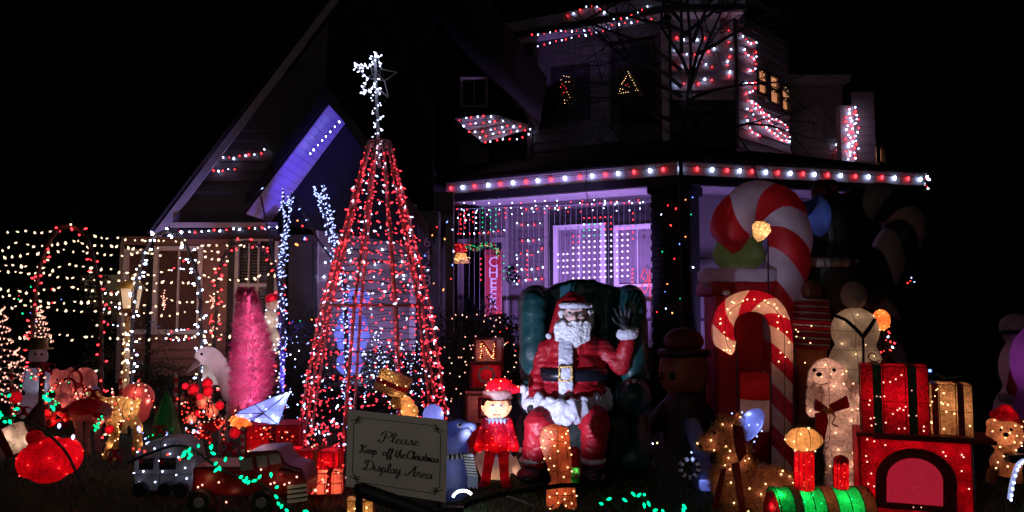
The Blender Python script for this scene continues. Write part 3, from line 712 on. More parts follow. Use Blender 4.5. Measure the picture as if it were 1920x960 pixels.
limbs = [((2.46, 10.86, 4.2), (-.9, -.1, .6), 2.1), ((2.5, 10.8, 4.6), (-1.1, .1, .75), 2.3), ((2.62, 10.75, 4.8), (.8, .0, .7), 1.9), ((2.7, 10.7, 5.2), (.9, .1, .6), 1.7), ((2.6, 10.7, 5.5), (-.8, 0, .8), 2.0), ((2.65, 10.7, 5.4), (.2, .2, 1), 1.7), ((2.45, 10.86, 3.95), (-1, -.25, .15), 1.9), ((2.6, 10.75, 4.9), (-.3, .1, 1), 1.8), ((2.6, 10.75, 4.7), (.4, .1, 1), 1.8)]
for p, d, L in limbs + [((2.5, 10.8, 4.0 + .25 * i), (random.Random(i).uniform(-1.3, .9), random.Random(i + 50).uniform(-.3, .3), random.Random(i + 90).uniform(.1, .9)), 1.9) for i in range(20)]: grow(Vector(p), Vector(d).normalized(), .030, L, 1)
tw.build('branch', M['bark'], bt, stuff=True)
# ================================================================ LIGHT STRINGS ON THE HOUSE
def wl(wall, pts, out=.05): 
    r = []
    for (x, y) in pts:
        s_, z = wall.hit(x, y); r.append(wall.pos(s_, z, out))
    return r
def sub(pts, px_len):  # thin wrapper: world polyline
    return pts
# eave of the porch: large bulbs, each one a part
ev = [A - nAB * .03, B - (nAB + nBC) * .015, C - nBC * .03]
ev = [Vector((q.x, q.y, ZE - .055)) for q in ev]
string_lights(ev, .243, 'rw', RW, 'large red and white bulbs alternating along the porch eave', 'light strings on the house', r=.022, l=.034, jit=0, single_bulbs=True, bdir=(0, -.05, -1), wr=.006)
string_lights([C + Vector((.0, -.04, -.02)), C + Vector((.1, .1, -.02)), C + Vector((.12, .3, -.25)), C + Vector((.02, .0, -.25)), C + Vector((.1, .2, -.05))], .09, 'wrw', RW, 'short tangle of bulbs at the right end of the porch eave', 'light strings on the house', r=.02, l=.03)
def S(wall, rows, label, pat='rw', spacing=.115, r=.013, l=.02, out=.05, group='light strings on the house'):
    for i, (pts, desc) in enumerate(rows):
        string_lights(wl(wall, pts, out), spacing, pat if i % 2 == 0 else pat[::-1], RW, label % desc, group, r=r, l=l, jit=.5)
S(WA, [([(984, 391), (1010, 390), (1048, 389), (1070, 388)], 'above the left porch window'), ([(968, 416), (985, 421), (1000, 420), (1022, 417)], 'on the siding, second row down beside the porch door'),
       ([(975, 450), (995, 450), (1008, 448), (1028, 445)], 'on the siding level with the top of the porch door'), ([(966, 480), (975, 473), (988, 475), (1002, 476), (1020, 464)], 'on the siding, dipping row right of the red bell'),
       ([(964, 505), (986, 503), (996, 503), (1010, 502), (1022, 498)], 'on the siding, fifth row beside the porch door'), ([(962, 527), (990, 523), (1002, 522), (1022, 520)], 'on the siding, lowest row just left of the armchair'),
       ([(858, 437), (900, 436), (930, 433), (950, 430)], 'across the top of the porch door'), ([(1085, 379), (1105, 382), (1140, 377), (1180, 380), (1218, 376)], 'under the porch soffit above the two windows'),
       ([(856, 390), (880, 392), (882, 412), (862, 414), (860, 398)], 'looped in the corner above the red bell')], 'red and white string %s')
S(F1, [([(1012, 79), (1035, 78), (1057, 71), (1090, 73), (1120, 70), (1160, 62), (1200, 56), (1240, 50)], 'along the upper left eave'), ([(1023, 101), (1045, 94), (1075, 87), (1100, 82), (1130, 76), (1165, 68)], 'just under the upper left eave'),
       ([(1078, 45), (1095, 38), (1112, 28), (1133, 26), (1150, 38)], 'in a small loop above the upper eave'), ([(1160, 52), (1190, 48), (1215, 35), (1232, 24)], 'climbing the roof edge behind the branches')], 'red and white string %s', spacing=.11, out=.45)
S(F2, [([(1262, 67), (1278, 74), (1302, 75), (1330, 68)], 'at the top'), ([(1258, 90), (1275, 99), (1304, 103), (1328, 95), (1343, 87)], 'second from the top'), ([(1260, 122), (1275, 120), (1290, 126), (1304, 118), (1318, 116), (1331, 125), (1345, 122)], 'third from the top'),
       ([(1262, 157), (1283, 156), (1296, 158), (1307, 156), (1321, 147), (1345, 151)], 'at the bottom'), ([(1363, 50), (1365, 76), (1370, 110), (1357, 118), (1371, 138), (1356, 145)], 'in a bunch at the right corner')], 'red and white string, front of the upper bay, %s', spacing=.12, r=.015, l=.024)
S(F3, [([(1384, 54), (1388, 66), (1398, 81), (1414, 79)], 'right at the top'), ([(1391, 88), (1393, 98), (1404, 108), (1412, 112), (1414, 92)], 'second from the top'), ([(1396, 130), (1410, 132), (1412, 118)], 'in a short hook beside the first lit pane'),
       ([(1394, 152), (1400, 156), (1412, 154), (1409, 169), (1394, 175)], 'left of the three lit panes'), ([(1396, 187), (1409, 192), (1419, 198), (1426, 209), (1441, 221), (1455, 225), (1466, 233), (1472, 242), (1479, 250)], 'slanting just below the lit panes'),
       ([(1396, 201), (1403, 206), (1410, 222), (1422, 233), (1440, 243), (1450, 252), (1463, 262), (1476, 264)], 'slanting down, middle one'), ([(1395, 212), (1396, 233), (1402, 243), (1412, 250), (1424, 254)], 'lowest, by the porch roof'),
       ([(1402, 190), (1415, 204), (1430, 220), (1448, 236), (1462, 250), (1478, 258)], 'slanting, second below the lit panes')], 'string on the upper bay right face, %s', spacing=.085, r=.014, l=.022)
pp = []; rnd = random.Random(8)
for i in range(26):
    y = 198 + i * 4; pp.append(at((1584 + 2 if i % 2 else 1610) + rnd.uniform(-2, 2), y, 14.06))
string_lights(pp, .11, 'wrwrrw', RW, 'red and white lights zigzagging thickly up the narrow pillar at the upper right', 'light strings on the house', r=.016, l=.022)
string_lights([at(1571, 262, 14.5), at(1567, 278, 14.5), at(1574, 289, 14.5)], .14, 'wr', RW, 'last few bulbs low on the dormer wall left of the lit pillar', 'light strings on the house', r=.018, l=.026)
for i, (pts, dsc) in enumerate([([(855, 225), (870, 220), (890, 217), (925, 216)], 'topmost'), ([(862, 236), (880, 231), (910, 228), (945, 224)], 'second'), ([(876, 247), (893, 246), (915, 243), (945, 236), (985, 234)], 'third'), ([(893, 258), (915, 252), (940, 246), (975, 243), (1004, 240)], 'fourth'), ([(903, 267), (925, 262), (945, 258), (970, 260), (992, 250)], 'lowest')]):
    string_lights([at(x, y, 13.8) for x, y in pts], .12, 'wr' if i % 2 else 'rw', RW, 'red and white string on the small lit roof cheek, %s row' % dsc, 'light strings on the house', r=.015, l=.022)
for i, (pts, dsc) in enumerate([([(397, 318), (400, 309), (411, 294), (428, 294), (440, 296), (470, 289), (486, 289), (500, 281), (502, 276)], 'upper zigzag on the left gable siding'), ([(395, 318), (412, 320), (440, 317), (448, 314)], 'short lower row on the left gable siding')]):
    string_lights(wl(GW, pts, .05), .085, 'rw', RW, 'red and white string, ' + dsc, 'light strings on the house', r=.013, l=.02)
string_lights([at(x, y, 10.53) for x, y in [(322, 434), (345, 433), (400, 431), (460, 427), (530, 422)]], .095, 'wrwrw', RW, 'red and white string along the low left eave above the windows', 'light strings on the house', r=.015, l=.022)
string_lights([at(578, 290, 10.28), at(640, 222, 10.28)], .085 * 1.0, 'w', RW, 'eight white bulbs up the edge of the blue lit gable soffit', r=.014, l=.017, jit=.1)
for i, (pts, dsc) in enumerate([([(600, 458), (620, 470), (640, 462), (690, 470), (760, 458)], 'highest'), ([(598, 488), (625, 494), (660, 486), (710, 494), (765, 486)], 'second'), ([(598, 515), (630, 520), (680, 516), (730, 522), (765, 512)], 'third'), ([(605, 545), (640, 540), (700, 548), (768, 540)], 'lowest'), ([(625, 420), (660, 424), (720, 418), (768, 425)], 'one tucked under the gable')]):
    string_lights(wl(EW, pts, .05), .20, 'wrwo', RW, 'coloured string on the entry wall behind the metal tree, %s row' % dsc, 'light strings on the house', r=.013, l=.02)
# multi-coloured small lights: round the column and the entry post
cp = [(1240, 392), (1262, 376), (1291, 372), (1300, 357), (1297, 400), (1261, 386), (1237, 403), (1253, 418), (1276, 438), (1293, 447), (1240, 470), (1300, 500), (1235, 540), (1290, 565), (1224, 583), (1257, 582), (1276, 605), (1300, 597)]
Yc = cc.y - .42
string_lights([at(x, y, Yc) for x, y in cp], .26, 'robgrw', RW, 'multicoloured small lights wrapped round the dark porch column', r=.011, l=.018)
string_lights([at(x, y, 10.7) for x, y in [(786, 424), (804, 421), (822, 425), (845, 410), (850, 430), (832, 447), (812, 438), (786, 450), (808, 520), (826, 545), (846, 530), (850, 456)]], .2, 'orbwo', RW, 'sparse orange, blue and red lights around the house number', r=.012, l=.02)
string_lights([at(x, y, 10.8) for x, y in [(548, 418), (562, 409), (572, 445), (545, 462), (560, 455), (580, 440), (535, 470)]], .16, 'orbo', RW, 'few coloured bulbs around the dark entry door', r=.012, l=.02)
string_lights([at(x, y, 10.5) for x, y in [(535, 606), (560, 600), (590, 597)]], .13, 'rgow', RW, 'short coloured string low beside the entry door', r=.012, l=.02)

# ---- curtain light on the porch: hanging wires with round bulbs
cur = thing('curtain_light', 'light curtain of hanging wires with glowing dots across the porch front', 'curtain light', Vector(((A.x + B.x) / 2, (A.y + B.y) / 2, ZE - .35)))
cw = MB(); CW = Wall(A + nAB * .22, offs(nAB, nBC, B, .22)); byc = {}
def dot3(p, c, r=.013): byc.setdefault(c, MB()).ell(p, r, seg=8, ring=5)
top0 = CW.hit(846, 392); top1 = CW.hit(1224, 377)
cw.tube([CW.pos(top0[0], top0[1]), CW.pos((top0[0] + top1[0]) / 2, (top0[1] + top1[1]) / 2 - .02), CW.pos(top1[0], top1[1])], .004, 4)
rnd = random.Random(3)
def colw(px, ybot):
    s0, z0 = CW.hit(px, 385); _, z1 = CW.hit(px, ybot); zt_ = top0[1] + (top1[1] - top0[1]) * (s0 - top0[0]) / (top1[0] - top0[0])
    cw.tube([CW.pos(s0, zt_), CW.pos(s0 + rnd.uniform(-.01, .01), (zt_ + z1) / 2), CW.pos(s0, z1)], .0018, 3)
def cd_(px, py, c, r=.013): s0, z0 = CW.hit(px, py); dot3(CW.pos(s0, z0, .004), c, r)
for px in range(850, 1224, 10): colw(px, rnd.uniform(560, 600) if px < 960 else rnd.uniform(500, 545))
cols = [1046.6, 1056.6, 1064, 1075, 1085, 1095, 1105, 1115, 1126, 1135, 1146, 1157, 1167, 1177]
rows_ = [408, 420, 431, 441.5, 452.5, 463, 474, 486, 497.5, 509, 520]
for i, x in enumerate(cols):
    for j, y in enumerate(rows_):
        if i < 3 and not (6 <= j <= 9 - (i == 0)): continue
        if i in (3, 4) and j < 3: continue
        if i in (11, 12, 13) and j < 2: continue
        y2 = y - (i - 7) * .45
        c = 'violet'
        if j == 0: c = 'red'
        elif j < 4 and 5 <= i <= 8: c = 'green' if (i + j) % 3 else 'white'
        elif j < 5 and i in (3, 4): c = 'red'
        elif j < 3: c = 'red'
        cd_(x, y2, c, .0165 if c == 'violet' else .010)
for (x, ys, c) in ((864, range(402, 440, 9), 'red'), (872, range(400, 430, 9), 'red'), (887, range(398, 420, 9), 'red'), (905, range(390, 430, 9), 'green'), (930, range(392, 435, 11), 'green'), (948, range(390, 415, 9), 'red'), (902, range(485, 530, 10), 'red'), (945, range(480, 530, 14), 'green'), (955, range(500, 530, 12), 'green'), (989, range(470, 530, 9), 'red'), (970, range(485, 540, 12), 'white'), (1187, range(400, 460, 12), 'red'), (1186, range(505, 560, 8), 'red'), (893, range(398, 430, 10), 'white'), (920, range(395, 440, 12), 'green')):
    for y in ys: cd_(x, y, c, .010)
for px in range(870, 1222, 22):   # short icicle drops under the soffit
    for k in range(3): cd_(px + rnd.uniform(-3, 3), 384 - (px - 850) * .03 + k * 9 + rnd.uniform(-3, 3), rnd.choice(['white', 'red', 'white', 'white']), .008)
cw.build('hanging_wire', M['wirew'], cur, stuff=True)
for c, mb in byc.items(): mb.build('bulb', G[c], cur, stuff=True)

# ---- upstairs window figures made of lights
def lightpic(name, label, cat, wall, strokes, out=.02, r=.007, sp=2.2):
    root = thing(name, label, cat, wall.pos(*wall.hit(*strokes[0][0][0])[:2], out)); byc2 = {}
    fw_ = MB()
    for pts, c in strokes:
        P = wl(wall, pts, out); fw_.tube(P, .004, 4)
        for i in range(len(pts) - 1):
            L = math.dist(pts[i], pts[i + 1]); n = max(1, int(L / sp))
            for k in range(n): byc2.setdefault(c, MB()).octa(P[i].lerp(P[i + 1], k / n) + Vector((0, -.008, 0)), r, r)
    fw_.build('frame', M['wire'], root)
    for c, mb in byc2.items(): mb.build('bulb', G[c], root, stuff=True)
    return root
lightpic('lit_tree_outline', 'small Christmas tree outline of amber lights in the upper right dark window', 'light figure', F1, [([(1180, 137), (1175, 150), (1168, 160), (1163, 178), (1180, 175), (1198, 172), (1191, 158), (1185, 148), (1180, 137)], 'amber'), ([(1172, 165), (1182, 158), (1190, 168)], 'redsoft'), ([(1170, 170), (1190, 162)], 'amber')], .08, sp=4)
lightpic('lit_snowman_outline', 'red and amber light figure in the upper left dark window', 'light figure', F1, [([(1055, 152), (1060, 145), (1070, 147), (1070, 156), (1058, 156)], 'amber'), ([(1054, 166), (1060, 176), (1056, 180), (1052, 172)], 'red'), ([(1066, 175), (1072, 185), (1062, 196), (1060, 184)], 'amber'), ([(1057, 160), (1068, 172)], 'redsoft')], .08, sp=5)
for (x0, y0) in ((1422, 136), (1444, 150), (1466, 166)):
    lightpic('window_light_strand', 'strand of tiny amber lights in the %s small lit window' % {1422: 'left', 1444: 'middle', 1466: 'right'}[x0], 'light strand', F3, [([(x0 + 1, y0), (x0 + 3, y0 + 12), (x0 + 1, y0 + 22), (x0 + 4, y0 + 34)], 'amber'), ([(x0 + 5, y0 + 6), (x0 + 6, y0 + 26)], 'amber')], .06, sp=7, r=.006)
# bell, garland and red thing hung by the porch door, star strip in window
lightpic('lit_window_figure', 'red glowing figure outline in the right porch window beside the column', 'light figure', WA, [([(1212, 505), (1206, 520), (1216, 528), (1204, 540), (1214, 550), (1220, 535), (1218, 515), (1212, 505)], 'redsoft'), ([(1210, 560), (1206, 575), (1214, 590)], 'pinkw'), ([(1222, 508), (1223, 560)], 'redsoft')], .12, r=.011, sp=3)
fg = Fig(13.2)
bell = thing('lit_bell', 'lit bell with red ribbon cap and gold skirt hanging by the porch door', 'bell', fg.W(863, 492))
mb = MB().lathe(fg.W(863, 470), [(.03, .14), (.10, .10), (.12, 0), (.09, -.02)], 18); ob = mb.build('bell_cap', M['litred'], bell, smooth=True)
mb = MB().lathe(fg.W(864, 483), [(.09, .08), (.11, 0), (.17, -.09), (.15, -.10)], 18); o2 = mb.build('bell_body', M['litgold'], bell, smooth=True)
lamp('bulb_light', fg.W(864, 472, -.02), (1, .1, .05), .6, .02, bell); lamp('bulb_light', fg.W(864, 484, -.02), (1, .6, .25), .8, .02, bell)
rnd = random.Random(4)
dots('bulb', [(fg.W(863 + rnd.uniform(-14, 14), 463 + rnd.uniform(-6, 10), -.12), Vector((0, -1, 0))) for i in range(22)], G['redsoft'], bell, .008, .01)
dots('bulb', [(fg.W(864 + rnd.uniform(-17, 17), 482 + rnd.uniform(0, 9), -.15), Vector((0, -1, 0))) for i in range(16)], G['amber'], bell, .008, .01)
gd = thing('door_garland', 'green and red garland with tiny lights over the porch door', 'garland', fg.W(905, 475)); mb = MB(); P = smoothpath([fg.W(876, 462), fg.W(895, 466), fg.W(912, 458), (fg.W(930, 466)), fg.W(934, 478)], 12)
for p in P:
    for k in range(26):
        d = Vector((rnd.gauss(0, 1), rnd.gauss(0, 1), rnd.gauss(0, 1))).normalized() * .07; mb.tube([p, p + d], [.004, .001], 3, caps=False)
mb.build('needle', M['ribbong'], gd, stuff=True)
dots('bulb', [(p + Vector((rnd.uniform(-.03, .03), -.07, rnd.uniform(-.04, .04))), Vector((0, -1, 0))) for p in P], G['green'], gd, .007, .008)
dots('bulb', [(p + Vector((rnd.uniform(-.04, .04), -.07, rnd.uniform(-.05, .05))), Vector((0, -1, 0))) for p in P[::2]], G['redsoft'], gd, .008, .008)
# CHEER plaque
sg = thing('cheer_sign', 'tall narrow red sign with white letters CHEER beside the porch door', 'sign', fg.W(925, 590))
mb = MB(); mb.box(fg.W(925, 532), (.15, .015, .60)); mb.build('board', M['suit'], sg)
for ch, y in (('C', 492), ('H', 512), ('E', 532), ('E', 552), ('R', 572)): text(ch, .26, fg.W(925, y, -.022), M['white'], sg, 'letter', .006)
mb = MB(); mb.box(fg.W(925, 475), (.17, .02, .03)); mb.build('top_bar', M['ribbon'], sg)

# ================================================================ WARM NET AND ARCHES ON THE LEFT
rows = [
 ('topmost', [(-25, 428), (0, 428), (18, 433), (62, 433), (82, 434), (117, 430)], 'aa'),
 ('upper, between the two left arches', [(140, 452), (168, 438), (201, 446), (223, 444), (252, 448), (290, 448), (325, 450), (345, 452)], 'a'),
 ('second, dipping', [(-20, 470), (8, 466), (31, 453), (64, 461), (92, 456), (116, 453), (141, 449), (165, 460), (190, 457), (232, 460), (275, 467), (300, 462)], 'a'),
 ('third, dipping under the arch top', [(-15, 484), (9, 479), (60, 474), (128, 466), (145, 470), (186, 472), (215, 477), (230, 477), (262, 470), (305, 478)], 'a'),
 ('fourth, across the dark gap', [(-20, 500), (26, 494), (67, 499), (104, 504), (126, 495), (160, 499), (208, 503), (247, 512), (295, 514), (330, 503)], 'a'),
 ('fifth, across the dark gap', [(-20, 512), (11, 506), (50, 512), (79, 508), (117, 518), (150, 520), (190, 527), (217, 526), (246, 524), (282, 530), (308, 526), (349, 528), (380, 522)], 'a'),
 ('seventh', [(-20, 556), (22, 550), (33, 562), (64, 560), (92, 566), (139, 564), (171, 563), (206, 563), (226, 566), (255, 571), (300, 571), (318, 561), (345, 565), (391, 565), (437, 574), (460, 577)], 'a'),
 ('eighth', [(-20, 578), (36, 573), (57, 571), (92, 575), (117, 578), (134, 581), (170, 583), (204, 582), (250, 588), (280, 584), (313, 589), (331, 589), (372, 580)], 'a'),
 ('lowest', [(-20, 630), (10, 635), (45, 628), (94, 630), (126, 623), (136, 636), (163, 630), (197, 630), (226, 632), (270, 634), (300, 632), (350, 628), (424, 625), (434, 628), (520, 636)], 'a'),
 ('upper right, over the windows', [(340, 452), (358, 470), (390, 457), (401, 461), (424, 457), (445, 462), (470, 455)], 'a'),
 ('middle right, over the windows', [(372, 470), (393, 469), (405, 471), (420, 477), (430, 488), (394, 482), (380, 476)], 'a'),
 ('right, across the sash window', [(372, 512), (400, 520), (431, 522), (452, 523), (467, 523), (482, 517), (507, 510), (520, 512)], 'a'),
 ('sparse one between the sixth and seventh', [(-20, 535), (60, 548), (120, 536), (152, 541), (200, 549), (260, 536), (300, 549)], 'a')]
for i, (dsc, pts, pat) in enumerate(rows):
    YY = 9.3 + .25 * ((i * 7) % 4)
    string_lights([at(x, y, YY) for x, y in pts], .108, pat, RW, 'warm white string in the left light canopy, %s' % dsc, 'warm white strings over the left path', r=.0155, l=.025, jit=.7, wr=.0035)
def arch(name, label, pts, Y, pat, sp, r=.014, foot=True):
    P = smoothpath([at(x, y, Y) for x, y in pts], 8); root = thing(name, label, 'arch', (P[0].x, Y, 0), 'arches over the left path')
    a_, b_ = P[0].copy(), P[-1].copy(); P = [Vector((a_.x, Y, 0))] + P + [Vector((b_.x, Y, 0))]
    MB().tube(P, .022, 8).build('pipe', M['archpipe'], root, smooth=True)
    # the wrapped wire spirals round the pipe with its bulbs
    W_ = []; d = 0; rnd = random.Random(len(pts) * 7 + int(Y * 10)); byc2 = {}; k = 0
    for i in range(len(P) - 1):
        a, b = P[i], P[i + 1]; L = (b - a).length; n = max(2, int(L / .03)); t = (b - a).normalized(); u = t.orthogonal().normalized(); v = t.cross(u)
        for j in range(n):
            q = a.lerp(b, j / n); ph = d / .16 * 6.28; o_ = (u * math.cos(ph) + v * math.sin(ph)) * .03; W_.append(q + o_); d += L / n
            if rnd.random() < L / n / sp:
                c = RW[pat[k % len(pat)]]; k += 1; dd = (o_.normalized() + Vector((rnd.uniform(-.6, .6), rnd.uniform(-.6, .2), rnd.uniform(-.6, .6)))).normalized()
                byc2.setdefault(c, MB()).octa(q + o_ + dd * .03, r, r * 1.6, dd)
    MB().tube(W_, .005, 4).build('wire', M['wire'], root)
    for c, mb in byc2.items(): mb.build('bulb', G[c], root, stuff=True)
    return root
arch('light_arch', 'leftmost wire arch with red bulbs over the garden path', [(60, 720), (60, 640), (66, 560), (75, 500), (92, 455), (112, 428), (130, 424), (150, 432), (168, 460), (180, 510), (188, 560), (190, 650), (190, 715)], 8.4, 'rrrra', .07)
arch('light_arch', 'middle wire arch covered in white bulbs behind the post lantern', [(247, 700), (248, 620), (255, 540), (268, 480), (290, 444), (318, 434), (342, 448), (362, 490), (374, 540), (376, 600), (377, 645)], 9.0, 'wwwaww', .045)
arch('light_arch', 'right wire arch with red and warm bulbs in front of the sash window', [(402, 660), (405, 600), (408, 530), (418, 485), (440, 460), (468, 454), (495, 468), (515, 500), (525, 540), (526, 600), (526, 660)], 9.6, 'rrapr', .05)
# lantern post
fg = Fig(9.1); lp = thing('lamp_post', 'garden lantern on a post wrapped in warm lights beside the middle arch', 'lamp post', ground(243, 9.1))
b0 = ground(241, 9.1); MB().tube([b0, fg.W(241, 592)], [.045, .04], 10).build('post', M['litgold'], lp, smooth=True)
mb = MB(); c = fg.W(246, 560); mb.lathe(c, [(.085, -.12), (.12, .12)], 4, Matrix.Rotation(R(30), 3, 'Z')); mb.build('glass', mat('lantern_glass', (.8, .7, .55), .3, .1, 10, emit=(1, .62, .32), estr=.5), lp)
mb = MB(); mb.lathe(c, [(.10, -.17), (.10, -.12)], 4, Matrix.Rotation(R(30), 3, 'Z')); mb.lathe(c, [(.17, .12), (.10, .20), (.03, .24), (.015, .30)], 4, Matrix.Rotation(R(30), 3, 'Z')); mb.build('lantern_cap', M['gold'], lp)
mb = MB()
for q in range(4):
    a_ = R(30 + 90 * q); mb.tube([c + Vector((math.cos(a_) * .088, math.sin(a_) * .088, -.13)), c + Vector((math.cos(a_) * .123, math.sin(a_) * .123, .125))], .007, 4)
mb.build('lantern_bar', M['wire'], lp, stuff=True)
lamp('lantern_light', c + Vector((0, -.25, .22)), (1, .65, .35), 1.0, .05, lp)
sp_ = [Vector((b0.x + math.cos(t * .9) * .05, b0.y + math.sin(t * .9) * .05, .1 + t * .0165)) for t in range(0, 76)]
string_lights(sp_, .055, 'maam', RW, 'warm string wrapped round the lantern post', r=.011, l=.014, jit=.3)
# warm and dim lamps that stand for the lit canopy's own glow on the wall
for (x, y, p) in ((260, 500, 9.0), (340, 470, 7.0), (400, 540, 6.0), (330, 590, 5.0), (470, 500, 3.0)): lamp('canopy_bulb_light', at(x, y, 10.35), (1, .42, .24), p * .30, .06)
# spiral trees, left edge
def spiral(label, px, ytop, ybot, Y, rad, turns, c='pinkw', seed=1):
    base = ground(px, Y); top = at(px, ytop, Y); b_ = at(px, ybot, Y); root = thing('spiral_tree', label, 'light tree', base, 'spiral light trees at the left edge'); n = turns * 26; P = []
    for i in range(n + 1):
        t = i / n; r_ = rad * (1 - t) + .015; P.append(Vector((base.x + math.cos(t * turns * 6.283) * r_, Y + math.sin(t * turns * 6.283) * r_, b_.z + (top.z - b_.z) * t)))
    MB().tube(P, .006, 4).build('spiral_wire', M['polew'], root); MB().tube([base, top + Vector((0, 0, .03))], .01, 6).build('stake', M['wire'], root); mb = MB()
    for i, p in enumerate(P[::2]): mb.octa(p + Vector((0, 0, -.008)), .0105, .014)
    mb.build('bulb', G[c], root, stuff=True); return root
spiral('tall spiral tree of pinkish lights cut by the left edge of the picture', 6, 575, 752, 8.2, .24, 8)
spiral('slim spiral tree of pinkish lights behind the leftmost arch', 74, 572, 640, 9.0, .14, 6)
spiral('short wide spiral tree of pinkish lights just behind the white figure', 38, 650, 765, 7.9, .22, 5)
# lit snowflake figures in the curtained windows
lightpic('lit_window_star', 'amber light figure low in the wide left curtained window', 'light figure', LW, [([(315, 545), (312, 560), (316, 572), (312, 584)], 'pinkw'), ([(309, 556), (319, 560), (309, 570)], 'pinkw')], .1, r=.012, sp=4)
lightpic('lit_candle_figure', 'amber light burst on the siding right of the curtained window', 'light figure', LW, [([(400, 555), (418, 570), (402, 578), (415, 552), (398, 566), (418, 562)], 'pinkw'), ([(410, 580), (418, 600), (405, 615), (414, 628)], 'pinkw'), ([(404, 590), (398, 610)], 'redsoft')], .12, r=.011, sp=3.2)
lightpic('lit_cane_outline', 'short red light stroke beside the lantern in the left window', 'light figure', LW, [([(262, 555), (270, 565), (262, 578)], 'redsoft')], .12, r=.012, sp=4)
for i, (pts, dsc) in enumerate([([(195, 548), (215, 546), (222, 552)], 'upper'), ([(192, 578), (222, 574), (228, 576)], 'middle'), ([(190, 600), (208, 608), (226, 609)], 'lower')]):
    string_lights([at(x, y, 10.4) for x, y in pts], .07, 'wrw', RW, 'red and white string by the lantern, %s of three' % dsc, 'short strings left of the lantern', r=.012, l=.018)
for i, (pts, dsc) in enumerate([([(318, 507), (332, 500), (350, 505)], 'over the wide window'), ([(312, 625), (330, 617), (362, 615)], 'at the sill of the wide window'), ([(305, 632), (330, 636), (370, 630)], 'just under the sill of the wide window'), ([(335, 480), (350, 490), (366, 484)], 'beside the white arch')]):
    string_lights([at(x, y, 10.6) for x, y in pts], .065, 'wrww', RW, 'red and white string ' + dsc, 'short strings on the left windows', r=.012, l=.018)
rnd = random.Random(31); P = [at(rnd.uniform(15, 145), rnd.uniform(520, 640), 13) for i in range(14)]
string_lights(P, .6, 'gbr', RW, 'scattered green, blue and red pinpoints of a far string beyond the left arch', r=.016, l=.02, wire=False)

# ================================================================ WRAPPED SAPLINGS
def wrapped(label, base, Y, branches, seed, pat='u', dens=.008):
    root = thing('wrapped_sapling', label, 'tree', ground(base, Y), 'bare saplings wrapped in blue white lights'); mb = MB(); lt = MB(); rnd = random.Random(seed); ww = MB()
    for pts, r0, lit in branches:
        P = smoothpath([at(x, y, Y + d) for x, y, d in pts], 8)
        if r0 > .02: P = [ground(base, Y)] + P
        mb.tube(P, [r0 * (1 - .6 * i / len(P)) for i in range(len(P))], 7); d = 0; sp = []
        for i in range(len(P) - 1):
            a, b = P[i], P[i + 1]; L = (b - a).length; n = max(1, int(L / dens))
            for j in range(n):
                q = a.lerp(b, j / n); d += L / n; ph = d / .05 * 6.28; rr = r0 * (1 - .6 * i / len(P)) + .006; o_ = Vector((math.cos(ph), math.sin(ph), 0)) * rr; sp.append(q + o_)
                if rnd.random() < lit: dd = Vector((rnd.uniform(-1, 1), rnd.uniform(-1, .2), rnd.uniform(-1, 1))).normalized(); lt.octa(q + o_ + dd * rnd.uniform(.012, .035), .0095, .022, dd)
        ww.tube(sp, .004, 3)
    mb.build('branch', M['barkwrap'], root, smooth=True); ww.build('wire', M['wire'], root); lt.build('bulb', G['bluew'], root, stuff=True); return root
wrapped('left bare sapling wrapped in blue white lights beside the entry door', 531, 9.4, [([(531, 640, 0), (530, 560, 0), (528, 500, 0), (532, 430, .02), (531, 355, .03)], .028, .42), ([(529, 520, 0), (537, 450, -.05), (543, 395, -.06), (547, 360, -.06)], .018, .5), ([(524, 545, 0), (510, 470, -.05), (498, 410, -.1), (486, 355, -.12)], .016, .03)], 2)
wrapped('right bare sapling wrapped in blue white lights, leaning behind the metal tree', 655, 9.4, [([(648, 540, 0), (632, 480, 0), (615, 430, 0), (604, 385, .02), (585, 345, .03)], .028, .55), ([(640, 500, 0), (628, 440, -.05), (615, 385, -.06), (605, 345, -.06)], .018, .55), ([(632, 495, 0), (600, 455, -.04), (570, 400, -.1), (550, 358, -.12)], .016, .04)], 3)

# ================================================================ TALL METAL LIGHT TREE
YT = 8.6; fg = Fig(YT); k = fg.k; cxp = 706
mt_ = thing('pole_light_tree', 'tall cone of slanting red poles strung with red and white lights, topped by a star', 'light tree', ground(cxp, YT))
zt_ = at(cxp, 266, YT).z; zm = at(cxp, 573, YT).z; cx = at(cxp, 573, YT).x; cxt = at(712, 266, YT).x; NLEG = 10
rt, rm, rb = 20 * k, 100 * k, 140 * k
def legp(a, t):   # t 0 top,1 ring,2 ground
    if t <= 1: r_ = rt + (rm - rt) * t; z = zt_ + (zm - zt_) * t; x = cxt + (cx - cxt) * t
    else: r_ = rm + (rb - rm) * (t - 1); z = zm * (2 - t); x = cx
    return Vector((x + math.cos(a) * r_, YT + math.sin(a) * r_, z))
angs = [R(q) for q in (12, 38, 80, 118, 160, 192, 218, 258, 300, 328)]
for a in angs:
    mb = MB(); mb.tube([legp(a, 0), legp(a, 1), legp(a, 2)], .019, 8); mb.build('pole', M['pole'], mt_, smooth=True)
for t, rr in ((0, .012), (1, .018), (.02, .012)):
    P = [legp(2 * math.pi * i / 32, t) for i in range(32)]; mb = MB(); mb.tube(P, rr, 8, closed=True); mb.build('hoop', M['pole'], mt_, smooth=True)
def mastp(t): return Vector((cxt - .02 * t, YT, zt_ - .3)).lerp(fg.W(703, 105), t)
MB().tube([mastp(0), mastp(1)], .018, 8).build('mast', M['polew'], mt_, smooth=True)
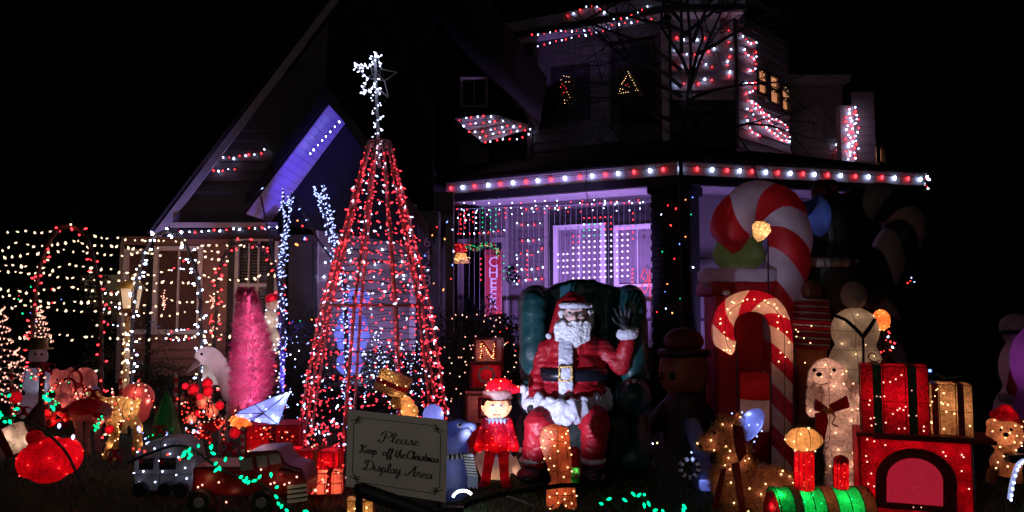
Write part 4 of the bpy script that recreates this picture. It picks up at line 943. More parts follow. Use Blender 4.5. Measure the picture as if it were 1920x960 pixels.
# helix strings round the cone (one per strand), sagging between poles
rnd = random.Random(77)
def helix(turns, a0, t0, t1, pat, sp, label, sg_=1):
    P = []; n = int(turns * 30)
    for i in range(n + 1):
        q = i / n; a = a0 + q * turns * 6.283 * sg_; t = t0 + (t1 - t0) * q; p = legp(a, t); p.z += rnd.uniform(-.018, .018) - .01; P.append(p + Vector((math.cos(a), math.sin(a), 0)) * .012)
    return string_lights(P, sp, pat, RW, label, 'strings wound round the tall light tree', r=.0105, l=.024, jit=.9, wr=.0048)
helix(16, .3, .03, 1, 'RRRRWRR', .115, 'string of red and white bulbs wound round the upper half of the tall light tree')
helix(11, 1.3, 1, 1.97, 'RRRRWR', .14, 'string of red and white bulbs wound round the lower half of the tall light tree')
helix(10, 2.5, .1, 1.9, 'RRWR', .15, 'second loose string winding the whole tall light tree the other way', -1)
ords = {12: 'rightmost', 218: 'left front', 192: 'leftmost', 258: 'middle front', 300: 'right front', 328: 'far right front', 160: 'left rear', 38: 'right rear'}
for i, a in enumerate(angs):
    if math.sin(a) > .75: continue
    P = []
    for j in range(60):
        t = .02 + 1.96 * j / 59; p = legp(a, t); ph = j * 1.3; P.append(p + Vector((math.cos(ph), math.sin(ph), 0)) * .028)
    string_lights(P, .09, 'RRRRRRW', RW, 'string of mostly red bulbs down the %s pole of the tall light tree' % ords[round(math.degrees(a))], 'strings down the poles of the light tree', r=.0098, l=.020, jit=1, wire=False)
P = [mastp(j / 40) + Vector((math.cos(j * 1.4) * .05, math.sin(j * 1.4) * .05, 0)) for j in range(33)]
string_lights(P, .045, 'W', RW, 'white string winding up the mast of the tall light tree', r=.010, l=.018, jit=1)
st = thing('star_topper', 'white lit star on top of the tall light tree, turned half sideways', 'star', fg.W(706, 190)); sP = []
for i in range(10):
    a = R(90 + 36 * i); r_ = .29 if i % 2 == 0 else .12; c = fg.W(705, 143); sP.append(c + Vector((math.cos(a) * r_ * .80, math.cos(a) * r_ * .5, math.sin(a) * r_)))
MB().tube(sP, .011, 6, closed=True).build('frame', M['polew'], st); MB().tube([sP[1], sP[5], sP[9], sP[3], sP[7]], .009, 6, closed=True).build('brace', M['polew'], st)
lt = MB(); rnd = random.Random(9)
for i in range(10):
    a, b = sP[i], sP[(i + 1) % 10]
    for q in range(11):
        p = a.lerp(b, q / 11)
        if p.x > fg.W(712, 143).x and p.z < sP[0].z - .1 : continue
        dd = Vector((rnd.uniform(-1, 1), rnd.uniform(-1, 0), rnd.uniform(-1, 1))).normalized(); lt.octa(p + dd * rnd.uniform(.01, .05), .011, .020, dd)
lt.build('bulb', G['whitet'], st, stuff=True)
for x, y in ((735, 125), (738, 118), (728, 185), (722, 190)): MB().octa(fg.W(x, y), .012, .02).build('unlit_bulb', M['glovem'], st)
# extra bulb pinpoints in the shrubs
def shrub_lights(c, rad, n, pat, label, seed):
    rnd = random.Random(seed); root = thing('shrub_lights', label, 'string lights', (c[0], c[1], c[2]), 'lights scattered in the shrubs'); by = {}; P = []
    for i in range(n):
        d = Vector((rnd.gauss(0, 1), -abs(rnd.gauss(0, 1)), rnd.gauss(0, 1))).normalized(); p = Vector(c) + Vector((d.x * rad[0], d.y * rad[1], d.z * rad[2])) * rnd.uniform(.75, 1.05)
        P.append(p); by.setdefault(RW[pat[i % len(pat)]], MB()).octa(p, .0095, .013, d)
    P.sort(key=lambda p: (round(p.z * 5), p.x)); MB().tube(P, .002, 3).build('wire', M['wire'], root)
    for c_, mb in by.items(): mb.build('bulb', G[c_], root, stuff=True)
shrub_lights((at(880, 650, 9.6).x, 9.6, .85), (.62, .42, .62), 75, 'pppsa', 'pinkish pinpoint lights in the shrub between metal tree and armchair', 1)
shrub_lights((at(945, 640, 9.7).x, 9.7, 1.0), (.25, .25, .5), 24, 'pps', 'pinkish pinpoint lights in the tall shrub by the armchair', 2)
shrub_lights((at(740, 690, 10.0).x, 9.9, .5), (.5, .4, .6), 46, 'uuwu', 'blue white pinpoints in the low shrub behind the metal tree', 3)
shrub_lights((at(545, 650, 10.2).x, 10.2, .55), (.6, .4, .6), 42, 'uwuu', 'blue white pinpoints in the hedge left of the metal tree', 4)
# ================================================================ ARMCHAIR AND SANTA
M['satinw'] = mat('white_satin', (.60, .60, .70), .5, .12, 10, .5, 24)
f = Fig(7.05); ch = thing('inflatable_armchair', 'giant dark green inflatable wing armchair holding the seated Santa', 'armchair', ground(1095, 7.0))
def sbox(f, pts, d0, d1): # prism outline in photo scale with depth
    f.mb.prism([f.W(x, y, d0) for x, y in pts], (0, d1 - d0, 0))
sbox(f, [(1018, 880), (1018, 548), (1040, 532), (1075, 523), (1110, 523), (1145, 533), (1168, 548), (1168, 880)], .05, .34)
for s_, (xa, xb, xc) in enumerate(((976, 1024, 1000), (1160, 1214, 1188))):
    f.c(xc + (22 if s_ == 0 else -22), 560, 22, xc + (22 if s_ == 0 else -22), 740, 26, .06, .06)
    f.c(xc - 3, 562, 26, xc, 690, 27, -.02, -.02); f.c(xc, 565, 24, xc, 700, 26, -.25, -.3); f.e(xc - 6 * (1 if s_ else -1), 548, 22, 16, 30, -.05)
    f_arm = Fig(7.05); f_arm.c(xc, 735, 30, xc, 745, 31, .1, -.30 if s_ == 0 else -.62); f_arm.c(xc, 800, 34, xc, 860, 32, .0, -.30 if s_ == 0 else -.50); f_arm.c(xc, 860, 30, xc, 800, 30, .2, .2)
    o = f_arm.done('armrest', M['greenfab'], ch, .035, 8); folds(o.data, .02, (8, 8, 8), 4)
o = f.done('winged_backrest', M['greenfab'], ch, .026, 12); folds(o.data, .022, (5, 5, 8), 2)
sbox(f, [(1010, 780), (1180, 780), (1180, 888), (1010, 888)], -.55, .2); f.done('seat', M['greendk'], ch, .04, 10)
# floodlit patch of the chair back up to the shadow edge, put in colour
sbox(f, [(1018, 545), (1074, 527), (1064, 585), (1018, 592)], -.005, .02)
f.done('lit_back_patch', mat('lit_teal_nylon', (.02, .10, .13), .4, .2, 4, .4, 14), ch, .02, 3)
for (x, y, d, r_, Yd) in ((1188, 727, -.68, 14, 0), (1008, 592, -.10, 11, 0)):
    pm = thing('peppermint', 'red and white peppermint disc on the %s' % ('front of the right armrest' if x > 1100 else 'left side of the chair back'), 'candy ornament', f.W(x, y + r_, d)); n = 12
    c = f.W(x, y, d); rr = r_ * f.k
    for q in range(n):
        a0 = 2 * math.pi * q / n + .2; a1 = 2 * math.pi * (q + 1) / n + .2; mid = [a0 + (a1 - a0) * t / 3 for t in range(4)]
        pts = [c] + [c + Vector((math.cos(a) * rr, 0, math.sin(a) * rr)) for a in mid]
        mb = MB(); mb.prism(pts, (0, .03, 0)); mb.build('wedge', M['inflr'] if q % 2 else M['fur'], pm)
sa = thing('santa_figure', 'life size Santa figure sitting in the green armchair, one hand raised', 'person', ground(1080, 6.7)); f = Fig(6.7)
# red suit, one continuous skin
f.e(1073, 700, 64, 52, 48).e(1074, 655, 55, 40, 36).e(1075, 735, 66, 30, 52, -.03)
f.c(1026, 654, 19, 1126, 652, 19); f.c(1020, 660, 19, 1008, 708, 17, 0, -.04); f.c(1008, 708, 17, 1004, 750, 14, -.04, -.16)
f.c(1128, 657, 20, 1164, 684, 19, 0, -.04); f.c(1164, 684, 18, 1178, 642, 14, -.04, -.1)
f.c(1044, 768, 34, 1012, 796, 28, 0, -.36); f.c(1102, 768, 34, 1116, 796, 27, 0, -.36)
f.c(1012, 798, 27, 1000, 868, 21, -.38, -.30); f.c(1116, 798, 26, 1112, 866, 20, -.38, -.30)
o = f.done('suit', M['suit'], sa, .015, 5); folds(o.data, .018, (8, 8, 14), 3); folds(o.data, .014, (22, 22, 46), 9)
# fur hem like a skirt
for i in range(15):
    t = i / 14; x = 990 + 146 * t; y = 748 + 22 * math.sin(t * math.pi) + (3 if i % 2 else -3); d = -.08 - .30 * math.sin(t * math.pi); f.c(x, y - 10, 10, x, y + 12, 12 + (i % 3) * 1.5, d, d - .02)
o = f.done('fur_hem', M['satinw'], sa, .012, 3); folds(o.data, .022, (16, 16, 8), 5)
pl = MB(); rows_p = 44; colsn = 9; vs = []
for i in range(rows_p + 1):
    t = i / rows_p; y = 634 + 112 * t; d = -.155 - .115 * math.sin(min(1, t * 1.15) * math.pi * .62)
    for j in range(colsn + 1):
        u = j / colsn * 2 - 1; x = 1061 + u * (13.5 + 1.5 * noise.noise(Vector((i * .5, j, 0)))) ; q = f.W(x, y, d + .012 * u * u); q.y -= .010 * abs(noise.noise(Vector((u * 2 + i * .12, i * .45, 1)))) * 3; vs.append(q)
n = len(vs); pl.add(vs + [v + Vector((0, .03, 0)) for v in vs], [(i * (colsn + 1) + j, (i + 1) * (colsn + 1) + j, (i + 1) * (colsn + 1) + j + 1, i * (colsn + 1) + j + 1) for i in range(rows_p) for j in range(colsn)])
for i in range(rows_p):
    for (j, s_) in ((0, 1), (colsn, -1)):
        a, b = i * (colsn + 1) + j, (i + 1) * (colsn + 1) + j; pl.f.append((a, a + n, b + n, b) if s_ > 0 else (b, b + n, a + n, a))
pl.build('fur_placket', M['satinw'], sa, smooth=True)
P = []
for i in range(40):
    a = 2 * math.pi * i / 40; q = f.W(1073, 700); P.append(Vector((q.x + math.cos(a) * 65.5 * f.k, q.y + math.sin(a) * 49.5 * f.k, q.z + math.cos(a) * .0)))
mb = MB(); n = len(P); vs = []
for z in (-11 * f.k, 11 * f.k):
    for sc_ in (1.0, 1.035): vs += [Vector((p.x - q.x, p.y - q.y, 0)) * sc_ + Vector((q.x, q.y, p.z + z)) for p in P]
mb.add(vs, [(n + i, n + (i + 1) % n, 3 * n + (i + 1) % n, 3 * n + i) for i in range(n)] + [(2 * n + i, 3 * n + i, 3 * n + (i + 1) % n, 2 * n + (i + 1) % n) for i in range(n)] + [(i, (i + 1) % n, n + (i + 1) % n, n + i) for i in range(n)])
be = mb.build('belt', M['black'], sa, smooth=True)
mb = MB(); c = f.W(1060, 701, -.272)
for (dx, dz, hx, hz) in ((-.052, 0, .008, .066), (.052, 0, .008, .066), (0, .058, .044, .008), (0, -.058, .044, .008)): mb.box(c + Vector((dx, 0, dz)), (hx, .010, hz))
mb.build('buckle', M['gold'], sa)
# head: one skin with nose, brow and cheeks
hx, hy = 1078, 592
f.e(hx, hy, 24, 29, 25, -.02).e(hx - 2, hy + 4, 17, 13, 10, -.11).e(hx - 13, hy + 5, 7.5, 6.5, 7, -.12).e(hx + 13, hy + 5, 7.5, 6.5, 7, -.115).e(hx - 2, hy + 3, 5.5, 6, 6.5, -.165).e(hx, hy - 10, 17, 5, 9, -.105).c(hx, hy + 20, 16, hx, hy + 45, 18, 0, .02)
f.e(hx - 25, hy, 4, 7, 5, .0).e(hx + 25, hy, 4, 7, 5, .0)
f.done('head', M['skin'], sa, .008, 3)
for dx in (-10, 9):
    f.e(hx + dx, hy - 4, 4.2, 3.2, 3, -.136); e_ = f.done('eye', M['eyew'], sa); f.e(hx + dx, hy - 4, 1.9, 2.0, 1.2, -.150); f.done('pupil', M['eye'], e_)
    f.c(hx + dx - 4, hy - 12, 1.5, hx + dx + 4, hy - 12.5, 1.6, -.132); f.done('eyebrow', M['beard'], sa, .006, 1)
rnd = random.Random(12)
for i in range(190):
    t = rnd.random(); a = rnd.uniform(-1, 1); y = hy + 12 + t * 46; wd = 33 * math.sqrt(max(0, 1 - (t - .25) ** 2 * 1.15)); x = hx - 4 + a * wd
    if t < .16 and abs(a) < .42: continue
    f.e(x, y, rnd.uniform(3.5, 6.5), rnd.uniform(3.5, 6), 6, -.10 - .07 * math.cos(a * 1.5) * (1 - t * .3), rnd.uniform(0, 180))
for i in range(50):
    s_ = rnd.choice((-1, 1)); f.e(hx + s_ * rnd.uniform(21, 30) + (4 if s_ > 0 else 0), hy + rnd.uniform(-20, 26), 4.5, 4.5, 6, rnd.uniform(-.08, .04))
f.c(hx - 3, hy + 12, 4, hx - 20, hy + 20, 3, -.17, -.13); f.c(hx + 1, hy + 12, 4, hx + 18, hy + 20, 3, -.17, -.13)
f.done('beard', M['beard'], sa, .009, 1)
f.e(hx - 2, hy + 17, 5, 1.8, 3, -.155); f.done('mouth', M['ribbon'], sa)
f.e(hx - 2, hy - 25, 24, 16, 24, 0).c(hx - 6, hy - 34, 13, hx - 22, hy - 24, 11, .01, 0).c(hx - 24, hy - 22, 11, hx - 36, hy + 8, 8, -.01, -.04).c(hx - 36, hy + 8, 8, hx - 47, hy + 34, 4, -.04, -.08)
f.done('hat', M['suit'], sa, .012, 4)
for i in range(14):
    a = math.pi * (1.0 + i / 13); f.e(hx - 1 + math.cos(a) * 26, hy - 19, 6.5, 6, 6, math.sin(a) * 27 * f.k)
f.done('hat_band', M['fur'], sa, .010, 2)
f.e(hx - 49, hy + 38, 6, 6, 6, -.09); f.done('pompom', M['fur'], sa, .008, 1)
f.e(1177, 626, 22, 13, 20, -.1, -8).e(1164, 624, 7, 8, 9, -.13).e(1192, 621, 7, 8, 9, -.12); f.done('cuff', M['fur'], sa, .010, 2)
f.e(1002, 754, 20, 12, 19, -.17); f.done('cuff', M['fur'], sa, .010, 2)
# gloved hands: palm with four bent fingers and a thumb leaving its side
f.e(1170, 604, 11, 13, 6, -.11, -12); 
for (x0, y0, x1, y1, x2, y2) in ((1161, 598, 1156, 586, 1152, 579), (1167, 595, 1164, 581, 1161, 573), (1173, 594, 1173, 580, 1171, 572), (1179, 597, 1181, 585, 1181, 578)):
    f.c(x0, y0, 3.2, x1, y1, 2.9, -.11, -.125).c(x1, y1, 2.9, x2, y2, 2.4, -.125, -.15)
f.c(1162, 608, 3.6, 1153, 603, 3.2, -.12, -.14).c(1153, 603, 3.1, 1149, 596, 2.6, -.14, -.15)
f.c(1172, 612, 10, 1177, 622, 10, -.11, -.1); f.done('glove', M['glovem'], sa, .007, 3)
f.e(1000, 768, 12, 10, 7, -.24, 10)
for j in range(4): f.c(993 + j * 5, 774, 3.1, 990 + j * 5.4, 784 + (j % 3), 2.8, -.27, -.30); f.c(990 + j * 5.4, 784 + (j % 3), 2.8, 990 + j * 5.4, 790, 2.4, -.30, -.29)
f.c(1011, 768, 3.4, 1017, 776, 3, -.26, -.28); f.done('glove', M['glovem'], sa, .007, 3)
for (x, x2) in ((999, 992), (1111, 1116)):
    f.e(x, 862, 25, 9, 25, -.30); f.done('trouser_cuff', M['fur'], sa, .012, 2)
    f.c(x, 872, 19, x, 886, 20, -.30, -.31).e(x2, 891, 22, 13, 36, -.42); f.done('boot', M['black'], sa, .014, 4)
# back-lit dark grey cushion between chair and elf
# ================================================================ ELF
def lamps(o, root, *a, **k): return light_up(o, root, *a, **k)
f = Fig(6.45); el = thing('lit_elf', 'glowing red suited elf doll with white collar and Santa hat, arms hanging', 'light figure', ground(930, 6.45))
f.c(932, 790, 16, 932, 822, 27, 0, 0).e(932, 836, 30, 10, 20).c(914, 792, 11, 905, 822, 10).c(905, 822, 11, 898, 838, 10, 0, -.02).c(950, 792, 11, 958, 822, 10).c(958, 822, 11, 964, 838, 10, 0, -.02)
o = f.done('tunic', M['litred'], el, .012, 3); lamps(o, el, 20, .05, 'redsoft', (1, .10, .08), .10, 10, .03, cond=lambda p, n: n.y < -.3)
f.c(921, 838, 11, 914, 880, 9).c(914, 880, 9, 909, 908, 9).e(906, 910, 10, 6, 14, -.03).c(944, 838, 11, 945, 880, 9).c(945, 880, 9, 948, 908, 9).e(950, 910, 10, 6, 14, -.03)
o = f.done('trousers', M['litred'], el, .012, 3); [lamp('bulb_light', f.W(x, y), (1, .12, .08), .035, .02, el) for x, y in ((917, 862), (944, 862), (912, 892), (946, 892))]
f.e(931, 765, 26, 21, 20).e(931, 780, 15, 8, 12).e(929, 770, 3, 2.6, 3, -.10).e(906, 764, 4, 6, 3).e(956, 764, 4, 6, 3)
o = f.done('head', M['litskin'], el, .010, 3); lamps(o, el, 9, .06, 'amber', (1, .50, .38), .32, 6, .06, cond=lambda p, n: n.y < -.5)
for x in (924, 939): f.e(x, 760, 3, 3.2, 2, -.094); e_ = f.done('eye', M['eyew'], el); f.e(x + .4, 760.5, 1.5, 2, 1.2, -.102); f.done('pupil', M['eye'], e_)
f.c(924, 778, 1, 938, 778, 1, -.09); f.done('mouth', M['ribbon'], el)
f.e(931, 747, 26.5, 7, 21, .02).e(906, 755, 4, 7, 9, -.02).e(956, 755, 4, 7, 9, -.02); 
for j in range(6): f.e(911 + j * 8, 749, 5, 3.2, 5, -.068)
f.done('hair', M['hair'], el, .009, 2)
for a in range(9):
    q = math.pi * (1 + a / 8); x = 932 + math.cos(q) * 18; f.mb.prism([f.W(x - 5, 784, math.sin(q) * .07), f.W(x + 5, 784, math.sin(q) * .07), f.W(x + math.cos(q) * 3, 796, math.sin(q) * .10)], (0, -.008, 0))
f.e(932, 786, 19, 4, 15); f.done('collar', M['collar'], el)
f.e(932, 737, 29, 11, 23).e(934, 745, 28, 6, 22); f.done('hat_band', M['litwhite'], el, .010, 3)
f.c(930, 730, 20, 944, 724, 15).c(944, 724, 15, 962, 730, 9).c(962, 730, 9, 974, 730, 6); o = f.done('hat', M['litred'], el, .010, 3); lamps(o, el, 8, .05, 'amber', (1, .15, .08), .25, 5, .04)
f.e(981, 730, 8, 9, 8); f.done('pompom', M['fur'], el, .008, 1)
lamp('bulb_light', f.W(925, 738, .0), (1, .6, .4), .3, .02, el); lamp('bulb_light', f.W(942, 738, .0), (1, .6, .4), .3, .02, el)
for s_, x in ((-1, 893), (1, 969)):
    f.e(x, 842, 7, 5, 5)
    for j in range(4): f.c(x + s_ * 3, 840 + j * 2, 1.7, x + s_ * (10 - j), 840 + j * 3, 1.4, 0, -.02)
    f.c(x, 839, 1.8, x + s_ * 3, 834, 1.5, -.02, -.02); f.done('hand', M['litskin'], el, .006, 2)
    lamp('bulb_light', f.W(x - s_ * 5, 841, -.0), (1, .4, .2), .10, .01, el)
# ================================================================ LETTER BLOCKS
def block(ch, x0, y0, x1, y1, Y, red, label, rot=4):
    f = Fig(Y); k = f.k; hx_ = (x1 - x0) / 2 * k; hz = (y1 - y0) / 2 * k; c = f.W((x0 + x1) / 2, (y0 + y1) / 2, hx_)
    root = thing('letter_block', label, 'block', c - Vector((0, 0, hz)), 'stacked letter blocks'); Mz = Matrix.Rotation(R(rot), 3, 'Z')
    MB().box(c, (hx_, hx_, hz), Mz).build('box', M['litred'] if red else M['pinkmesh'], root)
    mb = MB(); q = hx_ + .004
    for a in (-1, 1):
        mb.box(c + Mz @ Vector((a * hx_, -q, 0)), (.012, .006, hz + .01), Mz); mb.box(c + Mz @ Vector((0, -q - .002, a * hz)), (hx_, .005, .012), Mz)
    mb.build('frame', M['ribbon'] if not red else M['truck'], root, stuff=True)
    if ch: text(ch, hz * 2.1, c + Mz @ Vector((0, -hx_ - .008, 0)), M['fur'] if red else M['litred'], root, 'letter', .01, (math.pi / 2, 0, R(rot)))
    for i in range(4): lamp('bulb_light', c + Vector((random.uniform(-.6, .6) * hx_, -hx_ * .5, random.uniform(-.6, .6) * hz)), (1, .35, .25), .10, .02, root)
    return root, c, hx_, hz
M['pinkmesh'] = tinsel('pink_white_mesh', (.62, .34, .36), .5, 110)
_, cB, hB, zB = block('N', 889, 634, 941, 678, 7.3, False, 'top block of the stack, pale mesh with a red letter N')
rnd = random.Random(2)
for (x0, y0, x1, y1, dsc) in ((902, 672, 902, 642, 'left'), (902, 642, 926, 672, 'slanting'), (926, 672, 926, 642, 'right')):
    string_lights([at(x0, y0, 7.26), at(x1, y1, 7.26)], .022, 'om', RW, 'tiny orange lights on the %s stroke of the red letter N' % dsc, 'tiny lights on the letter N', r=.007, l=.008, wire=False)
block('O', 882, 680, 940, 724, 7.3, True, 'middle block of the stack, dark red with a pale letter O')
block('E', 874, 736, 936, 790, 7.3, False, 'lower block of the stack, pale mesh with red letter, half behind the elf')
block('L', 876, 792, 940, 850, 7.3, True, 'bottom red block of the stack, mostly hidden behind the shark')
# ================================================================ SHARK WITH SCARF
f = Fig(6.0); sh = thing('shark_figure', 'blue grey shark figure wearing a black and white striped scarf', 'light figure', ground(860, 6.0))
f.c(848, 915, 30, 850, 840, 29).e(848, 815, 28, 26, 26).c(860, 806, 20, 885, 800, 9, -.0, -.06); o = f.done('body', M['shark'], sh, .014, 4)
lamps(o, sh, 0, .1, None, (.5, .55, 1), .0, 0)
for q in ((850, 830), (845, 875), (858, 808)): lamp('bulb_light', f.W(q[0], q[1], -.02), (.42, .5, 1), .35, .02, sh)
f.c(850, 828, 22, 876, 810, 9, -.04, -.085).e(862, 826, 16, 10, 14, -.05, -30).c(846, 900, 24, 846, 850, 23, -.045); f.done('belly', M['sharkw'], sh, .012, 4)
f.e(861, 797, 4.5, 4.5, 3, -.085); e_ = f.done('eye', M['eyew'], sh); f.e(862, 797, 2.8, 3, 2.2, -.096); f.done('pupil', M['eye'], e_)
f.mb.prism([f.W(832, 800, -.02), f.W(842, 782, -.02), f.W(856, 796, -.02)], (0, .05, 0)); f.done('fin', M['shark'], sh)
nstr = 26
for i in range(nstr):
    a0 = math.pi + math.pi * i / nstr; a1 = math.pi + math.pi * (i + 1) / nstr; c = f.W(849, 849)
    P = [c + Vector((math.cos(a) * .135, math.sin(a) * .135, -.0)) for a in (a0, a1)]
    if i * 1: MB().tube(P, .03, 6, flat=.5).build('scarf_band', M['eyew'] if i % 2 else M['black'], sh)
for i in range(16):
    y = 850 + i * 2.6; x = 868 + i * .55; mb = MB(); f2 = Fig(5.87); a_, b_ = f2.W(x, y), f2.W(x + 19, y + 1.6); mb.prism([a_, b_, b_ + Vector((0, 0, -2.7 * f2.k)), a_ + Vector((0, 0, -2.7 * f2.k))], (0, .03, 0)); mb.build('scarf_band', M['eyew'] if i % 2 else M['black'], sh)
fr_ = MB(); f2 = Fig(5.87)
for i in range(9): fr_.tube([f2.W(878 + i * 2.1, 893), f2.W(877 + i * 2.2, 912 + (i % 3) * 2)], .005, 4)
fr_.build('fringe', M['collar'], sh, stuff=True)
P = []
for i in range(14): a = R(165 - 130 * i / 13); P.append(Fig(5.6).W(868, 936) + Vector((math.cos(a) * .075, 0, math.sin(a) * .062)))
rg = MB().tube(P, .010, 8).build('rope_light', G['tube'], None, smooth=True); tag(rg, 'short curved white glowing tube on the grass below the shark', 'rope light'); single(rg, P[0]); lamp('rope_glow', Fig(5.6).W(868, 930) + Vector((.05, -.12, .10)), (.8, .9, 1), .9, .03, rg)
# ================================================================ TAN LIT ANIMAL SEEN FROM BEHIND
f = Fig(5.75); tn = thing('lit_tan_animal', 'tan glowing animal figure seen from behind, in front of the Santa knees', 'light figure', ground(1050, 5.75))
f.e(1040, 822, 29, 26, 26).c(1042, 835, 28, 1048, 866, 24).c(1048, 866, 24, 1053, 900, 18).e(1040, 810, 20, 14, 18, -.03).c(1040, 922, 16, 1036, 948, 12).c(1064, 922, 16, 1070, 948, 12).e(1052, 915, 26, 16, 22)
f.c(1021, 806, 4, 1019, 800, 3).c(1063, 806, 4, 1066, 800, 3)
o = f.done('body', M['littan'], tn, .014, 4); lamps(o, tn, 34, .045, 'amber', (1, .34, .18), .05, 16, .035, cond=lambda p, n: n.y < -.25)
wires(o.data, wloc(o), [(f.W(1045, 880), Vector((0, 0, 1))), (f.W(1052, 925), Vector((0, 0, 1))), (f.W(1044, 850), Vector((1, 0, 0))), (f.W(1062, 850), Vector((1, 0, .12))), (f.W(1040, 822), Vector((.2, 0, 1)))], M['wire'], tn, .0022)
f.c(1078, 845, 9, 1082, 885, 9, .1).e(1080, 890, 9, 10, 8, .08); o = f.done('candle', M['litred'], tn, .010, 3); lamp('bulb_light', f.W(1079, 884, .06), (1, .3, .15), .35, .01, tn)
f.b(1068, 880, 1088, 915, .05, .12); f.done('green_patch', M['litgreen'], tn)
lamp('bulb_light', f.W(1076, 895, .1), (.3, 1, .3), .10, .01, tn)
# small blue-white and amber shape between the elf legs
f = Fig(6.75); pg = thing('penguin_figure', 'small white and blue lit figure behind the elf legs', 'light figure', ground(935, 6.75))
f.c(935, 860, 26, 935, 890, 22).e(975, 873, 18, 20, 14).c(905, 860, 16, 915, 890, 14); o = f.done('body', M['litwhite'], pg, .014, 4); f.e(935, 846, 24, 13, 22, -.03); f.done('hood', M['litblue'], pg, .014, 3)
lamp('bulb_light', f.W(930, 850, -.02), (.3, .6, 1), .35, .02, pg); lamp('bulb_light', f.W(928, 890, -.02), (1, .5, .25), .35, .02, pg); lamp('bulb_light', f.W(968, 880, -.02), (1, .5, .35), .12, .02, pg)

# ================================================================ SIGN
YS = 4.55; sgn = thing('keep_off_sign', 'square white sign reading Please Keep off the Christmas Display Area', 'sign', ground(744, YS))
p00, p10, p11, p01 = at(652, 768, YS), at(839, 788, YS + .02), at(836, 942, YS + .02), at(648, 912, YS)
mb = MB(); mb.prism([p00, p10, p11, p01], (0, .012, 0)); mb.build('board', M['boardw'], sgn)
def SP(u, v, o=.002):   # u 0..1, v 0..1 from top
    a = p00.lerp(p10, u); b = p01.lerp(p11, u); return a.lerp(b, v) + Vector((0, -o, 0))
def ribbon(mb, pts, wf, o=.0015):
    n = len(pts)
    for i in range(n - 1):
        (a, b), (c, d) = pts[i], pts[i + 1]; L = math.hypot(c - a, d - b)
        if L < 1e-6: continue
        wv = wf(c - a, d - b) / 2; nx, ny = -(d - b) / L * wv, (c - a) / L * wv; ex, ey = (c - a) / L * wv * .4, (d - b) / L * wv * .4
        mb.add([SP(a + nx - ex, b + ny - ey, o), SP(c + nx + ex, d + ny + ey, o), SP(c - nx + ex, d - ny + ey, o), SP(a - nx - ex, b - ny - ey, o)], [(0, 1, 2, 3)])
bd = MB(); fl = lambda dx, dy: .008
for pts in ([(.12, .085), (.88, .085)], [(.12, .915), (.88, .915)], [(.065, .17), (.065, .83)], [(.935, .17), (.935, .83)], [(.065, .17), (.10, .15), (.12, .085)], [(.935, .17), (.90, .15), (.88, .085)], [(.065, .83), (.10, .85), (.12, .915)], [(.935, .83), (.90, .85), (.88, .915)]): ribbon(bd, pts, fl)
for (cx_, cy_, sx, sy) in ((.09, .115, 1, 1), (.91, .115, -1, 1), (.09, .885, 1, -1), (.91, .885, -1, -1)):
    for a in (0, 45, 90, 150, -60):
        q = R(a); ribbon(bd, [(cx_, cy_), (cx_ + math.cos(q) * .03 * sx, cy_ + math.sin(q) * .03 * sy), (cx_ + math.cos(q) * .058 * sx, cy_ + math.sin(q) * .055 * sy)], lambda dx, dy: .012)
bd.build('border', M['ink'], sgn, stuff=True)
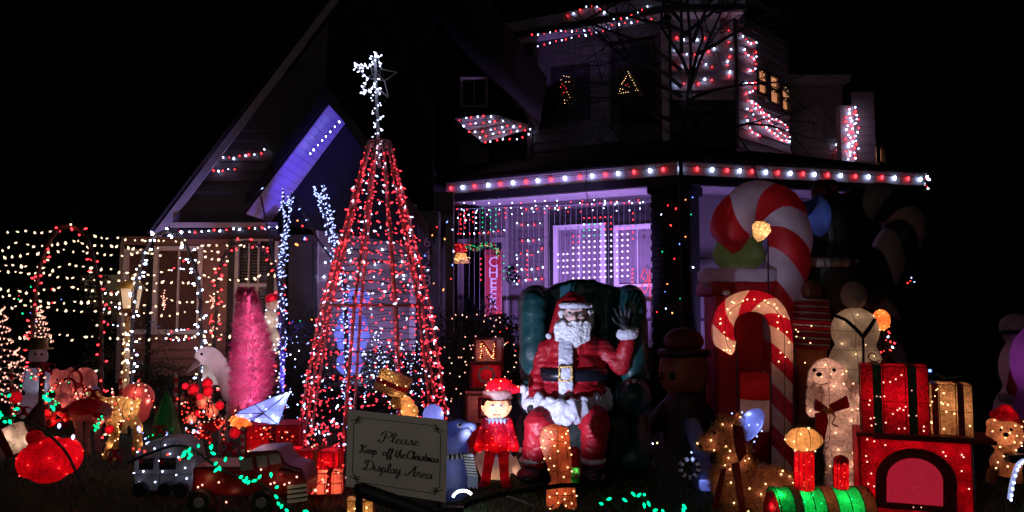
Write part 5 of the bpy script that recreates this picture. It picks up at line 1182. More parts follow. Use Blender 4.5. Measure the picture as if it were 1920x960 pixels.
# single-stroke cursive letters, x to the right, y up, x-height 1
GL = {
'l': ([[(0, .1), (.35, .9), (.5, 1.7), (.38, 2.0), (.24, 1.7), (.25, .5), (.35, .05), (.6, .15)]], .55), 'e': ([[(0, .15), (.3, .45), (.5, .75), (.4, 1), (.2, .85), (.12, .4), (.25, .03), (.5, .05), (.7, .25)]], .6),
'a': ([[(.6, .8), (.4, 1), (.15, .8), (.08, .35), (.22, .02), (.45, .3), (.62, .9), (.58, .3), (.66, .03), (.85, .2)]], .8), 's': ([[(0, .1), (.3, .7), (.38, 1.1), (.45, .7), (.5, .25), (.3, 0), (.12, .15)], [(.3, 0), (.6, .1)]], .6),
'p': ([[(0, .2), (.25, 1), (.22, .3), (.12, -.9)], [(.2, .4), (.4, .95), (.62, .8), (.6, .3), (.4, 0), (.22, .15)], [(.45, 0), (.8, .2)]], .78), 'o': ([[(.4, 1), (.15, .8), (.08, .35), (.28, 0), (.52, .3), (.55, .75), (.4, 1), (.5, .8), (.8, .8)]], .72),
'f': ([[(0, .1), (.35, 1.1), (.5, 1.8), (.35, 2), (.25, 1.5), (.22, .3), (.15, -.8), (.3, -.7), (.35, -.1), (.5, .1)], [(.02, .95), (.5, 1.0)]], .5), 't': ([[(.1, .2), (.3, 1.7), (.22, .4), (.32, .03), (.55, .2)], [(0, 1.15), (.5, 1.2)]], .5),
'h': ([[(0, .1), (.3, 1.1), (.42, 1.8), (.28, 1.9), (.2, 1.2), (.12, 0)], [(.14, .3), (.35, .9), (.52, .85), (.5, .3), (.58, .03), (.8, .2)]], .72), 'r': ([[(0, .2), (.2, 1.1), (.25, .85), (.5, .95), (.42, .3), (.5, .03), (.68, .2)]], .6),
'i': ([[(0, .2), (.2, .95), (.16, .3), (.26, .03), (.45, .2)], [(.26, 1.45), (.30, 1.5)]], .42), 'm': ([[(0, .7), (.14, 1), (.1, 0)], [(.12, .4), (.3, .95), (.42, .8), (.38, 0)], [(.4, .4), (.6, .95), (.72, .8), (.68, .2), (.76, .03), (.95, .2)]], .9),
'y': ([[(0, .8), (.12, 1), (.12, .4), (.3, .05), (.5, .5), (.56, 1), (.5, 0), (.35, -.8), (.15, -.7), (.4, -.2), (.75, .2)]], .7),
'P': ([[(.5, 1.9), (.4, .6), (.25, 0), (0, -.2), (-.2, .1), (0, .4)], [(.0, 1.3), (.1, 1.9), (.6, 2.2), (1.1, 1.9), (1.05, 1.2), (.6, .9), (.45, 1.0)]], 1.1),
'K': ([[(.3, 2), (.3, .8), (.1, 0), (-.1, .1)], [(0, 1.6), (.15, 2), (.3, 2)], [(.95, 2.0), (.7, 1.5), (.3, 1), (.6, .7), (.8, .1), (1.05, .1)]], 1.0),
'C': ([[(.95, 1.6), (.8, 2.0), (.4, 1.9), (.05, 1.2), (.1, .4), (.4, 0), (.8, .2), (.9, .4)]], .95),
'D': ([[(.35, 2), (.3, .8), (.15, .05), (.5, 0), (1.0, .4), (1.15, 1.2), (.85, 1.9), (.3, 2.1), (-.1, 1.7), (0, 1.3)], [(.15, .05), (-.15, .0), (-.1, .3)]], 1.25),
'A': ([[(-.2, .3), (-.1, 0), (.2, .2), (.6, 1.3), (.9, 2.1), (.85, 1), (.9, .05), (1.15, .2)], [(.1, .7), (.5, .85), (1.1, .8)]], 1.15)}
def cursive(txt, u0, v0, width, xh, lab):
    tot = sum((GL[c][1] if c in GL else .45) for c in txt); s_ = width / tot; x = 0; mb = MB()
    for c in txt:
        if c in GL:
            for st_ in GL[c][0]:
                P = smoothpath([Vector((q[0], q[1], 0)) for q in st_], 5)
                pts = [(u0 + (x + p.x + p.y * .12) * s_, v0 - p.y * xh) for p in P]
                ribbon(mb, pts, lambda dx, dy: (.015 if (c.isupper() or len(lab) > 99) else .012) * (.35 + .85 * abs(dy) / (abs(dx) + abs(dy) + 1e-6)) , .0022)
            x += GL[c][1]
        else: x += .45
    mb.build('lettering', M['ink'], sgn, stuff=True)
cursive('Please', .33, .36, .38, .062, 'a'); cursive('Keep', .13, .535, .17, .052, 'b'); cursive('off', .355, .535, .10, .052, 'b'); cursive('the', .475, .535, .11, .052, 'b'); cursive('Christmas', .60, .535, .315, .052, 'b')
cursive('Display', .18, .745, .36, .062, 'c'); cursive('Area', .60, .745, .26, .062, 'c')
for u in (.12, .92):
    q = SP(u, .8, -.03); MB().box((q.x, q.y, q.z / 2 + .05), (.016, .012, q.z / 2 + .05)).build('post', M['bark'], sgn)
fb = thing('foam_bar', 'thick black bar leaning in front of the bottom of the white sign', 'bar', ground(760, 4.4)); f = Fig(4.42)
f.mb.tube([f.W(664, 914), f.W(676, 918), f.W(790, 958), f.W(860, 985)], [.022, .042, .042, .04], 12); f.done('bar', M['rubber'], fb); f.b(828, 955, 868, 1010, 0, .08); f.done('holder', M['rubber'], fb)

# tinsel rope barrier with green bulbs in the foreground
def rope(name, label, pts, Y, bulbs, seed, rad=.014):
    P = smoothpath([at(x, y, Y) for x, y in pts], 10); root = thing(name, label, 'garland', P[0], 'tinsel ropes along the front'); MB().tube(P, rad * .6, 5).build('core', M['wire'], root)
    mb = MB(); rnd = random.Random(seed)
    for i in range(len(P) - 1):
        n = max(3, int((P[i + 1] - P[i]).length / .0035))
        for j in range(n):
            q = P[i].lerp(P[i + 1], j / n); d = Vector((rnd.gauss(0, 1), rnd.gauss(0, 1), rnd.gauss(0, 1))).normalized() * rad * rnd.uniform(.8, 1.7); mb.tube([q, q + d], [.0022, .0008], 3, caps=False)
    mb.build('tinsel', M['tinselrope'], root, stuff=True); lt = MB()
    for (x, y) in bulbs:
        d = Vector((rnd.uniform(-1, 1), -.4, rnd.uniform(-1, 1))).normalized(); c = at(x, y, Y) + Vector((rnd.uniform(-.01, .01), -.02, 0)); b = MB().lathe((0, 0, 0), [(.004, .016), (.0085, .008), (.0095, 0), (.006, -.012), (.001, -.02)], 8)
        q = d.to_track_quat('-Z', 'Y').to_matrix(); b.v = [tuple(c + q @ Vector(v)) for v in b.v]; b.build('bulb', G['green'], root, smooth=True)
    return root
rope('tinsel_rope', 'dark tinsel rope dipping across the front left corner', [(-20, 790), (20, 783), (60, 795), (95, 818), (125, 850), (145, 890), (165, 925)], 4.9, [(4, 772), (0, 785), (12, 790), (22, 790), (6, 778), (86, 745), (94, 750), (105, 765), (33, 766), (20, 741)], 1)
rope('tinsel_rope', 'dark tinsel rope with green bulbs draped over the camper and pickup', [(240, 868), (280, 850), (330, 835), (365, 845), (400, 870), (430, 888), (470, 900), (500, 915), (530, 940), (570, 965)], 4.9, [(350, 847), (356, 842), (362, 851), (346, 853), (372, 835), (359, 857), (396, 836), (402, 849), (397, 838), (408, 868), (413, 877), (410, 880), (425, 860), (452, 858), (455, 893), (462, 901), (470, 903), (477, 900), (490, 893), (465, 896), (508, 889), (520, 912), (520, 930), (523, 943), (528, 948), (537, 955), (575, 957)], 2)
rope('tinsel_rope', 'spiky dark tinsel rope hanging in front of the tan animal', [(836, 985), (870, 950), (920, 932), (970, 922), (1020, 915), (1060, 910), (1100, 913), (1130, 930), (1160, 960)], 4.9, [], 3, .026)
rope('tinsel_rope', 'string of green bulbs low at the front right of centre', [(1110, 972), (1128, 945), (1170, 918), (1190, 926), (1215, 940), (1240, 965), (1275, 955), (1300, 980)], 4.9, [(1128, 943), (1141, 934), (1168, 936), (1185, 925), (1196, 927), (1206, 926), (1213, 943), (1208, 946), (1230, 955), (1240, 958), (1280, 948), (1278, 958), (1281, 952)], 4, .010)
cr = MB().tube(smoothpath([at(950, 930, 5.3), at(975, 938, 5.3), at(1000, 948, 5.3), at(1030, 952, 5.4), (at(1040, 945, 5.5))], 5), .006, 5).build('power_cord', M['wirew']); tag(cr, 'pale electric cord lying on the grass beside the tan animal', 'cord')

# ================================================================ LEFT GROUP
# pink feather tree
f = Fig(7.2); pk = thing('pink_feather_tree', 'fluffy bright pink feather tree leaning slightly, left of the metal tree', 'christmas tree', ground(470, 7.2)); rnd = random.Random(17)
MB().tube([ground(470, 7.2), f.W(468, 770)], .02, 8).build('stand', M['wire'], pk)
core = []
def pkw(y): # half width by height
    t = (y - 545) / 232
    return (9 + 36 * min(1, t * 1.9)) if t < .80 else 45 - (t - .80) * 130
mb = MB(); fe = MB(); fe2 = MB()
for y in range(548, 778, 4):
    xc = (461 + 12 * math.sin((y - 545) / 232 * 2.6) - 8 * max(0, (y - 720) / 57)); w_ = pkw(y) * .72; f.e(xc, y, w_, 8, w_)
f.mb = MB(); [lamp('inner_light', f.W((461 + 12 * math.sin((yy - 545) / 232 * 2.6)), yy), (1, .52, .68), 5.5, .03, pk) for yy in (560, 590, 625, 665, 705, 745)]
for i in range(24000):
    y = 545 + 232 * rnd.random(); xc = (461 + 12 * math.sin((y - 545) / 232 * 2.6) - 8 * max(0, (y - 720) / 57)); a = rnd.uniform(0, 6.28); w_ = pkw(y) * (.66 + .12 * math.sin(y * .35 + a * 2))
    b = f.W(xc, y) + Vector((math.cos(a), math.sin(a), 0)) * w_ * f.k * math.sqrt(rnd.uniform(.55, 1)); out_ = (Vector((math.cos(a), math.sin(a), 0)) * rnd.uniform(.7, 1.1) + Vector((rnd.uniform(-.3, .3), rnd.uniform(-.3, .3), rnd.uniform(-.1, 1.1)))).normalized() * rnd.uniform(.04, .10)
    sd = out_.cross(Vector((rnd.gauss(0, 1), rnd.gauss(0, 1), rnd.gauss(0, 1)))).normalized() * .0015; m_ = b + out_ * .5 + Vector((0, 0, -.004))
    if i % 5 == 0: b += Vector((math.cos(a), math.sin(a), 0)) * .012
    (fe if i % 5 else fe2).add([b - sd, b + sd, m_ + sd, b + out_, m_ - sd], [(0, 1, 2, 3, 4)])
fe.build('feathers', M['pinkfluff'], pk, stuff=True); fe2.build('outer_feathers', mat('pale_pink_feather', (.80, .34, .50), .8, .2, 14, trans=.45), pk, stuff=True)
# shooting star glowing blue
f = Fig(6.95); bs = thing('lit_star_figure', 'blue white glowing faceted star lying at the foot of the pink tree', 'light figure', ground(490, 6.95))
pts = [(546, 732), (522, 797), (470, 790), (430, 800), (440, 775), (478, 758)]
cF = f.W(494, 775, -.14); cB_ = f.W(494, 775, .14); V = [f.W(x, y) for x, y in pts]; mb = MB(); n = len(V)
mb.add(V + [cF, cB_], [(i, (i + 1) % n, n) for i in range(n)] + [((i + 1) % n, i, n + 1) for i in range(n)]); mb.build('shell', M['litblue'], bs)
mb = MB()
for v in V: mb.tube([v, cF], .004, 4)
mb.tube(V, .004, 4, closed=True); mb.build('frame_wire', M['wire'], bs, stuff=True)
for x, y in ((500, 770), (525, 750), (485, 782), (515, 785), (460, 785), (538, 740)): lamp('bulb_light', f.W(x, y, -.01), (.42, .48, 1), .5, .01, bs)
dots('bulb', [(f.W(x, y, -.10 if x < 530 else -.03), Vector((0, -1, 0))) for x, y in ((500, 768), (538, 740), (470, 778), (530, 752), (487, 790), (512, 780), (545, 735), (448, 788))], G['white'], bs, .009, .009)
# white long beaked bird and pale board
M['birdw'] = mat('white_bird_cloth', (.60, .52, .56), .6, .1, 8, .2, 20, trans=.3)
f = Fig(7.6); bd_ = thing('white_bird', 'tall white bird figure with long down curved beak left of the pink tree', 'bird figure', ground(395, 7.6))
f.e(389, 667, 24, 17, 15).c(400, 672, 17, 420, 700, 16).c(420, 700, 15, 430, 740, 14).e(440, 765, 16, 26, 18, .1); f.done('body', M['birdw'], bd_, .014, 4)
f.c(372, 678, 8, 360, 690, 4, -.02).c(360, 690, 4, 352, 698, 2, -.02); f.done('beak', M['birdw'], bd_, .008, 2)
f.e(378, 664, 2.6, 2.6, 2, -.09); f.done('eye', M['eye'], bd_)
f.c(414, 780, 3, 412, 850, 3).c(424, 780, 3, 426, 850, 3); f.done('legs', M['birdw'], bd_)
lamp('bulb_light', f.W(398, 690, .02), (1, .8, .9), 1.0, .05, bd_); lamp('bulb_light', f.W(385, 668, .0), (1, .8, .9), .5, .04, bd_); lamp('bulb_light', f.W(378, 720, .18), (.9, .8, 1), .35, .04, bd_); wb = MB(); f.b(359, 674, 402, 727, .28, .30); wb = f.mb; f.mb = MB(); o = wb.build('white_board', M['boardw'], None); tag(o, 'pale rectangular board standing behind the white bird', 'board');  # bulb lights here are added fill for the bird and the board
MB().tube([f.W(380, 727, .29), Vector((f.W(380, 727).x, 7.89, 0))], .01, 5).build('stake', M['wire'], o)
# HO HO ornaments cluster
f = Fig(6.9); ho = thing('greeting_sign', 'dark sign with HO HO in pale letters among red baubles', 'sign', ground(358, 6.9))
f.b(338, 738, 378, 785, 0, .03); f.done('board', M['infldr'], ho); text('HO', .10, f.W(357, 749, -.01), M['littan'], ho, 'letter'); text('HO', .10, f.W(360, 768, -.01), M['littan'], ho, 'letter'); MB().tube([f.W(358, 785, .015), ground(358, 6.92)], .01, 5).build('stake', M['wire'], ho)
for (x, y, r_, cm, d, lb) in ((389, 719, 10, 'litred', 0, 'glossy red bauble nearest the white bird'), (363, 730, 11, 'litred', .02, 'glossy red bauble at the top left of the HO HO sign'), (347, 724, 6, 'litred', .1, 'small red bauble high at the left of the HO HO sign'), (390, 734, 9, 'litred', -.05, 'lower red bauble just above the two pink ones'),
                              (382, 754, 13, 'litskin', 0, 'pink glowing bauble right of the HO HO sign'), (397, 770, 13, 'litskin', -.05, 'lower pink glowing bauble with two bright points'), (374, 744, 6, 'litred', -.06, 'small red bauble touching the HO HO sign'), (359, 786, 9, 'litskin', -.06, 'small dull pink bauble under the HO HO sign'), (372, 775, 6, 'litred', -.08, 'small red bauble right under the HO HO letters')):
    b = thing('bauble', lb, 'bauble', f.W(x, y + r_, d), 'baubles around the HO HO sign'); f.e(x, y, r_, r_ * 1.05, r_, d); f.done('ball', M[cm], b); f.b(x - 2, y - r_ - 3, x + 2, y - r_ + 1, d - .008, d + .008); f.done('cap', M['gold'], b); lamp('bulb_light', f.W(x, y, d - r_ * f.k * .6), (1, .3, .2), .09, .01, b)
f = Fig(6.6); fl_ = thing('poinsettia_cluster', 'low cluster of red lit petals beneath the glowing blue star', 'light figure', ground(405, 6.6)); rnd = random.Random(6)
for i in range(30):
    a = rnd.uniform(0, 6.28); x, y = rnd.choice(((410, 795), (385, 822), (400, 800), (375, 815))); L = rnd.uniform(14, 24); c = f.W(x, y, rnd.uniform(-.05, .05)); e_ = c + Vector((math.cos(a) * L * f.k, rnd.uniform(-.05, .02), math.sin(a) * L * f.k * .6)); s_ = Vector((-math.sin(a), 0, math.cos(a))) * .02; mb = MB(); m_ = c.lerp(e_, .5) + Vector((0, -.01, 0))
    mb.add([c, m_ + s_, e_, m_ - s_, c.lerp(e_, .5) + Vector((0, .006, 0))], [(0, 1, 2), (0, 2, 3), (0, 4, 1), (0, 3, 4), (1, 4, 2), (2, 4, 3)]); mb.build('petal', M['litred'], fl_)
for x, y in ((410, 790), (385, 818), (402, 804), (372, 812), (392, 832)): lamp('bulb_light', f.W(x, y, .03), (1, .2, .12), .3, .01, fl_)
dots('bulb', [(f.W(x, y, -.08), Vector((0, -1, 0))) for x, y in ((411, 787), (416, 792), (388, 821), (380, 816), (394, 830), (372, 808))], G['redsoft'], fl_, .010, .010)
f = Fig(6.8); go_ = thing('lit_orange_duck', 'small glowing orange lump shaped like a duck right of the red petals', 'light figure', ground(450, 6.8)); f.e(450, 793, 17, 10, 12).e(440, 787, 9, 8, 8).c(462, 792, 6, 470, 796, 3); o = f.done('body', M['littan'], go_, .010, 3); lamps(o, go_, 6, .04, 'orange', (1, .4, .12), .18, 5, .03)
# presents: builder
def present(label, x0, y0, x1, y1, Y, mt, rib, lc, power=.4, rot=8, nb=14, dotc='redsoft', depth=None, bow=True, nrib=1, group=None, wiresn=True, wires_=True, cat='present', ribw=None, seed=1):
    f = Fig(Y); k = f.k; hx_ = (x1 - x0) / 2 * k; hz = (y1 - y0) / 2 * k; hy_ = depth / 2 if depth else hx_ * .8; c = f.W((x0 + x1) / 2, (y0 + y1) / 2, hy_); Mz = Matrix.Rotation(R(rot), 3, 'Z')
    root = thing('lit_present', label, cat, c - Vector((0, 0, hz)), group); MB().box(c, (hx_, hy_, hz), Mz).build('box', mt, root); e = .004; rw = ribw or max(.018, hx_ * .13)
    for i in range(nrib):
        xx = 0 if nrib == 1 else -hx_ * .52 + i * hx_ * 1.04 / (nrib - 1)
        for a, (cc_, hh) in enumerate(((Vector((xx, -hy_ - e, 0)), (rw, .004, hz + .004)), (Vector((xx, 0, hz + e)), (rw, hy_ + .008, .004)))): MB().box(c + Mz @ cc_, hh, Mz).build('ribbon', rib, root)
    for a, (cc_, hh) in enumerate(((Vector((-hx_ - e, 0, 0)), (.004, rw, hz + .004)), (Vector((hx_ + e, 0, 0)), (.004, rw, hz + .004)))): MB().box(c + Mz @ cc_, hh, Mz).build('ribbon', rib, root)
    if wires_:
        mb = MB(); q = [c + Mz @ Vector((a * hx_, b * (hy_ + .002), d * hz)) for a, b, d in ((-1, -1, -1), (1, -1, -1), (1, -1, 1), (-1, -1, 1))]; mb.tube(q, .004, 4, closed=True)
        for t in (.33, .66): mb.tube([q[0].lerp(q[1], t), q[3].lerp(q[2], t)], .003, 4)
        mb.tube([q[0].lerp(q[3], .5), q[1].lerp(q[2], .5)], .003, 4); mb.build('frame_wire', M['wire'], root, stuff=True)
    if bow:
        top = c + Vector((0, -hy_ * .2, hz + .01))
        for s_ in (-1, 1):
            P = [top + Vector((s_ * math.sin(t) * hx_ * .45, 0, .0 + (1 - math.cos(t)) * .0 + math.sin(t * 2) * .0 + math.sin(t / 2) ** 2 * hx_ * .32)) + Vector((s_ * t * .0, 0, 0)) for t in [i * math.pi / 8 * 2 for i in range(9)]]
            P = [top + Vector((s_ * (1 - math.cos(t)) * hx_ * .25, math.sin(t) * .0, abs(math.sin(t)) * hx_ * .28 * (1 if t < math.pi else .25))) for t in [i * math.pi / 6 for i in range(13)]]
            MB().tube(P, rw * .35, 6, flat=.25).build('bow_loop', rib, root, smooth=True)
    rnd = random.Random(seed); L = []
    for i in range(nb):
        px = rnd.uniform(-.85, .85); pz = rnd.uniform(-.85, .85); L.append((c + Mz @ Vector((px * hx_, -hy_, pz * hz)), Mz @ Vector((0, -1, 0))))
    if dotc: dots('bulb', L, G[dotc], root, .007, .008)
    for i in range(max(4, nb // 3)): lamp('bulb_light', c + Mz @ Vector((rnd.uniform(-.75, .75) * hx_, -hy_ + min(.09, hy_), rnd.uniform(-.75, .75) * hz)), lc, power, .02, root)
    return root
present('large dark red lidded present under the glowing blue star', 472, 792, 566, 838, 6.9, M['litred'], M['ribbon'], (1, .12, .08), .14, 6, 12)
present('red glowing gift box between truck and metal tree, upper', 520, 840, 565, 872, 6.4, M['litred'], M['littan'], (1, .16, .10), .35, 4, 10, group='glowing red gifts left of the sign', seed=3)
present('biggest red glowing gift box at the foot of the metal tree', 566, 842, 636, 920, 6.1, M['litred'], M['littan'], (1, .16, .10), .50, -6, 14, group='glowing red gifts left of the sign', seed=4)
present('small orange red glowing gift in front of the biggest red gift', 596, 884, 642, 922, 5.8, M['litskin'], M['litred'], (1, .2, .12), .28, 8, 7, group='glowing red gifts left of the sign', seed=5)
present('gold glowing gift half cut off below the sign', 652, 935, 700, 990, 5.0, M['litgold'], M['ribbon'], (1, .55, .25), .12, 8, 8, dotc='amber', seed=6)
# pickup truck
f = Fig(5.35); tr = thing('toy_pickup', 'dull red vintage toy pickup with pale striped grille draped in green bulbs', 'toy truck', ground(470, 5.35))
f.b(360, 876, 470, 930, 0, .36); f.done('cargo_bed', M['truck'], tr, .014, 2)
sbox(f, [(455, 930), (448, 872), (462, 848), (520, 844), (536, 872), (565, 880), (574, 905), (572, 935)], 0, .34); f.done('cab', M['truck'], tr, .014, 3)
for (pts, lb) in (([(480, 856), (500, 854), (502, 874), (483, 878)], 0), ([(503, 853), (522, 851), (528, 868), (506, 872)], 0), ([(448, 862), (472, 858), (474, 880), (452, 884)], 0)):
    mb = MB(); mb.prism([f.W(x, y, -.012) for x, y in pts], (0, .01, 0)); mb.build('window', M['pane'], tr)
for i in range(4): mb = MB(); mb.prism([f.W(538, 912 + i * 9, -.03), f.W(574, 908 + i * 9, -.03), f.W(575, 912 + i * 9, -.03), f.W(539, 917 + i * 9, -.03)], (0, .03, 0)); mb.build('grille_bar', M['boardw'], tr)
f.c(530, 886, 10, 564, 892, 8, .0, .02); f.done('fender', M['truck'], tr, .012, 2)
for x in (377, 493):
    c = f.W(x, 940, -.02); mb = MB(); mb.lathe(c, [(.075, -.03), (.088, -.02), (.088, .03), (.075, .04)], 20, Matrix.Rotation(R(90), 3, 'X')); w_ = mb.build('wheel', M['rubber'], tr, smooth=False); MB().lathe(c + Vector((0, -.035, 0)), [(.045, -.012), (.035, .01)], 16, Matrix.Rotation(R(90), 3, 'X')).build('hubcap', M['chrome'], w_)
dots('bulb', [(f.W(x, y, -.03), Vector((0, -1, 0))) for x, y in ((372, 913), (380, 909), (425, 941), (490, 880), (508, 907), (515, 905), (534, 908), (543, 905), (487, 924), (411, 904), (557, 894))], G['pinkw'], tr, .009, .009)
lamp('bulb_light', f.W(375, 905, -.08), (1, .3, .15), .12, .02, tr); lamp('bulb_light', f.W(515, 898, -.08), (1, .4, .25), .12, .02, tr); lamp('bulb_light', f.W(425, 935, -.08), (1, .4, .25), .08, .02, tr)
# camper
f = Fig(5.7); cm = thing('lit_camper', 'small greyish lit camper trailer with wheels, left of the red pickup', 'toy camper', ground(300, 5.7))
sbox(f, [(252, 918), (250, 860), (262, 838), (285, 826), (330, 826), (352, 842), (358, 880), (352, 925)], 0, .30); o = f.done('body', M['camper'], cm, .013, 5)
lamps(o, cm, 26, .07, 'white', (.7, .75, 1), .05, 8, .05, r=.006, cond=lambda p, n: n.y < -.6)
wires(o.data, wloc(o), [(f.W(300, 860), Vector((0, 0, 1))), (f.W(300, 890), Vector((0, 0, 1))), (f.W(300, 890), Vector((1, 0, 0)))], M['wire'], cm, .003)
for x0, x1 in ((262, 288), (300, 330)): f.b(x0, 858, x1, 880, -.012, .0); f.done('window', M['panedark'], cm)
for x in (264, 312, 340):
    c = f.W(x, 917, -.02); w_ = MB().lathe(c, [(.05, -.02), (.056, -.01), (.056, .03), (.05, .04)], 18, Matrix.Rotation(R(90), 3, 'X')).build('wheel', M['rubber'], cm); MB().lathe(c + Vector((0, -.025, 0)), [(.03, -.006), (.02, .01)], 14, Matrix.Rotation(R(90), 3, 'X')).build('hubcap', M['fur'], w_)
dots('bulb', [(f.W(x, y, -.04), Vector((0, -1, 0))) for x, y in ((251, 841), (262, 843), (272, 846), (315, 852), (338, 861))], G['redsoft'], cm, .011, .011)
f = Fig(6.6); gt = thing('green_cone_tree', 'small dark green lit cone tree behind the camper', 'light tree', ground(318, 6.6)); mb = MB(); c = ground(318, 6.6); zt2 = f.W(318, 732).z
mb.lathe(c, [(.19, .05), (.16, zt2 * .33), (.17, zt2 * .34), (.09, zt2 * .7), (.10, zt2 * .71), (.01, zt2)], 10); mb.build('cone', M['conw'], gt)
P = [c + Vector((math.cos(t * .35) * (.235 * (1 - t / 62)), math.sin(t * .35) * (.235 * (1 - t / 62)), .06 + (zt2 - .08) * t / 60)) for t in range(60)]
MB().tube(P, .003, 4).build('wire', M['wire'], gt); mb = MB()
for p in P[::2]: mb.octa(p, .010, .012)
mb.build('bulb', G['green'], gt, stuff=True); lamp('bulb_light', c + Vector((0, 0, zt2 * .4)), (.1, 1, .4), .3, .02, gt); lamp('bulb_light', c + Vector((0, 0, zt2 * .7)), (.1, 1, .4), .12, .02, gt)
# big pink ball ornament
f = Fig(7.3); bl = thing('pink_ball', 'large dull pink glowing ball with two bright spots behind the gold reindeer', 'ornament', f.W(256, 792)); f.c(257, 748, 31, 262, 775, 18); f.done('ball', mat('pink_plastic', (.55, .13, .15), .35, .1, 4, trans=.5), bl, .016, 6)
MB().tube([ground(262, 7.3), f.W(262, 785)], .012, 6).build('stake', M['wire'], bl); lamp('bulb_light', f.W(256, 737, -.10), (1, .42, .25), .32, .012, bl); lamp('bulb_light', f.W(279, 752, -.07), (1, .6, .4), .4, .012, bl); lamp('bulb_light', f.W(258, 755, .0), (1, .4, .35), .35, .03, bl)
# gold reindeer
f = Fig(6.9); dr = thing('gold_reindeer', 'gold wire mesh reindeer standing with its hind end toward the pink ball', 'reindeer figure', ground(215, 6.9))
f.e(218, 766, 34, 23, 22).c(196, 765, 20, 240, 768, 20).c(190, 760, 14, 176, 742, 10).c(204, 780, 10, 214, 812, 7, -.05).c(214, 812, 6, 196, 858, 5, -.05).c(240, 778, 11, 256, 800, 8, -.03).c(256, 800, 6, 252, 850, 5, -.03).c(210, 782, 9, 218, 815, 6, .12).c(218, 815, 5, 214, 860, 5, .12).c(246, 776, 9, 262, 800, 6, .10).c(262, 800, 5, 264, 850, 4, .10).c(254, 758, 6, 262, 750, 4)
o = f.done('body', M['litgold'], dr, .012, 3); lamps(o, dr, 34, .05, 'amber', (1, .58, .30), .10, 15, .04); wires(o.data, wloc(o), [(f.W(x, 770), Vector((1, 0, 0))) for x in (195, 210, 225, 240)] + [(f.W(200, 765), Vector((0, 0, 1)))], M['gold'], dr, .0035)
# rocking horse with red saddle blanket, pink
f = Fig(6.5); hs = thing('pony_figure', 'pale pony figure with a dark red saddle blanket and legs in shadow, far left', 'pony figure', ground(165, 6.5))
f.c(140, 770, 19, 190, 772, 19).c(135, 768, 14, 118, 745, 9).c(145, 785, 8, 150, 820, 6).c(150, 820, 6, 146, 850, 5).c(170, 785, 8, 162, 820, 5, .1).c(162, 820, 5, 166, 850, 5, .1).c(188, 782, 8, 182, 815, 5).c(182, 815, 5, 186, 848, 5)
o = f.done('body', M['pinkmesh'], hs, .012, 3)
f.e(164, 764, 36, 17, 24, -.01).e(192, 776, 14, 9, 22); f.done('blanket', M['litred'], hs, .012, 4); 
for q in ((150, 765), (180, 768), (124, 760), (190, 790)): lamp('bulb_light', f.W(q[0], q[1], -.02), (1, .25, .2), .16, .012, hs)
# pink teddy with red bow, behind
f = Fig(7.0); tb = thing('pink_bear_figure', 'pink wire mesh bear with red ribbon loops behind the pony', 'light figure', ground(130, 7.0))
f.e(118, 716, 24, 22, 18).e(104, 697, 7, 7, 5).e(132, 694, 7, 7, 5).e(128, 755, 26, 30, 20).e(112, 720, 9, 8, 8, -.08).c(150, 735, 10, 165, 760, 8).e(160, 715, 22, 26, 18, .05).c(170, 700, 8, 176, 720, 6); o = f.done('body', M['pinkmesh'], tb, .014, 3); lamps(o, tb, 16, .06, 'pinkw', (1, .32, .25), .14, 8, .05)
for (x, y, r_) in ((140, 712, 13), (145, 735, 12), (128, 728, 14)):
    P = [f.W(x, y, -.13) + Vector((math.cos(a) * r_ * f.k, 0, math.sin(a) * r_ * f.k * 1.3)) for a in [i * math.pi / 9 for i in range(18)]]; MB().tube(P, .012, 6, closed=True, flat=.4).build('ribbon_loop', M['litred'], tb, smooth=True)
f.e(107, 712, 2, 2, 1.5, -.135).e(122, 711, 2, 2, 1.5, -.135).e(112, 720, 3, 2.4, 2, -.14); f.done('face', M['eye'], tb)
f.e(178, 732, 8, 9, 8, -.05); f.done('blue_bauble', M['litblue'], tb)
# white & dark figure with bucket hat at far left
f = Fig(7.4); sn = thing('snowman_figure', 'dim snowman with tall hat and long red scarf at the far left', 'snowman figure', ground(72, 7.4))
f.e(72, 668, 17, 19, 15).e(70, 712, 26, 32, 22).e(66, 765, 30, 32, 26); o = f.done('body', M['litwhite'], sn, .014, 4); lamp('bulb_light', f.W(66, 708, .0), (.4, .5, 1), .14, .03, sn); lamp('bulb_light', f.W(78, 725, -.05), (.5, .6, 1), .10, .02, sn); lamp('bulb_light', f.W(60, 760, -.05), (.6, .5, 1), .04, .02, sn)
MB().lathe(f.W(72, 655), [(.13, 0), (.13, .012), (.085, .014), (.08, .11), (.03, .115)], 18).build('hat', M['gold'], sn, smooth=True)
f.c(60, 684, 6, 85, 684, 6, -.07).c(80, 686, 5, 78, 730, 5, -.12).c(78, 730, 5, 76, 760, 4, -.13); f.done('scarf', M['infldr'], sn, .01, 2)
for x in (66, 78): f.e(x, 664, 2, 2.2, 2, -.08); f.done('eye', M['eye'], sn)
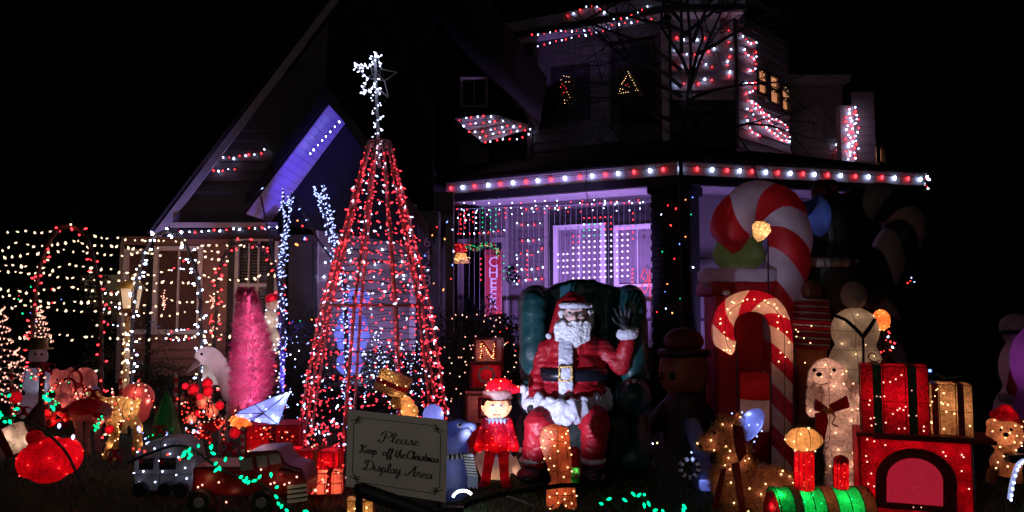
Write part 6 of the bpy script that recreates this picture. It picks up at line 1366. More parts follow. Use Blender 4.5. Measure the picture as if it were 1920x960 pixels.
# striped pink cone hats and red glossy sack
f = Fig(5.7); rs = thing('red_sack_figure', 'lumpy bright red glowing sack shaped figure on the lawn at the far left', 'light figure', ground(95, 5.7))
f.e(95, 862, 50, 32, 40).e(60, 866, 26, 30, 28, -.03).e(125, 855, 28, 34, 28).e(90, 885, 34, 20, 30, -.04).e(66, 820, 17, 14, 14).e(100, 832, 20, 14, 14)
o = f.done('body', M['litred'], rs, .014, 3); lamps(o, rs, 14, .07, 'redsoft', (1, .08, .10), .07, 14, .03)
for q in ((80, 860), (110, 870), (60, 875), (130, 850)): lamp('bulb_light', f.W(q[0], q[1], 0), (1, .10, .13), .09, .03, rs)
f = Fig(5.9); wp = thing('white_lit_gift', 'white glowing tilted gift cut by the left edge, beside the red sack', 'present', ground(25, 5.9)); c = f.W(24, 828, .1); Mr = Matrix.Rotation(R(-28), 3, 'Y')
MB().box(c, (.13, .10, .11), Mr).build('box', M['litwhite'], wp); MB().box(c, (.03, .104, .114), Mr).build('ribbon', M['ribbon'], wp); lamp('bulb_light', f.W(20, 815, .04), (1, .7, .5), .22, .01, wp); lamp('bulb_light', f.W(13, 836, .04), (1, .7, .5), .30, .01, wp); lamp('bulb_light', f.W(40, 828, .04), (1, .7, .5), .15, .01, wp)
f = Fig(6.1); gn = thing('gnome_figure', 'dull pink cone hatted gnome shape behind the red sack', 'gnome figure', ground(68, 6.1)); f.c(62, 800, 22, 78, 752, 4).e(60, 812, 24, 16, 18); f.done('hat', M['infldr'], gn, .012, 4); f.e(62, 835, 22, 20, 16, .02); f.done('body', M['pinkmesh'], gn, .012, 3); lamp('bulb_light', f.W(60, 800, -.02), (1, .35, .3), .25, .03, gn)
rc = thing('red_berry_cluster', 'glowing red and orange berry cluster between gnome and pony', 'light figure', ground(100, 6.4)); f = Fig(6.4); rnd = random.Random(5)
for i in range(26):
    x, y = rnd.uniform(85, 125), rnd.uniform(762, 800); f.e(x, y, 6, 5.5, 6, rnd.uniform(-.05, .05)); f.done('berry', M['litred'], rc)
for i in range(4): lamp('bulb_light', f.W(90 + i * 10, 775 + (i % 2) * 14, .0), (1, .25, .1), .25, .02, rc)
dots('bulb', [(f.W(x, y, -.07), Vector((0, -1, 0))) for x, y in ((86, 742), (92, 748), (105, 758), (102, 768), (97, 762), (83, 744), (90, 738))], G['green'], rc, .012, .013)
for (x, y, c_, lb) in ((111, 799, 'bluew', 'single pale blue bulb beside the red sack'), (137, 820, 'violet', 'single violet bulb over the red sack'), (260, 804, 'bluew', 'single pale blue bulb under the pink ball')):
    MBx = MB().lathe(at(x, y, 5.6), [(.004, .02), (.012, .01), (.012, -.004), (.004, -.018)], 8).build('bulb', G[c_], None, smooth=True); tag(MBx, lb, 'bulb'); single(MBx, at(x, y, 5.6))
string_lights([at(x, y, 6.2) for x, y in [(175, 792), (182, 798), (176, 806), (188, 790), (192, 775), (180, 800)]], .03, 'g', RW, 'few green bulbs under the gold reindeer', r=.010, l=.013)
string_lights([at(x, y, 6.6) for x, y in [(80, 742), (90, 748), (100, 745), (110, 758), (98, 770)]], .03, 'g', RW, 'cluster of green bulbs beside the snowman', r=.010, l=.013)
# ---- behind the metal tree: pale blue snow figure, gold sleigh, dome; lit snowman by pink tree
f = Fig(9.6); bf = thing('blue_inflatable', 'tall pale blue snowman shape standing behind the metal tree poles', 'inflatable', ground(662, 9.6)); f.e(668, 562, 26, 24, 22).e(660, 625, 32, 46, 28).e(655, 680, 24, 26, 24); o = f.done('body', M['litblue'], bf, .025, 5); folds(o.data, .05, (6, 6, 8), 1); lamp('bulb_light', f.W(660, 630, 0), (.36, .42, 1), 2.0, .1, bf); lamp('bulb_light', f.W(668, 560, 0), (.36, .42, 1), 1.0, .06, bf); lamp('bulb_light', f.W(655, 685, 0), (.36, .42, 1), .7, .06, bf)
for (x, y) in ((662, 558), (678, 558)): f.e(x, y, 3, 3, 2, -.15); f.done('eye', M['eye'], bf)
f = Fig(8.7); dm = thing('blue_dome', 'pale blue glowing dome poking up behind the top right corner of the sign', 'light figure', ground(812, 6.4)); f = Fig(6.4); f.c(812, 778, 20, 812, 840, 22); f.done('shell', M['litblue'], dm, .014, 4); lamp('bulb_light', f.W(815, 785, -.01), (.5, .5, 1), .35, .03, dm); lamp('bulb_light', f.W(828, 775, -.02), (.6, .6, 1), .12, .01, dm)
f = Fig(7.0); gs = thing('gold_gift', 'gold mesh gift with a red band tilted inside the metal tree base', 'present', ground(735, 7.0)); c = f.W(737, 720, .1); Mr = Matrix.Rotation(R(22), 3, 'Y')
MB().box(c, (.15, .10, .10), Mr).build('box', M['litgold'], gs); MB().box(c, (.154, .104, .022), Mr).build('ribbon', M['litred'], gs)
for q in ((720, 706), (738, 716), (755, 730), (745, 740)): lamp('bulb_light', f.W(q[0], q[1], .05), (1, .6, .28), .14, .01, gs)
dots('bulb', [(f.W(x, y, -.02), Vector((0, -1, 0))) for x, y in ((730, 700), (728, 692), (735, 706), (745, 722), (761, 724), (715, 712), (722, 722))], G['amber'], gs, .007, .008)
f2 = Fig(6.9); sn2 = thing('gold_bell_figure', 'small gold and clear bell shape under the tilted gold gift', 'light figure', ground(760, 6.9)); f2.c(762, 752, 10, 768, 772, 17).e(742, 755, 10, 12, 10); o = f2.done('body', M['litgold'], sn2, .010, 3); lamps(o, sn2, 8, .04, 'amber', (1, .5, .25), .10, 4, .03)
f = Fig(9.0); s3_ = thing('lit_snowman', 'white glowing wire snowman with Santa hat right of the pink tree', 'snowman figure', ground(508, 9.0)); f.e(510, 572, 12, 12, 11).e(507, 600, 15, 20, 14).e(507, 635, 17, 24, 15); o = f.done('body', M['litwhite'], s3_, .014, 3); lamps(o, s3_, 22, .06, 'white', (1, .85, .65), .07, 9, .05, r=.008); f.c(508, 561, 11, 518, 556, 5); f.done('hat', M['litred'], s3_, .012, 3); lamp('bulb_light', f.W(510, 560, -.05), (1, .4, .3), .1, .01, s3_)

# tangled strings of small bulbs lying among the props
def tangle(label, boxes, Y, pat, n, seed, r=.0085, l=.012, sp=.05):
    rnd = random.Random(seed); x0, y0, x1, y1 = boxes; P = [at(x0 + (x1 - x0) * i / n + rnd.uniform(-9, 9), rnd.uniform(y0, y1), Y + rnd.uniform(-.12, .12)) for i in range(n + 1)]
    string_lights(smoothpath(P, 5), sp, pat, RW, label, 'tangled strings lying among the ornaments', r=r, l=l, jit=1)
tangle('tangled red and green string around the snowman and bear at the far left', (0, 690, 190, 790), 6.85, 'spspgs', 16, 1)
tangle('warm and red string trailing between pony and pink ball', (120, 700, 300, 800), 6.75, 'spap', 12, 2, sp=.06)
tangle('cool white string draped behind the camper', (260, 790, 372, 830), 6.0, 'u', 9, 3, sp=.07)
tangle('dense red string heaped round the baubles under the HO HO sign', (335, 740, 440, 840), 6.5, 'sspss', 18, 4, sp=.045)
tangle('red string heaped over the lidded present and red gifts', (455, 800, 640, 880), 6.25, 'sspsps', 20, 5, sp=.05)
tangle('bright red string piled at the foot of the metal tree', (560, 780, 655, 860), 7.2, 'RRRRW', 14, 6, r=.011, l=.018, sp=.05)
tangle('pinkish string on the ground between pickup and sign', (545, 880, 648, 930), 5.6, 'pssp', 10, 7, sp=.05)
tangle('blue white string twined behind the pole tree base', (690, 620, 790, 760), 9.2, 'uWuW', 18, 8, sp=.06)
for i, (x, y, r_, lb) in enumerate(((300, 770, 9, 'small red bauble left of the green cone tree'), (412, 760, 8, 'small red bauble hanging right of the pink baubles'), (205, 805, 8, 'small red bauble under the gold reindeer'), (440, 812, 10, 'red bauble below the orange duck'), (30, 745, 11, 'dull red bauble at the far left under the spiral tree'))):
    f = Fig(6.6); b = thing('bauble', lb, 'bauble', f.W(x, y + r_), 'loose baubles among the ornaments'); f.e(x, y, r_, r_ * 1.05, r_); f.done('ball', M['litred'], b); f.b(x - 2, y - r_ - 3, x + 2, y - r_ + 1, -.008, .008); f.done('cap', M['gold'], b); lamp('bulb_light', f.W(x, y, -.02), (1, .3, .2), .06, .01, b)

# bows and small sticks filling the crowded left side
for i, (x, y, r_, Yb_, mm, lb) in enumerate(((88, 690, 15, 7.1, 'litred', 'red bow at the shoulder of the snowman at the far left'), (176, 738, 14, 6.6, 'litred', 'red bow on the back of the pony'), (300, 805, 12, 6.3, 'suit', 'dull red bow lying over the camper roof'),
        (430, 838, 14, 6.0, 'litred', 'red bow between pickup and red petals'), (216, 850, 13, 6.2, 'suit', 'dark red bow on the lawn by the gold reindeer legs'), (45, 770, 14, 6.7, 'litred', 'red bow low at the far left beside the gnome hat'))):
    f = Fig(Yb_); q = thing('bow', lb, 'bow', f.W(x, y + r_), 'red bows among the ornaments')
    for s_ in (-1, 1):
        P = [f.W(x, y) + Vector((s_ * (1 - math.cos(t)) * r_ * f.k * .6, -.01, math.sin(t) * r_ * f.k * .55)) for t in [j * math.pi / 7 for j in range(15)]]; MB().tube(P, .014, 6, flat=.3).build('loop', M[mm], q, smooth=True)
        MB().tube([f.W(x, y), f.W(x + s_ * r_ * .6, y + r_ * .7), f.W(x + s_ * r_ * .8, y + r_ * 1.3)], .012, 6, flat=.3).build('tail', M[mm], q, smooth=True)
    f.e(x, y, 3.5, 3.5, 3, -.015); f.done('knot', M[mm], q)
    if mm == 'litred': lamp('bulb_light', f.W(x, y, .06), (1, .2, .15), .12, .01, q)
for i, (x, y0, y1, Yb_, lb) in enumerate(((22, 690, 800, 6.9, 'thin striped candy stick at the far left edge'), (226, 700, 800, 7.1, 'thin striped candy stick behind the gold reindeer'), (330, 700, 790, 7.0, 'thin striped candy stick left of the HO HO sign'), (455, 800, 870, 6.0, 'short striped candy stick behind the pickup'))):
    f = Fig(Yb_); q = thing('candy_stick', lb, 'candy cane', ground(x, Yb_), 'thin striped candy sticks'); n = 10
    for j in range(n): MB().tube([f.W(x, y0 + (y1 - y0) * j / n), f.W(x, y0 + (y1 - y0) * (j + 1) / n)], .016, 8).build('stripe', M['litred' if j % 2 else 'litwhite'], q, smooth=True)
    MB().tube([f.W(x, y1), ground(x, Yb_)], .006, 4).build('stake', M['wire'], q); lamp('bulb_light', f.W(x + 3, (y0 + y1) / 2, -.12), (1, .6, .5), .05, .01, q)
# ================================================================ RIGHT GROUP
def cane_path(pts, Y, n=10): return smoothpath([at(x, y, Y) for x, y in pts], n)
def striped(root, P, rads, nb, mats, skew=.5, name='stripe', ring=22, bulge=.0, start=0, flat=1.0):
    "a thick bent tube cut into slanting coloured bands, each a part"
    L = [0]
    for i in range(len(P) - 1): L.append(L[-1] + (P[i + 1] - P[i]).length)
    T = L[-1]
    def pos(s_):
        s_ = max(0, min(T, s_)); i = 0
        while i < len(L) - 2 and L[i + 1] < s_: i += 1
        t = (s_ - L[i]) / max(1e-6, L[i + 1] - L[i]); p = P[i].lerp(P[i + 1], t)
        a = P[max(i - 1, 0)]; b = P[min(i + 2, len(P) - 1)]; tg = (b - a).normalized(); r_ = rads(s_ / T)
        return p, tg, r_
    up = Vector((0, 1, 0)); out = []
    for k in range(nb):
        s0 = T * k / nb; s1 = T * (k + 1) / nb; m = 5; vs = []; fs = []
        for i in range(m + 1):
            for j in range(ring):
                a = 2 * math.pi * j / ring; sk = skew * math.cos(a) * rads(.5)
                s_ = s0 + (s1 - s0) * i / m
                if 0 < s0 or i > 0: s_ += sk * (0 if (k == 0 and i == 0) else 1)
                if k == 0 and i == 0: s_ = 0
                if k == nb - 1 and i == m: s_ = T
                s_ = max(0, min(T, s_)); p, tg, r_ = pos(s_); sd = tg.cross(up).normalized(); bl = 1 + bulge * math.sin(math.pi * i / m)
                if k == 0: r_ *= math.sqrt(max(.02, min(1, (s_ / (rads(0) + 1e-6)) * 1.2))) if s_ < rads(0) else 1
                vs.append(p + sd * math.cos(a) * r_ * bl + up * math.sin(a) * r_ * bl * flat)
        for i in range(m):
            for j in range(ring): q = (j + 1) % ring; fs.append((i * ring + j, i * ring + q, (i + 1) * ring + q, (i + 1) * ring + j))
        if k == 0: fs.append(tuple(range(ring))[::-1])
        if k == nb - 1: fs.append(tuple(m * ring + j for j in range(ring)))
        mb = MB().add(vs, fs); out.append(mb.build(name, mats[k % 2], root, smooth=True))
    return out
# big inflatable cane
k8 = 8.0 / F
cn = thing('inflatable_candy_cane', 'giant inflatable red and white candy cane arching over the chimney, left of the penguin', 'candy cane', ground(1470, 8.0), 'giant inflatable candy canes')
P = cane_path([(1378, 474), (1370, 440), (1378, 408), (1402, 384), (1430, 378), (1460, 390), (1478, 425), (1480, 470), (1472, 520), (1462, 570), (1458, 640), (1456, 720), (1454, 800)], 8.0)
P[-1] = Vector((P[-1].x, 8.0, .04))
striped(cn, P, lambda t: (38 - 4 * abs(t - .3)) * k8, 11, [M['inflr'], M['inflw']], .9, bulge=.085)
lamp('bulb_light', at(1400, 420, 7.6), (1, .5, .5), .2, .1, cn)
for x, y in ((1375, 425), (1440, 385), (1475, 470), (1465, 560)): lamp('bulb_light', at(x, y, 8.0), (.9, .55, .75), .40, .12, cn)
cn2 = thing('inflatable_candy_cane', 'second giant candy cane, unlit and dim, at the far right of the porch', 'candy cane', ground(1660, 8.9), 'giant inflatable candy canes'); k9 = 8.9 / F
P = cane_path([(1602, 440), (1596, 412), (1610, 390), (1640, 382), (1670, 385), (1694, 405), (1692, 440), (1668, 480), (1645, 520), (1632, 560), (1650, 600), (1660, 640), (1664, 740)], 8.9); P[-1] = Vector((P[-1].x, 8.9, .04))
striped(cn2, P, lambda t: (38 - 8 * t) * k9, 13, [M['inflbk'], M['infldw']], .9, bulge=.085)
# chimney with snow cap and a pale green sack
f = Fig(8.1); cm2 = thing('inflatable_chimney', 'red inflatable chimney with a white snow cap under the giant candy cane', 'inflatable', ground(1375, 8.1))
f.b(1333, 530, 1438, 850, -.20, .35); f.done('stack', M['inflr'], cm2, .035, 6); f.b(1322, 528, 1446, 556, -.28, .42); f.done('cap_band', M['inflr'], cm2, .03, 5)
for i in range(7): x = 1330 + i * 18; f.e(x, 520 + (i % 3) * 4, 16, 19, 30, -.1); 
f.b(1324, 505, 1442, 528, -.28, .42); f.done('snow_cap', M['inflw'], cm2, .022, 5); lamp('bulb_light', f.W(1342, 620, -.05), (1, .15, .25), 1.0, .05, cm2); lamp('bulb_light', f.W(1380, 520, .05), (.9, .55, .9), .9, .1, cm2)
f = Fig(8.25); gk = thing('green_sack', 'pale green rounded sack sitting in the red chimney', 'sack', f.W(1385, 510)); f.e(1385, 478, 50, 34, 38).e(1370, 462, 30, 22, 26).e(1408, 455, 22, 18, 20); f.done('cloth', M['inflg'], gk, .022, 6); lamp('bulb_light', f.W(1385, 480, .0), (.9, 1, .6), .7, .1, gk)
# gold gem shaped ornament
f = Fig(7.3); gm = thing('gem_ornament', 'gold mesh gem shaped ornament on a thin pole in front of the giant candy cane', 'ornament', f.W(1428, 456)); mb = MB(); c = f.W(1426, 434)
mb.lathe(c, [(.01, .10), (.075, .085), (.10, .03), (.06, -.06), (.008, -.105)], 8, Matrix.Rotation(R(18), 3, 'Y')); mb.build('shell', M['litgold'], gm); lamp('bulb_light', c + Vector((0, -.02, .02)), (1, .7, .45), .5, .02, gm); lamp('bulb_light', c + Vector((.03, -.03, -.02)), (1, .7, .45), .2, .02, gm)
rnd = random.Random(3); dots('bulb', [(c + Vector((rnd.uniform(-.06, .06), -.095, rnd.uniform(-.06, .07))), Vector((0, -1, 0))) for i in range(12)], G['amber'], gm, .006, .006); MB().tube([f.W(1440, 450), f.W(1441, 560), ground(1446, 7.3)], .008, 5).build('pole', M['wire'], gm)
# lit candy cane
YL = 6.7; kL = YL / F; lc = thing('lit_candy_cane', 'glowing wire framed candy cane with red stripes, hook bent to the left', 'candy cane', ground(1465, YL))
P = cane_path([(1372, 664), (1358, 640), (1356, 605), (1368, 580), (1395, 566), (1425, 566), (1450, 582), (1463, 612), (1466, 650), (1466, 700), (1466, 760), (1466, 830), (1466, 895)], YL)
seg = striped(lc, P, lambda t: (21 if t < .6 else 20) * kL, 13, [M['litwhite'], M['litred']], 1.0, ring=16, flat=.55)
for i in range(0, len(P), 4):
    if P[i].z > 1.0: lamp('bulb_light', P[i] + Vector((0, .0, 0)), (1, .46, .27), .085, .02, lc)
pts = []
rnd = random.Random(8)
for i in range(0, len(P) - 1, 3):
    if P[i].z > .95: pts.append((P[i] + Vector((rnd.uniform(-.06, .06), -.06, rnd.uniform(-.04, .04))), Vector((0, -1, 0))))
dots('bulb', pts, G['amber'], lc, .008, .009)
ed = MB()
for s_ in (-1, 1):
    Q = []
    for i in range(len(P)):
        tg = (P[min(i + 1, len(P) - 1)] - P[max(i - 1, 0)]).normalized(); Q.append(P[i] + tg.cross(Vector((0, 1, 0))).normalized() * 20.5 * kL * s_ + Vector((0, -.01, 0)))
    ed.tube(Q, .004, 4)
ed.tube([p + Vector((0, -.068, 0)) for p in P], .003, 4); ed.build('frame_wire', M['wire'], lc, stuff=True)
lq = thing('red_pole_light', 'short red candle shaped stick with white tip left of the glowing candy cane', 'light figure', ground(1366, 6.9)); f = Fig(6.75); f.c(1375, 600, 8, 1364, 558, 6); f.done('stick', M['litred'], lq); f.e(1362, 549, 7, 5, 7); f.done('tip', M['litwhite'], lq); MB().tube([f.W(1376, 608), f.W(1380, 640), ground(1382, 6.75)], .008, 5).build('pole', M['wire'], lq); lamp('bulb_light', f.W(1372, 588, 0), (1, .3, .2), .08, .01, lq)
# red and white post in front of the giant cane
f = Fig(7.6); ps = thing('striped_post', 'inflatable post with broad red and cream blocks beside the glowing candy cane', 'inflatable', ground(1420, 7.6))
for i, (y0, y1, mm) in enumerate(((700, 748, 'inflr'), (748, 806, 'inflw'), (806, 868, 'inflr'))):
    a_, b_ = f.W(1415, y0), f.W(1415, y1); MB().tube([a_, b_], 26 * f.k, 20).build('stripe', M[mm], ps, smooth=True)
lamp('bulb_light', f.W(1415, 775), (1, .5, .35), .45, .05, ps); lamp('bulb_light', f.W(1415, 725), (1, .5, .35), .3, .05, ps)
# penguin with Santa hat, tall and dark
f = Fig(8.3); pn = thing('inflatable_penguin', 'tall dark inflatable penguin with red hat and pale blue lit face', 'inflatable', ground(1560, 8.3))
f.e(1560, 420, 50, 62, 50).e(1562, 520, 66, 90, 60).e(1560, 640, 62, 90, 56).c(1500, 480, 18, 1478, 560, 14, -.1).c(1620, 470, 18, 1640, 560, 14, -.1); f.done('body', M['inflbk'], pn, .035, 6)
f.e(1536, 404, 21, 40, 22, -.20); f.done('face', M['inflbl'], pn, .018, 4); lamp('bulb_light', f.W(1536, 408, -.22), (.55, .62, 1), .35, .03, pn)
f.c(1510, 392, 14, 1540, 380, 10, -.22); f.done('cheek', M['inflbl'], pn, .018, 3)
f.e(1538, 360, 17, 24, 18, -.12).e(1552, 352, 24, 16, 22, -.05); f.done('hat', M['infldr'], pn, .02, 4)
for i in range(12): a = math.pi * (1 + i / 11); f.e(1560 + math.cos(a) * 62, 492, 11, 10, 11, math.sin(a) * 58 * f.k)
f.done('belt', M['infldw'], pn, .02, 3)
# striped red and white shirt figure
f = Fig(7.7); sf = thing('striped_shirt_figure', 'figure with thin red and white striped shirt and orange lower body', 'inflatable', ground(1525, 7.7)); n = 16
for i in range(n):
    y0 = 560 + i * 5.9; a_, b_ = f.W(1522, y0), f.W(1522, y0 + 5.9); w0 = 30 + 3 * math.sin(i / n * 3); MB().tube([a_, b_], w0 * f.k, 18).build('stripe', M['eyew'] if i % 2 == 0 else M['litred'], sf, smooth=True) if i % 2 else MB().tube([a_ + Vector((0, 0, -.008)), b_ + Vector((0, 0, .008))], (w0 + .6) * f.k, 18).build('stripe', M['litwhite'], sf, smooth=True)
f.c(1522, 662, 27, 1522, 700, 24).c(1510, 700, 12, 1508, 830, 11).c(1536, 700, 12, 1538, 830, 11); f.done('trousers', M['inflbr'], sf, .02, 4); f.e(1522, 545, 20, 20, 18); f.done('head', M['inflbr'], sf, .02, 4)
lamp('bulb_light', f.W(1516, 610), (1, .6, .45), .5, .04, sf); lamp('bulb_light', f.W(1522, 672), (1, .45, .15), .6, .04, sf)
dots('bulb', [(f.W(x, y, -.18), Vector((0, -1, 0))) for x, y in ((1492, 618), (1496, 622), (1507, 634), (1521, 611), (1519, 643), (1509, 680), (1493, 631))], G['amber'], sf, .008, .008)
# snowman with dark braces seen from behind
f = Fig(7.4); ws = thing('braces_snowman', 'pale lit snow figure with dark Y shaped braces, behind the white dog', 'snowman figure', ground(1600, 7.4))
f.e(1601, 553, 25, 27, 22); f.done('head', M['infldw'], ws, .02, 4); f.e(1603, 620, 44, 44, 36).e(1604, 690, 50, 60, 42).e(1603, 600, 38, 20, 30); o = f.done('body', M['litwhite'], ws, .02, 5)
pts = lamps(o, ws, 14, .12, 'amber', (1, .66, .40), .07, 12, .05, r=.006, cond=lambda p, n: n.y < -.5)
P1 = smoothpath([f.W(1566, 592, -.12), f.W(1585, 600, -.19), f.W(1606, 618, -.21), f.W(1618, 632, -.215)], 5); P2 = smoothpath([f.W(1640, 598, -.12), f.W(1632, 612, -.18), f.W(1618, 632, -.215)], 5); P3 = smoothpath([f.W(1618, 632, -.215), f.W(1619, 670, -.235), f.W(1618, 710, -.235)], 5)
mb = MB(); [mb.tube(p, .020, 6, flat=.5) for p in (P1, P2, P3)]; mb.build('braces', M['black'], ws, smooth=True)
wires(o.data, wloc(o), [(f.W(1603, y), Vector((0, 0, 1))) for y in (620, 655, 690)] + [(f.W(1590, 640), Vector((1, 0, 0)))], M['ribbon'], ws, .0025)
# amber ornament and small coloured lights
f = Fig(7.5); am = thing('amber_ornament', 'amber glowing ornament to the right of the snow figure braces', 'ornament', f.W(1653, 622)); f.e(1652, 600, 17, 20, 15); o = f.done('ball', M['littan'], am, .012, 3); lamps(o, am, 9, .04, 'orange', (1, .45, .15), .20, 5, .04)
MB().tube([f.W(1653, 620), ground(1655, 7.5)], .008, 5).build('pole', M['wire'], am)
string_lights([at(x, y, 7.7) for x, y in [(1660, 618), (1672, 624), (1660, 636), (1676, 640), (1668, 655), (1650, 658)]], .045, 'srws', RW, 'small red and white bulbs under the amber ornament', r=.009, l=.014)
string_lights([at(x, y, 11.3) for x, y in [(1664, 430), (1678, 438), (1668, 455), (1682, 462), (1672, 480), (1688, 490), (1684, 500)]], .09, 'wsrs', RW, 'tangle of red and white bulbs beyond the dim candy cane', r=.016, l=.024)
string_lights([at(x, y, 11.3) for x, y in [(1704, 515), (1712, 522), (1702, 530), (1712, 528)]], .08, 'uss', RW, 'last small bulbs at the far right porch post', r=.014, l=.02)
# gingerbread figure
f = Fig(8.1); gg = thing('inflatable_gingerbread', 'dark brown inflatable gingerbread figure with red hat, by the porch column', 'inflatable', ground(1282, 8.1))
f.e(1282, 695, 48, 54, 34); f.done('head', M['inflbr'], gg, .025, 5); f.c(1284, 760, 38, 1286, 840, 40).c(1250, 765, 16, 1222, 800, 16).c(1315, 765, 16, 1340, 800, 16); f.done('body', M['inflbk'], gg, .03, 4)
f.e(1282, 640, 38, 26, 30); f.done('hat', M['infldr'], gg, .02, 5)
for i in range(12): a = math.pi * (1 + i / 11); f.e(1283 + math.cos(a) * 40, 662, 11, 9, 10, math.sin(a) * 32 * f.k)
f.done('hat_band', M['inflbk'], gg, .02, 3)
for x in (1261, 1240): f.e(x, 705, 7 if x > 1250 else 4, 8, 4, -.185 if x > 1250 else -.11); e_ = f.done('eye', M['eye'], gg)
P = smoothpath([f.W(1248, 728, -.15), f.W(1256, 740, -.16), f.W(1268, 742, -.17)], 4); MB().tube(P, .008, 5).build('mouth', M['ribbon'], gg)
lamp('bulb_light', f.W(1265, 705, -.10), (1, .55, .45), .09, .05, gg)
# white curly dog with red bow
f = Fig(6.15); dg_ = thing('white_dog_figure', 'white glowing plush dog sitting up with a dark red neck bow', 'dog figure', ground(1575, 6.15))
f.e(1551, 700, 30, 28, 26).e(1540, 708, 17, 14, 14, -.11).c(1558, 725, 24, 1572, 770, 34).e(1580, 800, 40, 50, 34).e(1590, 850, 42, 44, 36).c(1566, 850, 15, 1562, 905, 14, -.06).c(1604, 850, 17, 1606, 905, 15, -.04).c(1528, 735, 14, 1524, 770, 12, -.05).c(1598, 725, 12, 1612, 775, 14)
f.c(1524, 700, 8, 1520, 722, 7, .03).c(1577, 695, 9, 1583, 722, 8, .03)
o = f.done('body', M['litfur'], dg_, .014, 3); folds(o.data, .014, (28, 28, 28), 2)
lamps(o, dg_, 30, .07, 'amber', (1, .56, .40), .11, 20, .04, cond=lambda p, n: n.y < -.35)
for q in ((1551, 700), (1575, 770), (1585, 840)): lamp('bulb_light', f.W(q[0], q[1], .02), (1, .62, .48), .26, .04, dg_)
hb = MB(); rnd = random.Random(5); off = wloc(o)
for i in range(16000):
    v = o.data.vertices[rnd.randrange(len(o.data.vertices))]; p = v.co + off; d = (v.normal * .8 + Vector((rnd.gauss(0, .5), rnd.gauss(0, .5), rnd.gauss(0, .5) - .3))).normalized() * rnd.uniform(.010, .024); s_ = d.orthogonal().normalized() * .0016; hb.add([p - s_, p + s_, p + d], [(0, 1, 2)])
hb.build('plush_fur', M['litfur'], dg_, stuff=True)
f.e(1536, 702, 5.5, 4.2, 4, -.185); f.done('nose', M['eye'], dg_); f.e(1527, 694, 3.4, 3.6, 3, -.128); f.done('eye', M['eye'], dg_); f.e(1564, 694, 3.4, 3.6, 3, -.112); f.done('eye', M['eye'], dg_)
P = smoothpath([f.W(1526, 716, -.15), f.W(1538, 721, -.17), f.W(1552, 718, -.15)], 4); MB().tube(P, .004, 4).build('mouth', M['ribbon'], dg_)
wires(o.data, wloc(o), [(f.W(1551, 690), Vector((0, 0, 1))), (f.W(1545, 700), Vector((1, 0, 0))), (f.W(1590, 842), Vector((0, 0, 1)))], M['ribbon'], dg_, .0025)
bw = [[(1552, 764), (1530, 748), (1528, 770), (1550, 774)], [(1555, 760), (1588, 742), (1594, 764), (1560, 774)], [(1550, 770), (1530, 776), (1530, 812), (1546, 826), (1553, 790)]]
for i, q in enumerate(bw):
    mb = MB(); mb.prism([f.W(x, y, -.215) for x, y in q], (0, .02, 0)); mb.build('ribbon', M['suit'], dg_)
P = smoothpath([f.W(1556, 772, -.23), f.W(1566, 782, -.24), f.W(1560, 794, -.24), f.W(1572, 800, -.24)], 5); MB().tube(P, .009, 6, flat=.3).build('ribbon_tail', M['ribbon'], dg_)
for i in range(4): f.e(1546 + i * 5, 768 + (i % 2) * 5, 4, 4, 4, -.24); f.done('jingle_bell', M['gold'], dg_)
# three presents: red box fireplace base, red striped gift, gold striped gift
Yb = 5.45; f = Fig(Yb); fp = thing('lit_fireplace_box', 'big red glowing box with dark arch around a pink panel', 'present', ground(1715, Yb)); k = f.k
c0 = f.W(1716, 890); hw = 95 * k; zt4 = f.W(1716, 818).z; MB().box((c0.x, Yb + .22, zt4 / 2 + .01), (hw, .22, zt4 / 2 - .01)).build('box', M['litred'], fp)
def archpoly(xc, yb, w_, yt, d): 
    P = [f.W(xc - w_, yb, d)]; yc = yt + w_ * .9
    for i in range(17): a = math.pi * (1 - i / 16); P.append(f.W(xc + math.cos(a) * w_, yc - math.sin(a) * (yc - yt), d))
    P.append(f.W(xc + w_, yb, d)); return P
MB().prism(archpoly(1718, 958, 68, 841, -.004), (0, -.012, 0)).build('arch_band', M['ribbon'], fp)
MB().prism(archpoly(1718, 946, 47, 860, -.018), (0, -.006, 0)).build('arch_panel', mat('pink_glow_panel', (.75, .10, .19), .6, .25, 60, trans=.3, emit=(1, .035, .10), estr=.30), fp)
for x in (1622, 1810): a_ = f.W(x, 818, -.01); MB().tube([a_, Vector((a_.x, a_.y, .02))], .007, 5).build('frame_edge', M['ribbon'], fp)
a_, b_ = f.W(1620, 820, -.012), f.W(1812, 820, -.012); MB().box((a_ + b_) / 2, (hw + .01, .012, .014)).build('frame_edge', M['ribbon'], fp)
MB().box(f.W(1716, 814, .22), (hw + .02, .24, .012)).build('lid', M['truck'], fp)
rnd = random.Random(4)
for x, y in ((1640, 832), (1645, 860), (1640, 900), (1642, 925), (1762, 832), (1795, 836), (1796, 870), (1790, 910), (1718, 832), (1700, 832), (1765, 846), (1715, 952), (1635, 945), (1800, 945), (1680, 836)): lamp('bulb_light', f.W(x, y, .12), (1, .08, .12), .16, .02, fp); lamp('bulb_light', f.W(x, y, .03), (1, .12, .12), .03, .01, fp)
dots('bulb', [(f.W(x, y, -.008), Vector((0, -1, 0))) for x, y in ((1636, 829), (1648, 832), (1667, 838), (1764, 845), (1768, 852), (1794, 848), (1797, 852), (1794, 878), (1638, 914), (1648, 918), (1643, 894), (1715, 952), (1728, 951), (1634, 861), (1806, 910), (1636, 872))], G['pinkw'], fp, .007, .008)
present('red glowing gift with dark and green ribbons on top of the red arch box', 1618, 683, 1730, 814, 5.5, M['litred'], M['ribbong'], (1, .08, .12), .20, -22, 26, dotc='pinkw', nrib=2, depth=.34, seed=7, bow=False)
